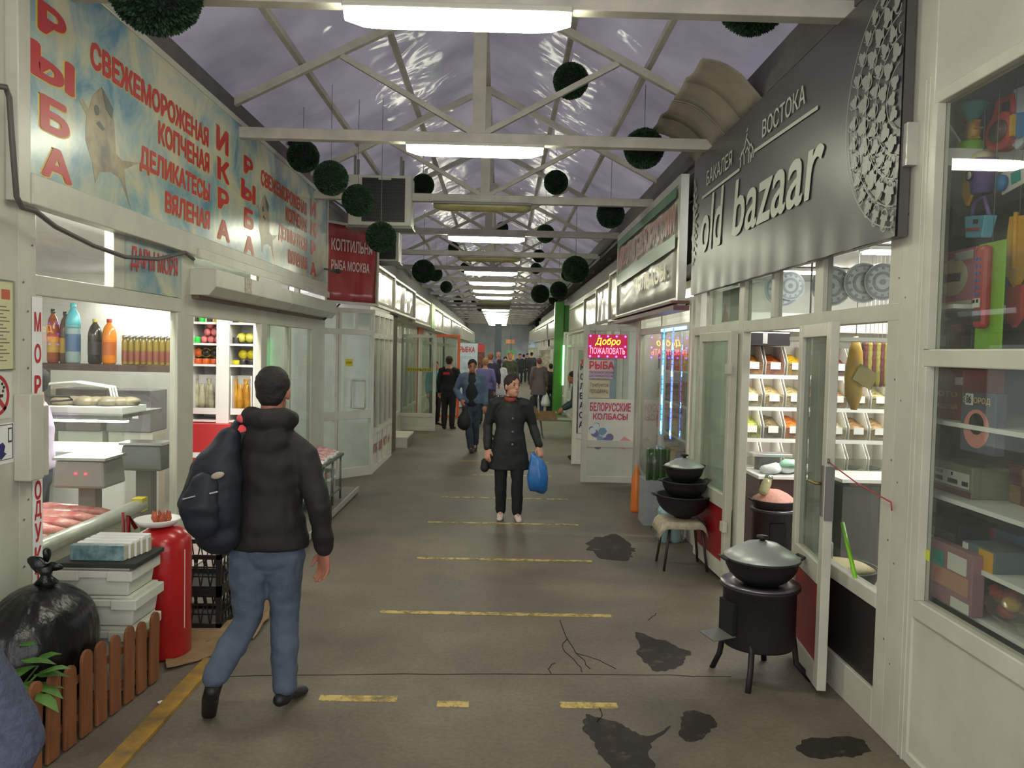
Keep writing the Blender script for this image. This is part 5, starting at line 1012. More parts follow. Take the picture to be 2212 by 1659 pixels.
# green and white banner above sausage shop
GB=M('banner_greenwhite',(200,194,184),.42,col2=(160,168,150),scale=2,coat=.12)
GF=Face((1.88,0,0),(0,-1,0),(-1,0,0))
gb=banner(GF,-12.75,-8.42,2.5,3.68,GB,'green and white butcher banner next to the dark sign',frame=ALU,rip=.045,group=None,fw=.09,cat='sign',name='butcher_sign')
GRN=M('print_green',(40,110,66),.35); BRED=M('print_dullred',(170,90,86),.35); GOLD=M('print_gold2',(196,170,60),.35)
m_=MB(); GF.box(m_,-12.7,-8.45,3.55,3.66,.07,.072); m_.build('green_edge_stripe',GRN,gb); m_=MB(); GF.poly(m_,[(-12.7,2.95),(-8.45,3.02),(-8.45,3.16),(-12.7,3.13)],.07,.002); m_.build('green_stripe',GRN,gb)
lettering(GF,'МЯСО ИЗ БЕЛОРУССИИ',-12.6,-8.5,3.2,3.5,BRED,gb,d=.072,bold=.04); lettering(GF,'КОЛБАСЫ',-11.0,-8.9,2.72,2.92,GOLD,gb,d=.072,bold=.04)
m_=MB(); GF.box(m_,-12.8,-8.3,2.36,2.41,-.07,.1); GF.box(m_,-12.8,-8.3,2.43,2.46,-.07,.12); tag(m_.build('awning_bar',M('bar_brown',(110,70,70),.5)),'reddish metal bar under the butcher banner','bar')
# far right banners and fronts
banner(RF2,-14.6,-12.9,2.5,3.3,VINW,'glossy white banner just past the butcher banner')
banner(RF2,-16.6,-14.7,2.45,3.2,VINW2,'white banner, second past the butcher banner',rip=.04)
banner(RF2,-19,-16.7,2.45,3.15,VINW,'white banner, third past the butcher banner')
banner(RF2,-23,-19.1,2.45,3.1,VINW2,'cream banner before the green column on the right')
banner(RF2,-34,-26,2.45,3.1,VINW2,'pale banner past the green column on the right')
banner(RF2,-56,-34.1,2.45,3.1,VINW2,'farthest pale banner on the right side')
stall_front(RF2,-18,-13.4,'right stall front behind the second open door',npost=4,name='window_12')
stall_front(RF2,-24,-18.1,'right stall front before the green column',npost=4,name='window_13')
stall_front(RF2,-34,-25,'right stall front past the green column',npost=6,name='window_14')
stall_front(RF2,-58,-34,'distant right stall fronts',npost=10,name='window_15')
GC_=M('column_green',(66,132,40),.3)
m_=MB(); a,b=onY(1196,800,24).x,onY(1216,800,24).x; m_.box(a,b,24,24.4,0,3.4); m_.box(b,2.05,24.1,24.3,2.5,3.3); struct(m_.build('pillar',GC_,bevel=.02),'bright green column on the far right of the passage','column')
m_=MB(); m_.box(b-.02,b+.03,23.97,24.0,.9,2.1); tag(m_.build('light_tube',Mglow('tube_green',(120,255,150),5)),'glowing greenish tube light on the green column','light')
m_=MB(); c0,c1=onY(1160,800,32).x,onY(1193,800,32).x; z0=onY(1170,862,32).z; m_.box(c0,c1,32,32.4,.0,2.1); o=tag(m_.build('glass_cabinet',M('cab_white',(214,216,210),.4)),'white cabinet with display window far on the right','cabinet')
m_=MB(); m_.box(c0+.08,c1-.08,31.98,32.0,1.0,1.95); m_.build('display_window',M('cab_window',(150,140,120),.4,col2=(220,214,190),scale=7),o)
# left AC units
a0=onY(735,400,10.5).x; x0,x1=onY(752,400,10.3).x,onY(889,400,10.3).x; z1=onY(830,378,10.3).z; z0=onY(830,488,10.3).z
def acunit(x0,x1,y,z0,z1,dep,label,hang):
    t=thing('air_conditioner',label,'air conditioner',((x0+x1)/2,y,z0),'air conditioner units'); w=x1-x0; h=z1-z0
    m_=MB(); m_.box(x0,x1,y,y+dep,z0,z1); m_.build('casing',WHITE,t,bevel=.015)
    f=Face((x0,y,0),(1,0,0),(0,-1,0)); m_=MB(); f.box(m_,w*.22,w*.9,z0+h*.08,z1-h*.06,.001,.006); m_.build('dark_grille_back',M('grille_dark',(30,34,28),.5),t)
    m_=MB(); 
    for k in range(14): zz=z0+h*(.1+.82*k/13); f.box(m_,w*.22,w*.9,zz-.004,zz+.004,.006,.012)
    m_.build('grille_bar',M('grille_bar',(52,56,48),.5),t); m_=MB(); f.box(m_,w*.48,w*.68,z1-h*.1,z1-h*.05,.012,.014); m_.build('badge',ALU,t)
    for xx in (x0+.06,x1-.16):
        for ya in (y+.05,y+dep-.08): m_=MB(); m_.box(xx,xx+.03,ya,ya+.03,z1,hang); m_.build('hanging_rod',GREYM,t)
    m_=MB(); m_.box(x0-.02,x1+.02,y-.02,y+dep,z0-.03,z0-.004); m_.build('base_plate',GREYM,t); return t
acunit(x0,x1,10.3,z0,z1,.35,'white air conditioner unit with dark grille hanging over the fish sign end',4.35)
x0,x1=onY(795,520,12.6).x,onY(862,520,12.6).x; acunit(x0,x1,12.6,onY(830,565,12.6).z,onY(830,500,12.6).z,.35,'smaller white air conditioner unit hanging below and behind the first one',4.56)
m_=MB(); pts=[onX(a,b,-2.38) for a,b in ((690,425),(720,432),(748,450),(760,480),(765,500),(775,540),(758,590),(748,640),(720,672),(700,690))]; m_.tube(pts,.014,8); tag(m_.build('hose',M('hose_black',(36,34,34),.5)),'black hose looping from the air conditioner down past the red banner','hose')
c=onX(722,585,-2.3); t=thing('camera','small dark surveillance camera in front of the red banner','camera',tuple(c)); m_=MB(); m_.tube([c,c+Vector((.1,-.16,-.02))],.03,12); m_.build('body',M('cam_dark',(70,60,56),.4),t); m_=MB(); m_.tube([(c.x,c.y,c.z),(-2.45,c.y+.05,c.z+.03)],.012,8); m_.build('arm',GREYM,t)
# ------------------------------------------------------------------ topiary balls
rr=random.Random(11); lm=MB()
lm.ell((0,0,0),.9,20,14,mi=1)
for k in range(3600):
    zc=1-2*(k+.5)/3600; ph=k*2.39996; r=math.sqrt(1-zc*zc); n_=Vector((r*math.cos(ph),r*math.sin(ph),zc)); tn=n_.orthogonal().normalized(); tn.rotate(Matrix.Rotation(rr.random()*6.28,3,n_)); bt=n_.cross(tn)
    base=n_*(.86+.04*rr.random()); tip=n_*(.98+.06*rr.random())+tn*.07*(rr.random()-.2); s_=.026+.012*rr.random()
    lm.add([base-bt*s_*.4,base+bt*s_*.4,base.lerp(tip,.6)+bt*s_,tip,base.lerp(tip,.6)-bt*s_],[(0,1,2,3,4)],0)
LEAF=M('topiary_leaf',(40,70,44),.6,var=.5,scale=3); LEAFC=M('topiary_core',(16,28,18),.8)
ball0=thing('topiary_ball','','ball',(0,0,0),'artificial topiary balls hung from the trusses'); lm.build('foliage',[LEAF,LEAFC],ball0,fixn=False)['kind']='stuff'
m_=MB(); m_.tube([(0,0,0),(0,0,1)],.02,5); m_.build('wire',GREYM,ball0)
BL=[(335,-28,97,.25,'huge dark topiary ball cut off at the top left'),(1628,-4,76,.22,'large dark topiary ball cut off at the top, beside the dark sign'),(1233,175,38,.185,'dark topiary ball below the nearest lamp, right of the ridge'),(638,288,29,.16,'upper topiary ball of the overlapping pair above the fish sign'),(655,338,34,.17,'lower topiary ball of the overlapping pair above the fish sign'),(715,385,37,.18,'topiary ball right beside the overlapping pair, left of the big grille'),(773,433,34,.18,'topiary ball in front of the air conditioner grille'),(914,400,24,.17,'topiary ball just right of the air conditioner'),(1391,321,43,.2,'big dark topiary ball left of the dark sign corner'),(1201,394,26,.175,'topiary ball below the right end of the second lamp'),(1319,463,30,.19,'black topiary ball beside the butcher banner'),(1178,505,20,.17,'topiary ball under the unlit lamp, right end'),(1164,553,14,.16,'small topiary ball below the third lit lamp, right end'),(823,512,33,.18,'topiary ball under the air conditioner'),(915,586,25,.24,'front topiary ball of the left cluster below the air conditioners'),(940,592,16,.19,'rear topiary ball of the left cluster below the air conditioners'),(964,620,13,.17,'small topiary ball just past the left cluster'),(1243,582,29,.25,'large topiary ball of the right cluster by the banners'),(1258,542,17,.2,'small topiary ball on top of the right cluster'),(1228,592,16,.2,'topiary ball tucked at the left of the right cluster'),(1167,635,20,.22,'topiary ball, left of the lower right pair'),(1207,627,19,.22,'topiary ball, right of the lower right pair'),(1195,648,10,.17,'tiny topiary ball between the lower right pair'),(1006,578,12,.18,'small topiary ball left of the sixth truss lamp'),(980,535,12,.15,'small topiary ball left of the third lit lamp'),(990,650,10,.2,'small far topiary ball on the left row'),(1158,580,12,.17,'small topiary ball right of the unlit far lamp'),(1085,492,13,.14,'topiary ball half hidden under the unlit lamp'),(1038,664,9,.2,'far topiary ball, left of the bright far lamps'),(1024,648,7,.18,'tiny far topiary ball beside the far left one'),(1008,683,7,.2,'tiny farthest topiary ball on the left row'),(1168,686,8,.22,'far topiary ball, right of the bright far lamps'),(1162,698,9,.26,'farthest topiary ball on the right row')]
for k,(px,py,r,R_,lab) in enumerate(BL):
    Y=F*R_/r; c=onY(px,py,Y)
    b=None
    if k==0: b=ball0; b['label']=lab; b.location=c; b.scale=(R_,)*3
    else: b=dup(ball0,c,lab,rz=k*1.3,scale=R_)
    w_=[o for o in b.children if o.name.startswith('wire')][0]; w_.location=(0,0,.9); w_.scale=(1,1,max(.2,(RZ0-SL*abs(c.x-RX)-c.z)/R_-.9))
# ------------------------------------------------------------------ kazans and stoves
def kazan(name,label,x,y,zr,r,depth,lid=True,rot=0,fill=None,group=None,cat='cauldron'):
    t=thing(name,label,cat,(x,y,zr-depth),group)
    prof=[(.06*r/.2,zr-depth)]+[(r*math.sin(a)*(1.0 if a<1.5 else 1),zr-depth*math.cos(a)) for a in [.35+.075*PI*k for k in range(5)]]+[(r,zr-.012),(r*1.05,zr),(r*1.05,zr+.008),(r*.97,zr+.008)]
    prof=[(max(p_[0],.02),p_[1]) for p_ in prof]
    inn=[(r*.95,zr),(r*.8,zr-depth*.5),(.04,zr-depth*.9)]
    m_=MB(); m_.lathe(prof+inn,(x,y,0),36); m_.build('bowl',BLACKM,t)
    for k in range(2):
        a=rot+k*PI; ca,sa=math.cos(a),math.sin(a); tx_,ty_=-sa,ca; w=.05
        pts=[(x+ca*r*1.02+tx_*w,y+sa*r*1.02+ty_*w,zr),(x+ca*r*1.16+tx_*w*.8,y+sa*r*1.16+ty_*w*.8,zr+.012),(x+ca*r*1.16-tx_*w*.8,y+sa*r*1.16-ty_*w*.8,zr+.012),(x+ca*r*1.02-tx_*w,y+sa*r*1.02-ty_*w,zr)]
        m_=MB(); m_.tube(pts,.009,8); m_.build('ear_handle',BLACKM,t)
    if lid:
        m_=MB(); m_.lathe([(r*1.03,zr+.009),(r*1.03,zr+.016),(r*.8,zr+.045*r/.2),(r*.45,zr+.085*r/.2),(r*.15,zr+.1*r/.2),(.01,zr+.102*r/.2)],(x,y,0),36); l=m_.build('lid',M('lid_alu',(176,180,176),.42,metal=.55),t)
        zt=zr+.1*r/.2; m_=MB(); m_.lathe([(.016,zt),(.014,zt+.012),(.034,zt+.018),(.034,zt+.03),(.01,zt+.034)],(x,y,0),16); m_.build('lid_knob',BLACKM,l)
    return t
def stove(label,x,y,r,z0,z1,door_a,legs,tray=True,lip=True):
    t=thing('kazan_stove',label,'stove',(x,y,0))
    m_=MB(); m_.lathe([(r*.98,z0),(r,z0+.01),(r,z1-.03),(r*1.1,z1-.012),(r*1.1,z1),(r*1.02,z1),(r*.93,z1-.02),(r*.93,z0+.02)],(x,y,0),40); m_.box(x-r*.6,x+r*.6,y-r*.6,y+r*.6,z0,z0+.01); m_.build('drum',M('stove_iron',(30,30,31),.55,var=.25,bump=.15,bscale=40),t)
    m_=MB(); m_.lathe([(r*1.08,z1+.001),(r*1.08,z1+.012),(r*.6,z1+.006),(r*.6,z1)],(x,y,0),40); m_.build('ring_plate',M('stove_ring',(120,116,124),.3,metal=.7),t)
    ca,sa=math.cos(door_a),math.sin(door_a); R_=Matrix.Rotation(door_a,3,'Z')
    m_=MB(); m_.obox((x+ca*r*.99,y+sa*r*.99,(z0+z1)/2-.01),(.02,r*.75,(z1-z0)*.55),(0,0,door_a)); m_.build('fire_door',M('fire_opening',(8,8,8),.8),t)
    if tray: m_=MB(); m_.obox((x+ca*(r+.06),y+sa*(r+.06),z0+.07),(.14,r*.8,.006),(0,.12,door_a)); m_.build('ash_tray',GREYM,t)
    for a,rr_ in legs:
        c_,s_=math.cos(a),math.sin(a); m_=MB(); pts=[(x+c_*r*.9,y+s_*r*.9,z0+.1),(x+c_*r*.98,y+s_*r*.98,z0-.0),(x+c_*r*1.05,y+s_*r*1.05,z0*.5),(x+c_*r*rr_,y+s_*r*rr_,.0)]
        m_.tube(pts,.018,8,flat=.5); m_.build('leg',BLACKM,t)
    return t
KX,KY=1.565,4.66
stove('large black cauldron stove standing before the open glass door',KX,KY,.21,.2,.555,PI+.25,((-2.05,1.35),(PI*.86,1.25),(-.25,1.5),(PI*.35,1.3)))
kazan('cauldron','black cauldron with grey lid on the large black stove',KX+.005,KY,.705,.212,.165,True,.1)
# stool with three cauldrons
SX,SYY=1.66,7.08
t=thing('stool','small metal legged stool under the stack of three cauldrons','stool',(SX,SYY,0))
m_=MB(); m_.box(SX-.17,SX+.17,SYY-.17,SYY+.17,.40,.43); m_.build('seat',M('stool_dark',(50,44,40),.6),t,bevel=.01)
m_=MB(); 
vs=[];fs=[];n=14
for i in range(n+1):
    for j in range(n+1):
        u,v=-.22+.44*i/n,-.2+.4*j/n; ex=max(0,abs(u)-.175)+max(0,abs(v)-.175); vs.append((SX-.03+u,SYY-.02+v,.436-ex*2.2+.004*noise.noise(Vector((u*20,v*20,0)))))
for i in range(n):
    for j in range(n): k=i*(n+1)+j; fs.append((k,k+n+1,k+n+2,k+1))
m_.add(vs,fs,0,True); o=m_.build('newspaper',M('newspaper',(190,180,150),.8,col2=(150,144,130),scale=25)); tag(o,'sheet of old newspaper laid over the stool seat','paper'); so=o.modifiers.new('s','SOLIDIFY'); so.thickness=.003
for sx_,sy_ in ((-1,-1),(1,-1),(1,1),(-1,1)):
    m_=MB(); m_.tube([(SX+sx_*.14,SYY+sy_*.14,.4),(SX+sx_*.19,SYY+sy_*.17,.0)],.012,8); m_.build('leg',M('leg_brown',(60,46,38),.5),t)
kazan('cauldron','widest black cauldron at the bottom of the stack of three',SX,SYY,.645,.24,.2,False,.1,group='stack of cauldrons')
kazan('cauldron','middle black cauldron of the stack of three',SX+.01,SYY,.77,.2,.17,False,.2,group='stack of cauldrons')
kazan('cauldron','smallest cauldron with grey lid on top of the stack of three',SX,SYY,.895,.17,.15,True,.4,group='stack of cauldrons')
# inside stove with pink salt
IX,IY=2.43,6.95
stove('grey stove with square fire opening inside the shop doorway',IX,IY,.18,.16,.56,-PI/2-.1,((-2.2,1.25),(-.8,1.25),(PI*.3,1.2),(PI*.75,1.2)),tray=False)
kz=kazan('cauldron','black cauldron heaped with pink salt inside the shop doorway',IX,IY,.64,.19,.14,False,0)
m_=MB(); m_.lathe([(.185,.63),(.175,.65),(.12,.70),(.05,.73),(.01,.735)],(IX,IY,0),24); m_.jitter(.012,14); o=tag(m_.build('pink_salt',M('pink_salt',(206,150,136),.7,var=.15,scale=60)),'heap of pink salt in the cauldron of the shop doorway','salt',kind='stuff')
t=thing('glass_jar','silver lidded glass jar leaning in the pink salt','jar',(IX-.1,IY-.04,.70)); m_=MB(); a=Vector((IX-.13,IY-.08,.70)); b=Vector((IX-.07,IY-.04,.83)); m_.tube([a,a.lerp(b,.2),a.lerp(b,.75),b],[.03,.042,.042,.032],16); m_.build('body',M('jar_glassy',(176,172,130),.15,var=.2),t); m_=MB(); m_.tube([b,b+(b-a)*.2],.036,16); m_.build('lid',STEEL,t)
t=thing('floor_kazan','wide low cauldron with beige grain behind the fixed glass','cauldron',(2.27,5.2,.1)); kx,ky=2.27,5.2; m_=MB(); m_.lathe([(.08,.3),(.18,.36),(.245,.5),(.25,.53),(.235,.53),(.2,.45),(.05,.36)],(kx,ky,0),32); m_.build('bowl',BLACKM,t); m_=MB(); m_.lathe([(.14,.012),(.1,.3)],(kx,ky,0),16); m_.build('foot',BLACKM,t)
m_=MB(); m_.lathe([(.225,.515),(.17,.545),(.01,.56)],(kx,ky,0),28); tag(m_.build('grain',M('grain_beige',(206,190,150),.8,var=.12,scale=60)),'beige grain filling the wide low cauldron','grain',kind='stuff')
t=thing('glass_jar','silver lidded jar standing in the beige grain','jar',(2.2,5.28,.53)); m_=MB(); m_.lathe([(.05,.53),(.055,.55),(.055,.66),(.04,.68)],(2.2,5.28,0),18); m_.build('body',M('jar_grey',(176,180,176),.15),t); m_=MB(); m_.lathe([(.045,.68),(.045,.71)],(2.2,5.28,0),18); m_.build('lid',STEEL,t)
m_=MB(); m_.ell((2.16,4.5,.1),(.1,.14,.09),14,8); m_.jitter(.02,8); tag(m_.build('red_sack',M('sack_red',(150,60,56),.6)),'dull red sack on the floor behind the fixed glass','sack')
# ------------------------------------------------------------------ foreground left
pf=thing('picket_fence','low brown wooden picket fence around the planter','fence',(-1.95,3.9,0))
WOOD=M('picket_wood',(132,82,46),.7,var=.3,scale=5,stretch=(3,3,.6),bump=.2,bscale=18)
rr=random.Random(5)
fa=Vector((-2.02,3.25,0)); fb_=Vector((-1.9,4.47,0)); fd=(fb_-fa).normalized(); fn=Vector((fd.y,-fd.x,0))
for k in range(10):
    c=fa.lerp(fb_,(k+.5)/10); h=.40+.03*rr.random(); w=.042; ln_=.02*(rr.random()-.5)
    P=[c-fd*w+Vector((0,0,.01)),c+fd*w+Vector((0,0,.01)),c+fd*(w+ln_)+Vector((0,0,h-.05))]+[c+fd*(w*math.cos(a)+ln_)+Vector((0,0,h-.05+.045*math.sin(a))) for a in (.5,1.0,1.57,2.1,2.6)]+[c-fd*(w-ln_)+Vector((0,0,h-.05))]
    m_=MB(); m_.prism([p_+fn*.003 for p_ in P],fn*.016); m_.build('picket',WOOD,pf,bevel=.002)
for z in (.11,.29): m_=MB(); m_.bar(fa+Vector((0,0,z))-fn*.012,fb_+Vector((0,0,z))-fn*.012,.018,.03); m_.build('rail',WOOD,pf)
m_=MB(); m_.bar(fb_+Vector((0,0,.15)),fb_+Vector((-.45,.02,.15)),.018,.28); m_.build('end_board',WOOD,pf)
# plant
pt=thing('potted_plant','green leafy plant behind the near pickets','plant',(-2.2,3.55,0))
m_=MB(); m_.lathe([(.1,.002),(.13,.2),(.12,.21)],(-2.2,3.5,0),18); m_.build('pot',BRN,pt)
m_=MB(); rr=random.Random(9)
for k in range(34):
    a=rr.random()*6.28; el=.2+rr.random()*1.0; r=.08+rr.random()*.17; c=Vector((-2.16,3.5,.3))+Vector((math.cos(a)*math.cos(el),math.sin(a)*math.cos(el),math.sin(el)))*r
    dv=Vector((math.cos(a),math.sin(a),.3-.7*rr.random())).normalized(); sd=dv.cross(Vector((0,0,1))).normalized(); l=.1+.05*rr.random(); w=.035; dn=Vector((0,0,-.02))
    m_.add([c-dv*l*.4,c+sd*w-dv*l*.1,c+sd*w*.8+dv*l*.3,c+dv*l*.7+dn,c-sd*w*.8+dv*l*.3,c-sd*w-dv*l*.1,c+dv*l*.15+Vector((0,0,.012))],[(0,1,6),(1,2,6),(2,3,6),(3,4,6),(4,5,6),(5,0,6)],0,True)
m_.build('leaves',M('plant_leaf',(76,120,44),.5,var=.4,scale=12),pt)['kind']='stuff'
m_=MB(); 
for k in range(7): a=k*.9; m_.tube([(-2.2,3.5,.18),(-2.18+.05*math.cos(a),3.5+.05*math.sin(a),.3),(-2.16+.14*math.cos(a),3.5+.14*math.sin(a),.42)],.005,6)
m_.build('stem',M('stem_green',(70,90,40),.6),pt)
# garbage bag
gbg=thing('garbage_bag','big black tied garbage bag behind the picket fence','garbage bag',(-2.25,3.93,0)); m_=MB()
m_.ell((-2.245,3.9,.36),(.24,.34,.365),64,40)
for i,p in enumerate(m_.v):
    d=Vector((p.x+2.245,p.y-3.9,p.z-.36)); az=math.atan2(d.y,d.x); top=max(0,d.z/.365)
    rad=1+.035*math.sin(az*23+3*noise.noise(p*5))*top+.05*noise.noise(p*6)+.03*noise.noise(p*14); wk=1+.13*min(1,max(0,(d.z+.05)/.25)); q_=Vector((-2.245,3.9,.36))+Vector((d.x*rad*(1-.06*top**6)*(wk if d.x>0 else 1.02),d.y*rad*(1-.06*top**6)*wk,d.z*(1-.06*top))); q_.z=max(q_.z,.004); m_.v[i]=q_
m_.build('bag_body',M('bag_black',(16,16,17),.28,bump=.5,bscale=14,stretch=(1,1,.4)),gbg)
m_=MB(); m_.lathe([(.06,.70),(.03,.735),(.025,.75),(.05,.79)],(-2.22,3.93,0),14); m_.ell((-2.25,3.92,.80),(.05,.025,.035),10,8,(0,.5,0)); m_.ell((-2.18,3.94,.785),(.045,.025,.02),10,8); m_.ell((-2.23,3.95,.84),(.02,.02,.035),8,8); m_.jitter(.015,20); m_.build('knot',MC['bag_black'],gbg)
# foam crates
FOAM=M('foam_white',(206,208,194),.75,var=.06)
def fcrate(z0,z1,label,dx=0,dy=0):
    x0,x1,y0,y1=-2.36+dx,-1.95+dx,4.27+dy,4.62+dy; t=thing('foam_crate',label,'crate',((x0+x1)/2,(y0+y1)/2,z0),'stack of white foam crates')
    m_=MB(); m_.obox(((x0+x1)/2,(y0+y1)/2,(z0+z1-.06)/2),(x1-x0-.03,y1-y0-.03,z1-z0-.06),taper=.93); m_.build('body',FOAM,t,bevel=.008)
    m_=MB(); m_.box(x0,x1,y0,y1,z1-.06,z1-.02); m_.box(x0-.006,x0+.13,y0-.008,y1+.008,z1-.075,z1-.018); m_.box(x1-.13,x1+.006,y0-.008,y1+.008,z1-.075,z1-.018); m_.build('lip',FOAM,t,bevel=.006); m_=MB(); m_.box(x0+.02,x1-.02,y0+.02,y1-.02,z1-.017,z1-.003); m_.build('lid',FOAM,t)
fcrate(.003,.36,'white foam crate at the bottom of the stack by the fence'); fcrate(.36,.53,'white foam crate in the middle of the stack by the fence',.01,.01); fcrate(.53,.69,'white foam crate at the top of the stack, under the dark mat',-.005,-.005)
m_=MB(); m_.box(-2.37,-1.93,4.25,4.63,.69,.715); tag(m_.build('dark_mat',M('mat_dark',(44,50,44),.8),bevel=.004),'dark green mat on top of the foam crates','mat')
PK=M('pack_teal',(60,104,112),.3,col2=(150,176,176),scale=14)
for k in range(5):
    m_=MB(); x=-2.3; y=4.3+.05*k; m_.box(x+.01*k,x+.29+.01*k,y,y+.045,.716,.80+.004*k); t=thing('flat_pack','white and teal wrapped pack lying on the dark mat, %s from the passage'%ORD[k].replace('nearest','first'),'pack',(x+.14,y,.716),'wrapped packs on the foam crates'); m_.build('pack',PAPER if k else PK,t,bevel=.004); m_=MB(); m_.box(x+.29+.01*k,x+.293+.01*k,y+.004,y+.041,.722,.795); m_.build('end_label',M('pack_cream',(196,190,160),.5),t)
# red gas cylinder
t=thing('gas_cylinder','red rounded gas cylinder standing behind the foam crates','cylinder',(-2.02,4.85,0)); r=.155
m_=MB(); m_.lathe([(r*.9,.002),(r,.02),(r,.66),(r*.96,.71),(r*.8,.755),(r*.5,.785),(.03,.795)],(-2.02,4.85,0),32); m_.build('body',M('cylinder_red',(190,32,34),.28,var=.12,coat=.3),t)
m_=MB(); m_.box(-1.885,-1.875,4.79,4.81,.18,.66); m_.build('white_strip',PAPER,t)
m_=MB(); m_.tube([(-2.2,4.78,.5),(-2.21,4.78,.86),(-2.17,4.8,.78)],.012,8); m_.tube([(-2.23,4.78,.5),(-2.24,4.78,.88)],.01,8); m_.tube([(-2.2,4.78,.5),(-2.1,4.8,.5)],.01,8); m_.build('carry_handle',M('handle_red',(130,24,28),.4),t)
t=thing('plate','white plate on top of the red cylinder','plate',(-2.05,4.82,.79)); m_=MB(); m_.lathe([(.06,.796),(.1,.802),(.135,.84),(.13,.842),(.09,.808),(.01,.806)],(-2.05,4.82,0),24); m_.build('plate',WHITEP,t)
m_=MB()
for k in range(6): a=k*1.05; m_.tube([(-2.02+.02*math.cos(a),4.8+.02*math.sin(a),.815),(-2.02+.045*math.cos(a),4.8+.045*math.sin(a),.85),(-2.02+.05*math.cos(a),4.8+.03*math.sin(a),.885)],[.022,.018,.006],8,round_=True)
tag(m_.build('shrimp_pile',M('shrimp',(176,84,54),.5,var=.3,scale=30)),'small heap of orange shrimp on the white plate','shrimps',kind='stuff')
# black crates
BCR=M('crate_black',(22,25,23),.5)
def mesh_crate(x0,x1,y0,y1,z0,h,label):
    t=thing('plastic_crate',label,'crate',((x0+x1)/2,(y0+y1)/2,z0),'black plastic crates')
    m_=MB(); m_.box(x0,x1,y0,y1,z0,z0+.012)
    for zz in (z0+.012,z0+h-.03): 
        m_.box(x0,x1,y0,y0+.012,zz,zz+.03); m_.box(x0,x1,y1-.012,y1,zz,zz+.03); m_.box(x0,x0+.012,y0+.012,y1-.012,zz,zz+.03); m_.box(x1-.012,x1,y0+.012,y1-.012,zz,zz+.03)
    m_.build('rim_and_floor',BCR,t); m_=MB()
    nx=9
    for k in range(nx+1):
        x=x0+.006+(x1-x0-.012)*k/nx
        for y in (y0+.006,y1-.006):
            m_.bar((x,y,z0+.03),(min(x1,x+.03),y,z0+h-.03),.008,.006); m_.bar((x,y,z0+.03),(max(x0,x-.03),y,z0+h-.03),.008,.006)
    for k in range(8):
        y=y0+.006+(y1-y0-.012)*k/7
        for x in (x0+.006,x1-.006): m_.bar((x,y,z0+.03),(x,min(y1,y+.03),z0+h-.03),.006,.008); m_.bar((x,y,z0+.03),(x,max(y0,y-.03),z0+h-.03),.006,.008)
    for zz in (z0+h*.4,z0+h*.65): m_.box(x0,x1,y0+.002,y0+.01,zz,zz+.01); m_.box(x1-.01,x1-.002,y0,y1,zz,zz+.01)
    m_.build('lattice_wall',BCR,t)
    for sx_ in (x0,x1-.03):
        for sy_ in (y0,y1-.03): m_=MB(); m_.box(sx_,sx_+.03,sy_,sy_+.03,z0,z0+h); m_.build('corner_post',BCR,t)
mesh_crate(-2.4,-1.82,5.25,5.68,.004,.25,'black lattice crate at the bottom of the stack of two'); mesh_crate(-2.4,-1.82,5.25,5.68,.256,.25,'black lattice crate at the top of the stack of two')
# cardboard
def sheet(pts,label,seed=0):
    ps=[onZ(*p_) for p_ in pts]; c=sum(ps,Vector())/len(ps); m_=MB(); q_=[]
    for i in range(len(ps)):
        a,b=ps[i],ps[(i+1)%len(ps)]
        for t_ in (0,.25,.5,.75): p_=a.lerp(b,t_); q_.append(p_+Vector((.02*noise.noise(p_*9),.02*noise.noise(p_*7+Vector((3,0,0))),0)))
    rings=[]
    for f_ in (1,.8,.6,.35,.05): rings.append([c+(p_-c)*f_+Vector((0,0,.016+.012*noise.noise(p_*5*f_+Vector((seed,0,0)))+(.02*max(0,noise.noise(p_*4)) if f_==1 else 0))) for p_ in q_])
    m_.loft(rings,0,False,False); n=len(q_); m_.add(rings[-1],[tuple(range(n))]); o=m_.build('cardboard_sheet',CARD); so=o.modifiers.new('s','SOLIDIFY'); so.thickness=.006; so.offset=1
    return tag(o,label,'cardboard','flattened cardboard on the floor')
sheet([(356,1395),(400,1360),(500,1345),(545,1375),(520,1400),(445,1425),(360,1452)],'flattened cardboard sheet on the floor beside the red cylinder',1); sheet([(535,1310),(590,1295),(580,1340),(545,1385),(520,1370)],'torn cardboard strip on the floor between the walking man\'s legs',2)
m_=MB(); c=onZ(348,1520); m_.ell((c.x,c.y,.008),(.02,.015,.008),10,6); tag(m_.build('paper_scrap',PAPER),'white paper scrap on the floor by the yellow kerb','scrap')
# display table
t=thing('display_table','metal legged table with meat trays outside the fish shop','table',(-2.1,9.1,0)); STL=M('table_leg',(120,124,116),.35,metal=.6)
m_=MB(); m_.box(-2.36,-1.86,8.6,9.6,.6,.63); m_.build('table_top',STL,t)
for x,y in ((-2.33,8.65),(-1.89,8.65),(-1.89,9.1),(-2.33,9.55),(-1.89,9.55)): m_=MB(); m_.tube([(x,y,.6),(x,y,.085 if x<-1.82 else 0)],.013,8); m_.build('leg',STL,t)
MEAT=M('meat_pink',(186,110,104),.3,col2=(230,200,196),scale=16)
for k,(y,x,lab) in enumerate(((8.68,-2.1,'nearest'),(8.92,-2.12,'second'),(9.16,-2.1,'third'),(9.4,-2.12,'farthest'))):
    tr=thing('meat_tray','pink meat tray in clear wrap on the display table, %s'%lab,'tray',(x,y,.63),'meat trays on the display table'); m_=MB(); m_.box(x-.22,x+.22,y-.1,y+.1,.631,.66); m_.build('tray',PAPER,tr,bevel=.005); m_=MB(); m_.ell((x,y,.67),(.21,.09,.045),16,8); m_.jitter(.02,14,k); m_.build('meat',MEAT,tr)
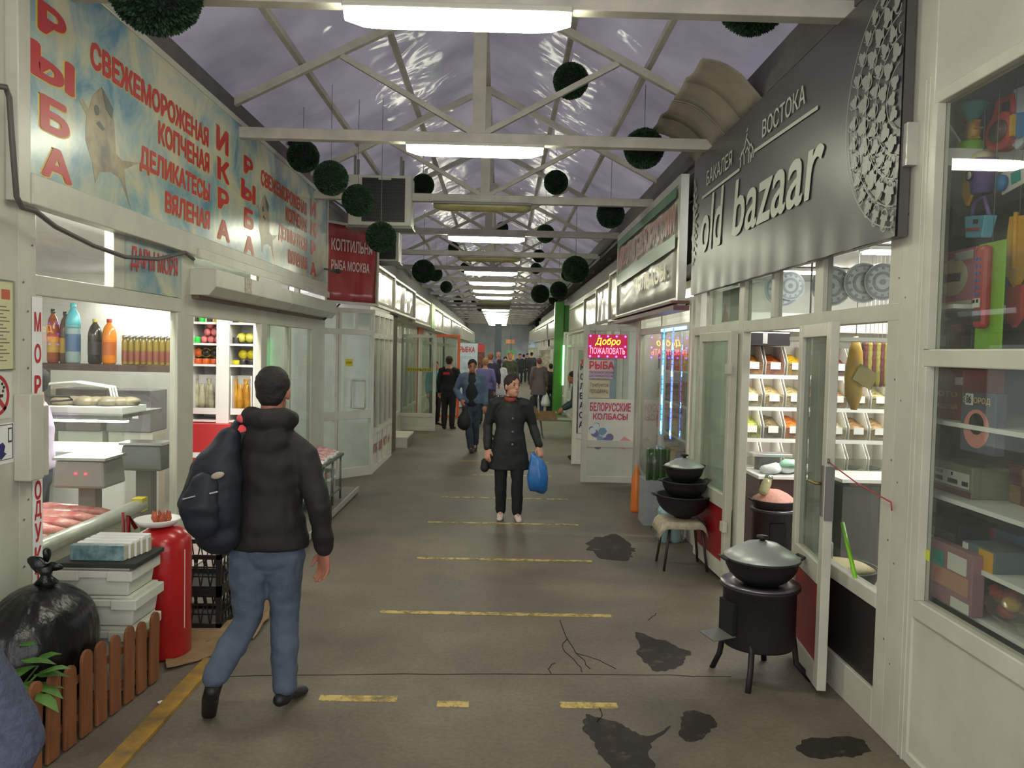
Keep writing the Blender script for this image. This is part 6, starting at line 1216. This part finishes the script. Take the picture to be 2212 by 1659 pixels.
for k,(y,z,mt,lab) in enumerate(((8.7,.38,CARD,'cardboard box with green tape under the display table'),(9.15,.36,M('foil',(170,170,160),.35),'grey packed box under the display table'))):
    b=thing('carton',lab,'carton',(-2.08,y,z-.16)); m_=MB(); m_.box(-2.3,-1.9,y-.16,y+.16,z-.15,z+.12); m_.build('box',mt,b,bevel=.006); m_=MB(); m_.box(-2.301,-1.899,y-.162,y+.162,z+.02,z+.05); m_.build('tape',M('tape_green',(60,190,120),.4) if k==0 else PAPER,b)
m_=MB(); m_.box(-2.34,-1.88,8.6,9.6,.2,.225); m_.build('lower_shelf',STL,t)
# far-right box table
t=thing('folding_table','small folding table with open cardboard box in the middle distance','table',(1.2,17.6,0)); 
x0,x1=onY(1162,930,17.6).x,onY(1202,930,17.6).x
m_=MB(); m_.box(x0,x1+.5,17.4,18.0,.38,.41); m_.build('table_top',GREYM,t); m_=MB()
for x in (x0+.05,x1+.4):
    m_.tube([(x,17.45,.38),(x+.06,17.95,0)],.015,6); m_.tube([(x,17.95,.38),(x+.06,17.45,0)],.015,6)
m_.build('cross_leg',GREYM,t)
cb=crate('open_carton',x0,x1,17.42,17.95,.411,.56,CARD,'open cardboard box on the folding table','carton'); m_=MB(); m_.bar((x0-.2,17.6,.47),(x0,17.6,.56),.3,.01,up=(0,1,0)); m_.build('flap',CARD,cb)
# ------------------------------------------------------------------ people
def remesh(mb,name,mat,parent,vox,smooth=3,fold=0,fs=9,seed=0):
    o=mb.build('tmp',mat,None,world=False,fixn=True)
    r=o.modifiers.new('r','REMESH'); r.mode='VOXEL'; r.voxel_size=vox; r.use_smooth_shade=True
    if smooth: s=o.modifiers.new('s','SMOOTH'); s.iterations=smooth; s.factor=.5
    dg=bpy.context.evaluated_depsgraph_get(); me=bpy.data.meshes.new_from_object(o.evaluated_get(dg)); bpy.data.objects.remove(o); me.name=name
    if fold:
        ns=[v.normal.copy() for v in me.vertices]
        for v,n in zip(me.vertices,ns):
            p=v.co; v.co=p+n*fold*(noise.noise(Vector((p.x*fs*.8,p.y*fs*.8,p.z*fs*1.6+seed)))+.6*noise.noise(p*fs*2.3))
    for p in me.polygons: p.use_smooth=True
    if not me.materials: me.materials.append(mat)
    p=bpy.data.objects.new(name,me); COL.objects.link(p); p.parent=parent; return p
def hand(mb,wr,dirv,palm_n,side,curl=.5,s=1.0):
    """palm + five tapering fingers; dirv = hand direction, palm_n = palm normal, side = thumb side vector"""
    d=Vector(dirv).normalized(); n=Vector(palm_n); n=(n-d*n.dot(d)).normalized(); t=d.cross(n).normalized()
    if t.dot(Vector(side))<0: t=-t
    w=Vector(wr); k=w+d*.085*s
    mb.tube([w-d*.03*s,w,w+d*.04*s,k],[(.024*s,.02*s),(.027*s,.019*s),(.038*s,.016*s),(.04*s,.014*s)],12,round_=True,ref=t)
    for i,(off,ln_,r) in enumerate(((.03,.07,.0088),(.011,.08,.0092),(-.009,.075,.009),(-.028,.058,.008))):
        b=k+t*off*s-d*.01*s; a1=curl*.5; a2=curl*1.2; l=ln_*s
        p1=b+(d*math.cos(a1)+n*math.sin(a1))*l*.5; p2=p1+(d*math.cos(a2)+n*math.sin(a2))*l*.3; p3=p2+(d*math.cos(a2+curl*.6)+n*math.sin(a2+curl*.6))*l*.25
        mb.tube([b,p1,p2,p3],[r*s*1.1,r*s,r*s*.92,r*s*.75],8,round_=True)
    b=w+d*.02*s+t*.028*s; p1=b+(d*.75+t*.55+n*.25).normalized()*.04*s; p2=p1+(d*.95+t*.15+n*.35).normalized()*.035*s
    mb.tube([b,p1,p2],[.013*s,.0105*s,.008*s],8,round_=True)
def person(label,loc,rz,h=1.74,J=None,top=None,bottom=None,shoes=None,hair=HAIRD,skin=SKIN,coat=0,slim=1.0,vox=.02,far=True,look=0,hairlen=0,topname='jacket',bottomname='trousers',collar=False,group=None,hood=False,nod=0,belly=0,dress=0,foldk=1,head_s=1.0):
    t=thing('person',label,'person',loc,group,rz=rz); s=h/1.74
    D=dict(pel=(0,0,.94),ch=(0,0,1.28),nk=(0,0,1.47),hd=(0,-.015,1.63),shL=(.185,0,1.42),shR=(-.185,0,1.42),elL=(.25,.02,1.14),elR=(-.25,.02,1.14),wrL=(.26,-.05,.9),wrR=(-.26,-.05,.9),hdL=None,hdR=None,
           hpL=(.09,0,.92),hpR=(-.09,0,.92),knL=(.1,-.02,.5),knR=(-.1,-.02,.5),anL=(.1,.02,.09),anR=(-.1,.02,.09),toL=(.12,-.14,.03),toR=(-.12,-.14,.03))
    if J: D.update(J)
    V={k:(Vector(v)*s if v is not None else None) for k,v in D.items()}
    w=slim; pel,ch,nk,hd=V['pel'],V['ch'],V['nk'],V['hd']
    fwd=Vector((math.sin(look),-math.cos(look),-nod)).normalized(); sidev=Vector((math.cos(look),math.sin(look),0))
    Rl=(0,0,look)
    # body: one continuous figure
    b=MB(); hs=s*head_s
    b.ell(hd+Vector((0,0,.025*hs)),(.076*hs,.094*hs,.1*hs),18,14,Rl); b.ell(hd+fwd*.03*hs-Vector((0,0,.055*hs)),(.058*hs,.062*hs,.062*hs),16,10,Rl)
    b.tube([nk-Vector((0,0,.05*s)),nk+Vector((0,0,.03*s)),hd-Vector((0,0,.04*s))-fwd*.01],[.068*s,.056*s,.056*s],12,round_=True)
    nose=hd+fwd*.098*hs-Vector((0,0,.005*hs)); b.tube([hd+fwd*.085*hs+Vector((0,0,.03*hs)),nose+Vector((0,0,-.01*hs)),nose-fwd*.015*hs-Vector((0,0,.018*hs))],[.008*hs,.014*hs,.012*hs],8,round_=True)
    for sg in (-1,1): b.ell(hd+sidev*sg*.077*hs+fwd*-.002-Vector((0,0,.005*hs)),(.012*hs,.02*hs,.033*hs),10,8,Rl)
    b.ell(hd+fwd*.083*hs-Vector((0,0,.05*hs)),(.024*hs,.012*hs,.01*hs),10,6,Rl)
    b.ell(hd+fwd*.07*hs-Vector((0,0,.088*hs)),(.026*hs,.02*hs,.018*hs),10,6,Rl)
    def limb(a,m,c,r): b.tube([a,a.lerp(m,.5),m,m.lerp(c,.4),c],r,12,round_=True)
    for S in 'LR':
        limb(V['sh'+S],V['el'+S],V['wr'+S],[.046*s*w,.044*s*w,.037*s*w,.036*s*w,.025*s])
        limb(V['hp'+S],V['kn'+S],V['an'+S],[.08*s*w,.072*s*w,.052*s*w,.05*s*w,.036*s])
        dv=(V['wr'+S]-V['el'+S]).normalized(); hv=V['hd'+S].normalized() if V['hd'+S] is not None else (dv+Vector((0,-.15,-.3))).normalized()
        sgn=1 if S=='L' else -1
        hand(b,V['wr'+S]+hv*.01,hv,(-sgn*.6,.8,0),(0,-1,0),.55,s*1.12)
        b.tube([V['an'+S],V['an'+S].lerp(V['to'+S],.5),V['to'+S]],[.03*s,.024*s,.018*s],10,round_=True)
    b.tube([pel-Vector((0,0,.03*s)),pel+(ch-pel)*.35,ch,ch+(nk-ch)*.7],[(.14*s*w,.095*s*w),(.125*s*w,.085*s*w),(.15*s*w,.1*s*w),(.11*s*w,.07*s*w)],16,round_=True,ref=(1,0,0))
    b.tube([V['shL'],V['shR']],.05*s*w,10,round_=True)
    body=remesh(b,'body',skin,t,min(vox,.0065 if not far else vox*.8),2)
    # clothing
    c=MB(); hem=pel.z-.03*s-coat*s
    tp=[(pel.x,pel.y,hem)]; 
    pts=[Vector((pel.x,pel.y,hem)),pel+Vector((0,0,.04*s)),pel+(ch-pel)*.5,ch,ch+(nk-ch)*.55,nk-Vector((0,0,.0))]
    wd_=.188+coat*.2+dress*.1
    c.tube(pts,[(wd_*s*w,(.125+coat*.05)*s*w),((.182)*s*w,(.14+belly)*s*w),(.16*s*w,(.12+belly)*s*w),(.18*s*w,.13*s*w),(.15*s*w,.105*s*w),(.078*s,.075*s)],20,ref=(1,0,0))
    for S in 'LR':
        sh,el,wr=V['sh'+S],V['el'+S],V['wr'+S]
        c.tube([sh+(nk-sh)*.35,sh,sh.lerp(el,.5),el,el.lerp(wr,.5),wr+(el-wr)*.02],[.06*s*w,.074*s*w,.064*s*w,.058*s*w,.052*s*w,.046*s*w],14,round_=True)
    if collar: c.tube([nk-Vector((0,0,.03*s)),nk+Vector((0,0,.04*s))],[.085*s,.078*s],16)
    if hood: c.tube([nk+sidev*-.1*s+Vector((0,.0,.02)),nk+sidev*-.085*s+Vector((0,.07,.03))*s,nk+Vector((0,.105,.02))*s,nk+sidev*.085*s+Vector((0,.07,.03))*s,nk+sidev*.1*s+Vector((0,.0,.02))],[.045*s,.055*s,.06*s,.055*s,.045*s],12,round_=True); c.ell(nk+Vector((0,.09,-.08))*s,(.12*s,.05*s,.09*s),14,10)
    remesh(c,topname,top,t,max(vox*.8,.011),3,.006*foldk,8,3)
    l=MB(); l.tube([pel-Vector((0,0,.09*s)),pel+Vector((0,0,.06*s))],[(.155*s*w,.115*s*w),(.155*s*w,.115*s*w)],16,ref=(1,0,0),round_=True)
    for S in 'LR':
        hp,kn,an=V['hp'+S],V['kn'+S],V['an'+S]
        l.tube([hp,hp.lerp(kn,.45),kn,kn.lerp(an,.45),an+(kn-an).normalized()*.01],[.098*s*w,.09*s*w,.069*s*w,.068*s*w,.058*s*w],14,round_=True)
    if bottom: remesh(l,bottomname,bottom,t,max(vox*.8,.011),3,.007*foldk,9,1)
    if shoes:
        for S in 'LR':
            a,o_=V['an'+S],V['to'+S]; dv=(o_-a); dv2=Vector((dv.x,dv.y,0)).normalized() if Vector((dv.x,dv.y,0)).length>.02 else Vector((0,-1,0))
            k_=MB(); heel=a-dv.normalized()*0+(-dv2*.045-Vector((0,0,.045)))*s if abs(a.z-.09*s)<.03 else a+Vector((0,.03,-.06))*s
            k_.tube([heel,heel.lerp(o_,.5)+Vector((0,0,.012*s)),o_+dv.normalized()*.02*s],[(.036*s,.035*s),(.042*s,.036*s),(.038*s,.026*s)],12,round_=True); k_.tube([a+(V['kn'+S]-a).normalized()*.04*s,heel.lerp(o_,.2)],[.042*s,.04*s],12,round_=True)
            zmin=-t.location.z
            oo=remesh(k_,'shoe',shoes,t,max(vox*.7,.009),2)
            for v in oo.data.vertices: v.co.z=max(v.co.z,.004)
    # hair
    hr=MB(); hr.ell(hd+Vector((0,0,.045*hs))-fwd*.014*hs,(.087*hs,.1*hs,.094*hs),18,14,Rl); hr.ell(hd-fwd*.045*hs-Vector((0,0,.0*hs)),(.072*hs,.056*hs,.075*hs),14,10,Rl)
    if hairlen: hr.tube([hd-fwd*.05*hs,hd-fwd*.075*hs-Vector((0,0,hairlen*.6)),hd-fwd*.08*hs-Vector((0,0,hairlen))],[(.08*hs,.05*hs),(.075*hs,.04*hs),(.03*hs,.025*hs)],12,round_=True)
    remesh(hr,'hair',hair,t,max(vox*.6,.008),1,.004,30)
    if not far or vox<.03:
        e=MB()
        for sg in (-1,1): e.ell(hd+fwd*.084*hs+sidev*sg*.032*hs+Vector((0,0,.02*hs)),(.013*hs,.008*hs,.006*hs),10,6,Rl)
        e.build('eye',M('eye_dark',(40,30,26),.3),t,world=False); e=MB()
        for sg in (-1,1): e.ell(hd+fwd*.09*hs+sidev*sg*.033*hs+Vector((0,0,.041*hs)),(.02*hs,.006*hs,.004*hs),8,6,Rl)
        e.build('eyebrow',hair,t,world=False); e=MB(); e.ell(hd+fwd*.092*hs-Vector((0,0,.05*hs)),(.021*hs,.007*hs,.005*hs),10,6,Rl); e.build('lips',M('lips',(170,96,90),.5),t,world=False)
    return t,V
JB=M('jacket_black',(26,25,25),.75,var=.2,scale=30); JEANS=M('jeans_blue',(84,96,112),.8,col2=(64,76,94),scale=7,bump=.2,bscale=90); SHB=M('shoe_black',(22,22,24),.5); NAVY=M('backpack_navy',(23,28,41),.65,var=.2,scale=12)
# walking man, seen from behind
PA=(-1.2,4.15,0)
def la(px,py,dy=0): # world point at depth PA.y - dy -> local coords of a figure turned away
    w_=onY(px,py,PA[1]-dy); return (-(w_.x-PA[0]),dy,w_.z)
K=1.74/1.78
def sc_(p_): return tuple(x*K for x in p_)
JA=dict(pel=sc_((0.0,.0,.95)),ch=sc_((-.01,.0,1.3)),nk=sc_((-.015,.0,1.5)),hd=sc_(la(590,848,-.03)),shL=sc_(la(497,985,.02)),shR=sc_(la(655,985,0)),elR=sc_(la(690,1095,.05)),wrR=sc_(la(700,1185,-.02)),elL=sc_((.29,-.1,1.15)),wrL=sc_((.24,-.32,1.05)),
 hpL=sc_((.085,.01,.9)),hpR=sc_((-.09,-.01,.9)),knR=sc_(la(616,1325,-.05)),anR=sc_(la(615,1485,.02)),toR=sc_(la(648,1500,-.13)),knL=sc_(la(535,1340,.02)),anL=sc_(la(462,1462,.24)),toL=sc_(la(452,1545,.15)),hdR=(.02,-.2,-1))
JA['toR']=(JA['toR'][0],JA['toR'][1],.035); JA['toL']=(JA['toL'][0],JA['toL'][1],.04)
person('man seen from behind in black hooded jacket and blue jeans walking away',PA,PI,1.78,JA,JB,JEANS,SHB,HAIRD,SKIN2,vox=.013,far=False,hood=True,slim=1.07,coat=.07,foldk=1.3)
# backpack
bp=thing('backpack','dark navy backpack hanging off the walking man\'s left shoulder','backpack',(-1.47,3.95,.95))
def wp(px,py,Y): return onY(px,py,Y)
m_=MB(); m_.tube([wp(470,1150,3.98),wp(452,1090,3.96),wp(470,1010,3.98),wp(495,945,4.02)],[(.12,.07),(.155,.11),(.125,.1),(.06,.06)],18,ref=(1,0,.35),round_=True); remesh_o=None
off=Vector(bp.location)
for i,p_ in enumerate(m_.v): m_.v[i]=p_-off
remesh(m_,'pack_body',NAVY,bp,.012,3,.008,9)
m_=MB(); m_.tube([wp(435,1130,3.86),wp(428,1095,3.85),wp(440,1050,3.87)],[(.085,.05),(.1,.06),(.07,.04)],14,ref=(1,0,.35),round_=True)
for i,p_ in enumerate(m_.v): m_.v[i]=p_-off
remesh(m_,'front_pocket',NAVY,bp,.012,2,.006,11)
m_=MB(); c=wp(470,1027,3.855); m_.ell((c.x,c.y,c.z),(.034,.008,.016),12,8,(0,-.3,0)); m_.build('pale_logo',M('logo_tan',(170,156,136),.6),bp)
m_=MB(); a,b=wp(420,1072,3.80),wp(396,1078,3.82); m_.bar(a,b,.012,.006); a,b=wp(452,1066,3.82),wp(470,1062,3.84); m_.bar(a,b,.008,.006); m_.build('zip_pull',M('zip_grey',(170,170,176),.4),bp)
m_=MB(); m_.tube([wp(500,935,4.0),wp(510,915,4.06),wp(520,905,4.14),wp(518,915,4.24)],.022,8,flat=.4); m_.build('shoulder_strap',NAVY,bp); m_=MB(); a=wp(523,905,4.05); m_.ell(a,(.03,.02,.022),12,8,(0,.3,0)); m_.build('red_lining',M('lining_red',(220,90,90),.6),bp)
# woman in dark coat
COATB=M('coat_dark',(30,34,32),.7,var=.2,scale=20); TRB=M('trousers_black',(20,22,26),.8); SHW=M('shoe_white',(214,196,190),.6)
person('woman in long dark buttoned coat walking toward the viewer with a blue bag',(.12,8.98,0),0,1.6,dict(toL=(.13,-.2,.03),anL=(.11,-.08,.09),knL=(.1,-.08,.52),anR=(-.09,.02,.09),toR=(-.1,-.13,.03),elL=(.28,.04,1.16),wrL=(.36,-.03,.92),elR=(-.27,.04,1.15),wrR=(-.27,-.06,.88),shL=(.2,0,1.42),shR=(-.2,0,1.42),hd=(.02,-.03,1.63)),COATB,TRB,SHW,M('hair_brown',(46,34,28),.7,bump=.3,bscale=80),SKIN,coat=.3,vox=.014,far=False,look=.55,topname='coat',slim=1.08,collar=True,belly=.02,head_s=1.13)
wt=[o for o in bpy.data.objects if o.name.startswith('person') and o.get('label','').startswith('woman in long')][0]
m_=MB(); m_.tube([(.0,-.02,1.345),(.0,-.03,1.385)],[.073,.066],16); m_.build('red_scarf',M('scarf_red',(150,66,50),.7),wt,world=False)
m_=MB()
for z in (1.15,1.0,.86): m_.tube([(.03,-.155,z),(.03,-.17,z)],.014,10)
m_.build('button',GREYM,wt,world=False)
hb=onY(1160,1050,8.92); t=thing('shopping_bag','blue plastic shopping bag held by the woman in the dark coat','bag',(hb.x,hb.y,hb.z-.2)); m_=MB(); m_.tube([onY(1160,1063,8.92),onY(1161,1056,8.92),onY(1161,1030,8.92),onY(1160,1010,8.92),onY(1157,995,8.92),onY(1152,980,8.92)],[(.08,.05),(.105,.08),(.118,.085),(.1,.06),(.07,.04),(.02,.015)],28)
m_.jitter(.025,11); m_.build('bag_body',M('bag_blue',(36,96,170),.3,col2=(60,130,200),scale=7),t); m_=MB(); m_.tube([onY(1150,984,8.92),onY(1152,974,8.9),onY(1157,982,8.92)],.008,6); m_.build('handle',MC['bag_blue'],t)
c=onY(1047,1003,8.93); m_=MB(); m_.tube([c+Vector((0,0,-.04)),c+Vector((0,0,.03))],[(.05,.03),(.04,.02)],10,round_=True); tag(m_.build('small_black_bag',BLACKM),'small black purse in the woman\'s right hand','purse')
# denim man
DEN=M('denim_jacket',(86,104,128),.8,var=.15,scale=20); TSH=M('shirt_navy',(24,28,38),.8)
td,Vd=person('man in blue denim jacket over dark shirt walking toward the viewer',(-.52,14.8,0),0,1.72,dict(toR=(.02,-.16,.03),anR=(0,-.02,.09),knR=(-.05,-.06,.5),anL=(.08,.2,.14),toL=(.08,.1,.03),knL=(.08,.06,.52),hd=(.0,-.04,1.61),elR=(-.3,.03,1.16),wrR=(-.2,-.12,1.0)),DEN,M('jeans_dark',(56,68,84),.8),SHB,HAIRD,SKIN2,vox=.02,look=.1,nod=.25,slim=1.08)
m_=MB(); m_.tube([(0,-.04,.93),(0,-.055,1.15),(0,-.05,1.34),(0,-.03,1.42)],[(.13,.105),(.125,.105),(.1,.085),(.075,.07)],14,round_=True,ref=(1,0,0)); m_.build('dark_shirt',TSH,td,world=False)
c=onY(1003,903,14.7); t=thing('handbag','black shoulder bag carried by the denim jacket man','bag',tuple(c)); m_=MB(); m_.tube([c+Vector((0,0,-.1)),c,c+Vector((.02,0,.12))],[(.13,.06),(.12,.055),(.06,.03)],14,round_=True); m_.build('bag_body',BLACKM,t); m_=MB(); m_.tube([c+Vector((.02,0,.12)),c+Vector((.08,0,.25))],.02,6); m_.build('strap',BLACKM,t)
SUIT=M('suit_black',(30,28,28),.75)
ts,_=person('man in black work suit with red back patch seen from behind',(-1.22,19.0,0),PI-.25,1.72,dict(elR=(-.26,-.05,1.15),wrR=(-.14,-.2,1.05)),SUIT,SUIT,SHB,M('hair_brown2',(60,44,36),.8),SKIN,vox=.022,slim=1.12)
m_=MB(); m_.box(-.06,.1,.125,.15,1.3,1.36); m_.build('red_patch',RED,ts,world=False)
TURQ=M('turquoise',(0,140,160),.7)
person('person in turquoise top standing behind the black suited man',(-1.62,19.9,0),.6,1.58,None,TURQ,SUIT,SHB,M('hair_dark2',(40,28,28),.8),SKIN,vox=.025)
LIL=M('cloth_purple',(110,104,160),.8); WHT=M('cloth_white',(206,204,214),.8); CAM_=M('cloth_olive',(84,90,70),.8,var=.3); GRYC=M('cloth_grey',(104,92,96),.8); NV2=M('cloth_navy',(50,44,70),.8); DKG=M('cloth_darkgrey',(58,62,70),.8)
BLD=M('hair_blond',(176,136,86),.8); RDH=M('hair_auburn',(140,88,64),.8)
def stand(px,pyf,Y,rz,h,label,tp,bt,hair=HAIRD,sh=SHB,vox=.03,**k):
    x=onY(px,pyf,Y).x; return person(label,(x,Y,0),rz,h,None,tp,bt,sh,hair,SKIN,vox=vox,**k)
stand(1046,900,20.5,PI,1.68,'person with fair hair in purple blue top just behind the denim man',LIL,DKG,BLD)
stand(1057,900,23.5,PI,1.8,'person with auburn hair in dark top behind the purple top',NV2,DKG,RDH)
stand(1076,900,24.5,PI,1.62,'woman in white dress with long dark hair walking away',WHT,WHT,M('hair_plum',(60,40,56),.8),hairlen=.22,coat=.35,topname='dress')
stand(1074,900,30,PI,1.82,'bald person far behind the white dressed woman',LIL,DKG,SKIN)
stand(1089,900,29,.0,1.66,'dark haired woman in white far behind, beside the bald person',WHT,DKG,HAIRD)
stand(1099,900,27.5,.3,1.84,'tall man in olive top among the far group',CAM_,DKG,SKIN2)
for k,(px,Y,h,lab,tp) in enumerate(((1122,46,1.72,'dark figure in the far crowd, leftmost of the row',DKG),(1130,48,1.68,'dark figure in the far crowd, second of the row',SUIT),(1138,50,1.75,'dark figure in the far crowd, third of the row',NV2),(1147,45,1.82,'tall dark figure in the far crowd, right of its middle',DKG),(1156,49,1.7,'grey figure in the far crowd, rightmost of the row',GRYC))): stand(px,830,Y,[0,PI,.5,PI,0][k],h,lab,tp,DKG,vox=.045,group='people in the far crowd')
tg,_=person('person in long grey coat seen from behind with a white bag',(1.18,24.3,0),PI+.15,1.68,None,GRYC,M('jeans_mid',(56,64,100),.8),SHB,M('hair_redbrown',(120,70,60),.8),SKIN,vox=.025,coat=.32,topname='coat',slim=1.1)
c=onY(1178,862,24.3); m_=MB(); m_.tube([c+Vector((0,0,-.22)),c+Vector((0,0,-.1)),c+Vector((-.01,0,.1)),c+Vector((-.02,0,.26))],[(.14,.1),(.16,.1),(.09,.06),(.02,.02)],12); m_.jitter(.02,9); tag(m_.build('white_bag',M('bag_white',(232,236,234),.3)),'white plastic bag held by the grey coated person','bag')
c=onY(1151,868,24.2); m_=MB(); m_.tube([c+Vector((0,0,-.1)),c+Vector((0,0,.1))],[(.13,.08),(.09,.05)],12,round_=True); tag(m_.build('black_bag',BLACKM),'black bag held by the grey coated person','bag')
stand(1188,885,25.5,PI,1.5,'person in black beside the white cabinet on the far right',SUIT,SUIT,vox=.03)
c=onZ(1190,880); m_=MB(); m_.box(onY(1180,880,25).x,onY(1196,880,25).x,24.9,25.3,.004,.5); tag(m_.build('black_suitcase',BLACKM,bevel=.03),'black bag standing on the floor beside the person in black','bag')
GJ=M('jacket_green',(30,62,58),.7)
person('person in dark green hooded jacket standing partly behind the right doors',(1.42,14.2,0),-PI/2,1.6,dict(hd=(0,-.14,1.57),nk=(0,-.08,1.43),ch=(0,-.04,1.26),shL=(.18,-.06,1.38),shR=(-.18,-.06,1.38),elL=(.24,-.1,1.1),elR=(-.24,-.1,1.1),wrL=(.16,-.3,.98),wrR=(-.16,-.3,.98)),GJ,SUIT,SHB,HAIRD,SKIN2,vox=.025,hood=True)
# shop assistant in lilac
person('shop assistant in lilac top inside the fish shop at the window\'s near edge',(-3.66,6.36,0),-1.2,1.66,dict(elL=(.24,-.1,1.16),wrL=(.15,-.34,1.1),elR=(-.24,-.1,1.16),wrR=(-.15,-.34,1.1)),M('lilac',(206,186,214),.8),DKG,SHB,HAIRD,SKIN,vox=.025)
# passer-by at lower left corner
KN=M('knit_greyblue',(60,66,84),.9,var=.25,scale=40,bump=.6,bscale=70)
p0=onY(18,1600,1.5)
person('passer-by in grey blue knit at the lower left corner, only the sleeve seen',(p0.x-.42,1.62,0),.2,1.66,dict(elL=(.36,-.02,1.1),wrL=(.3,-.2,.95),elR=(-.3,0,1.1)),KN,DKG,SHB,HAIRD,SKIN,vox=.02,far=True)
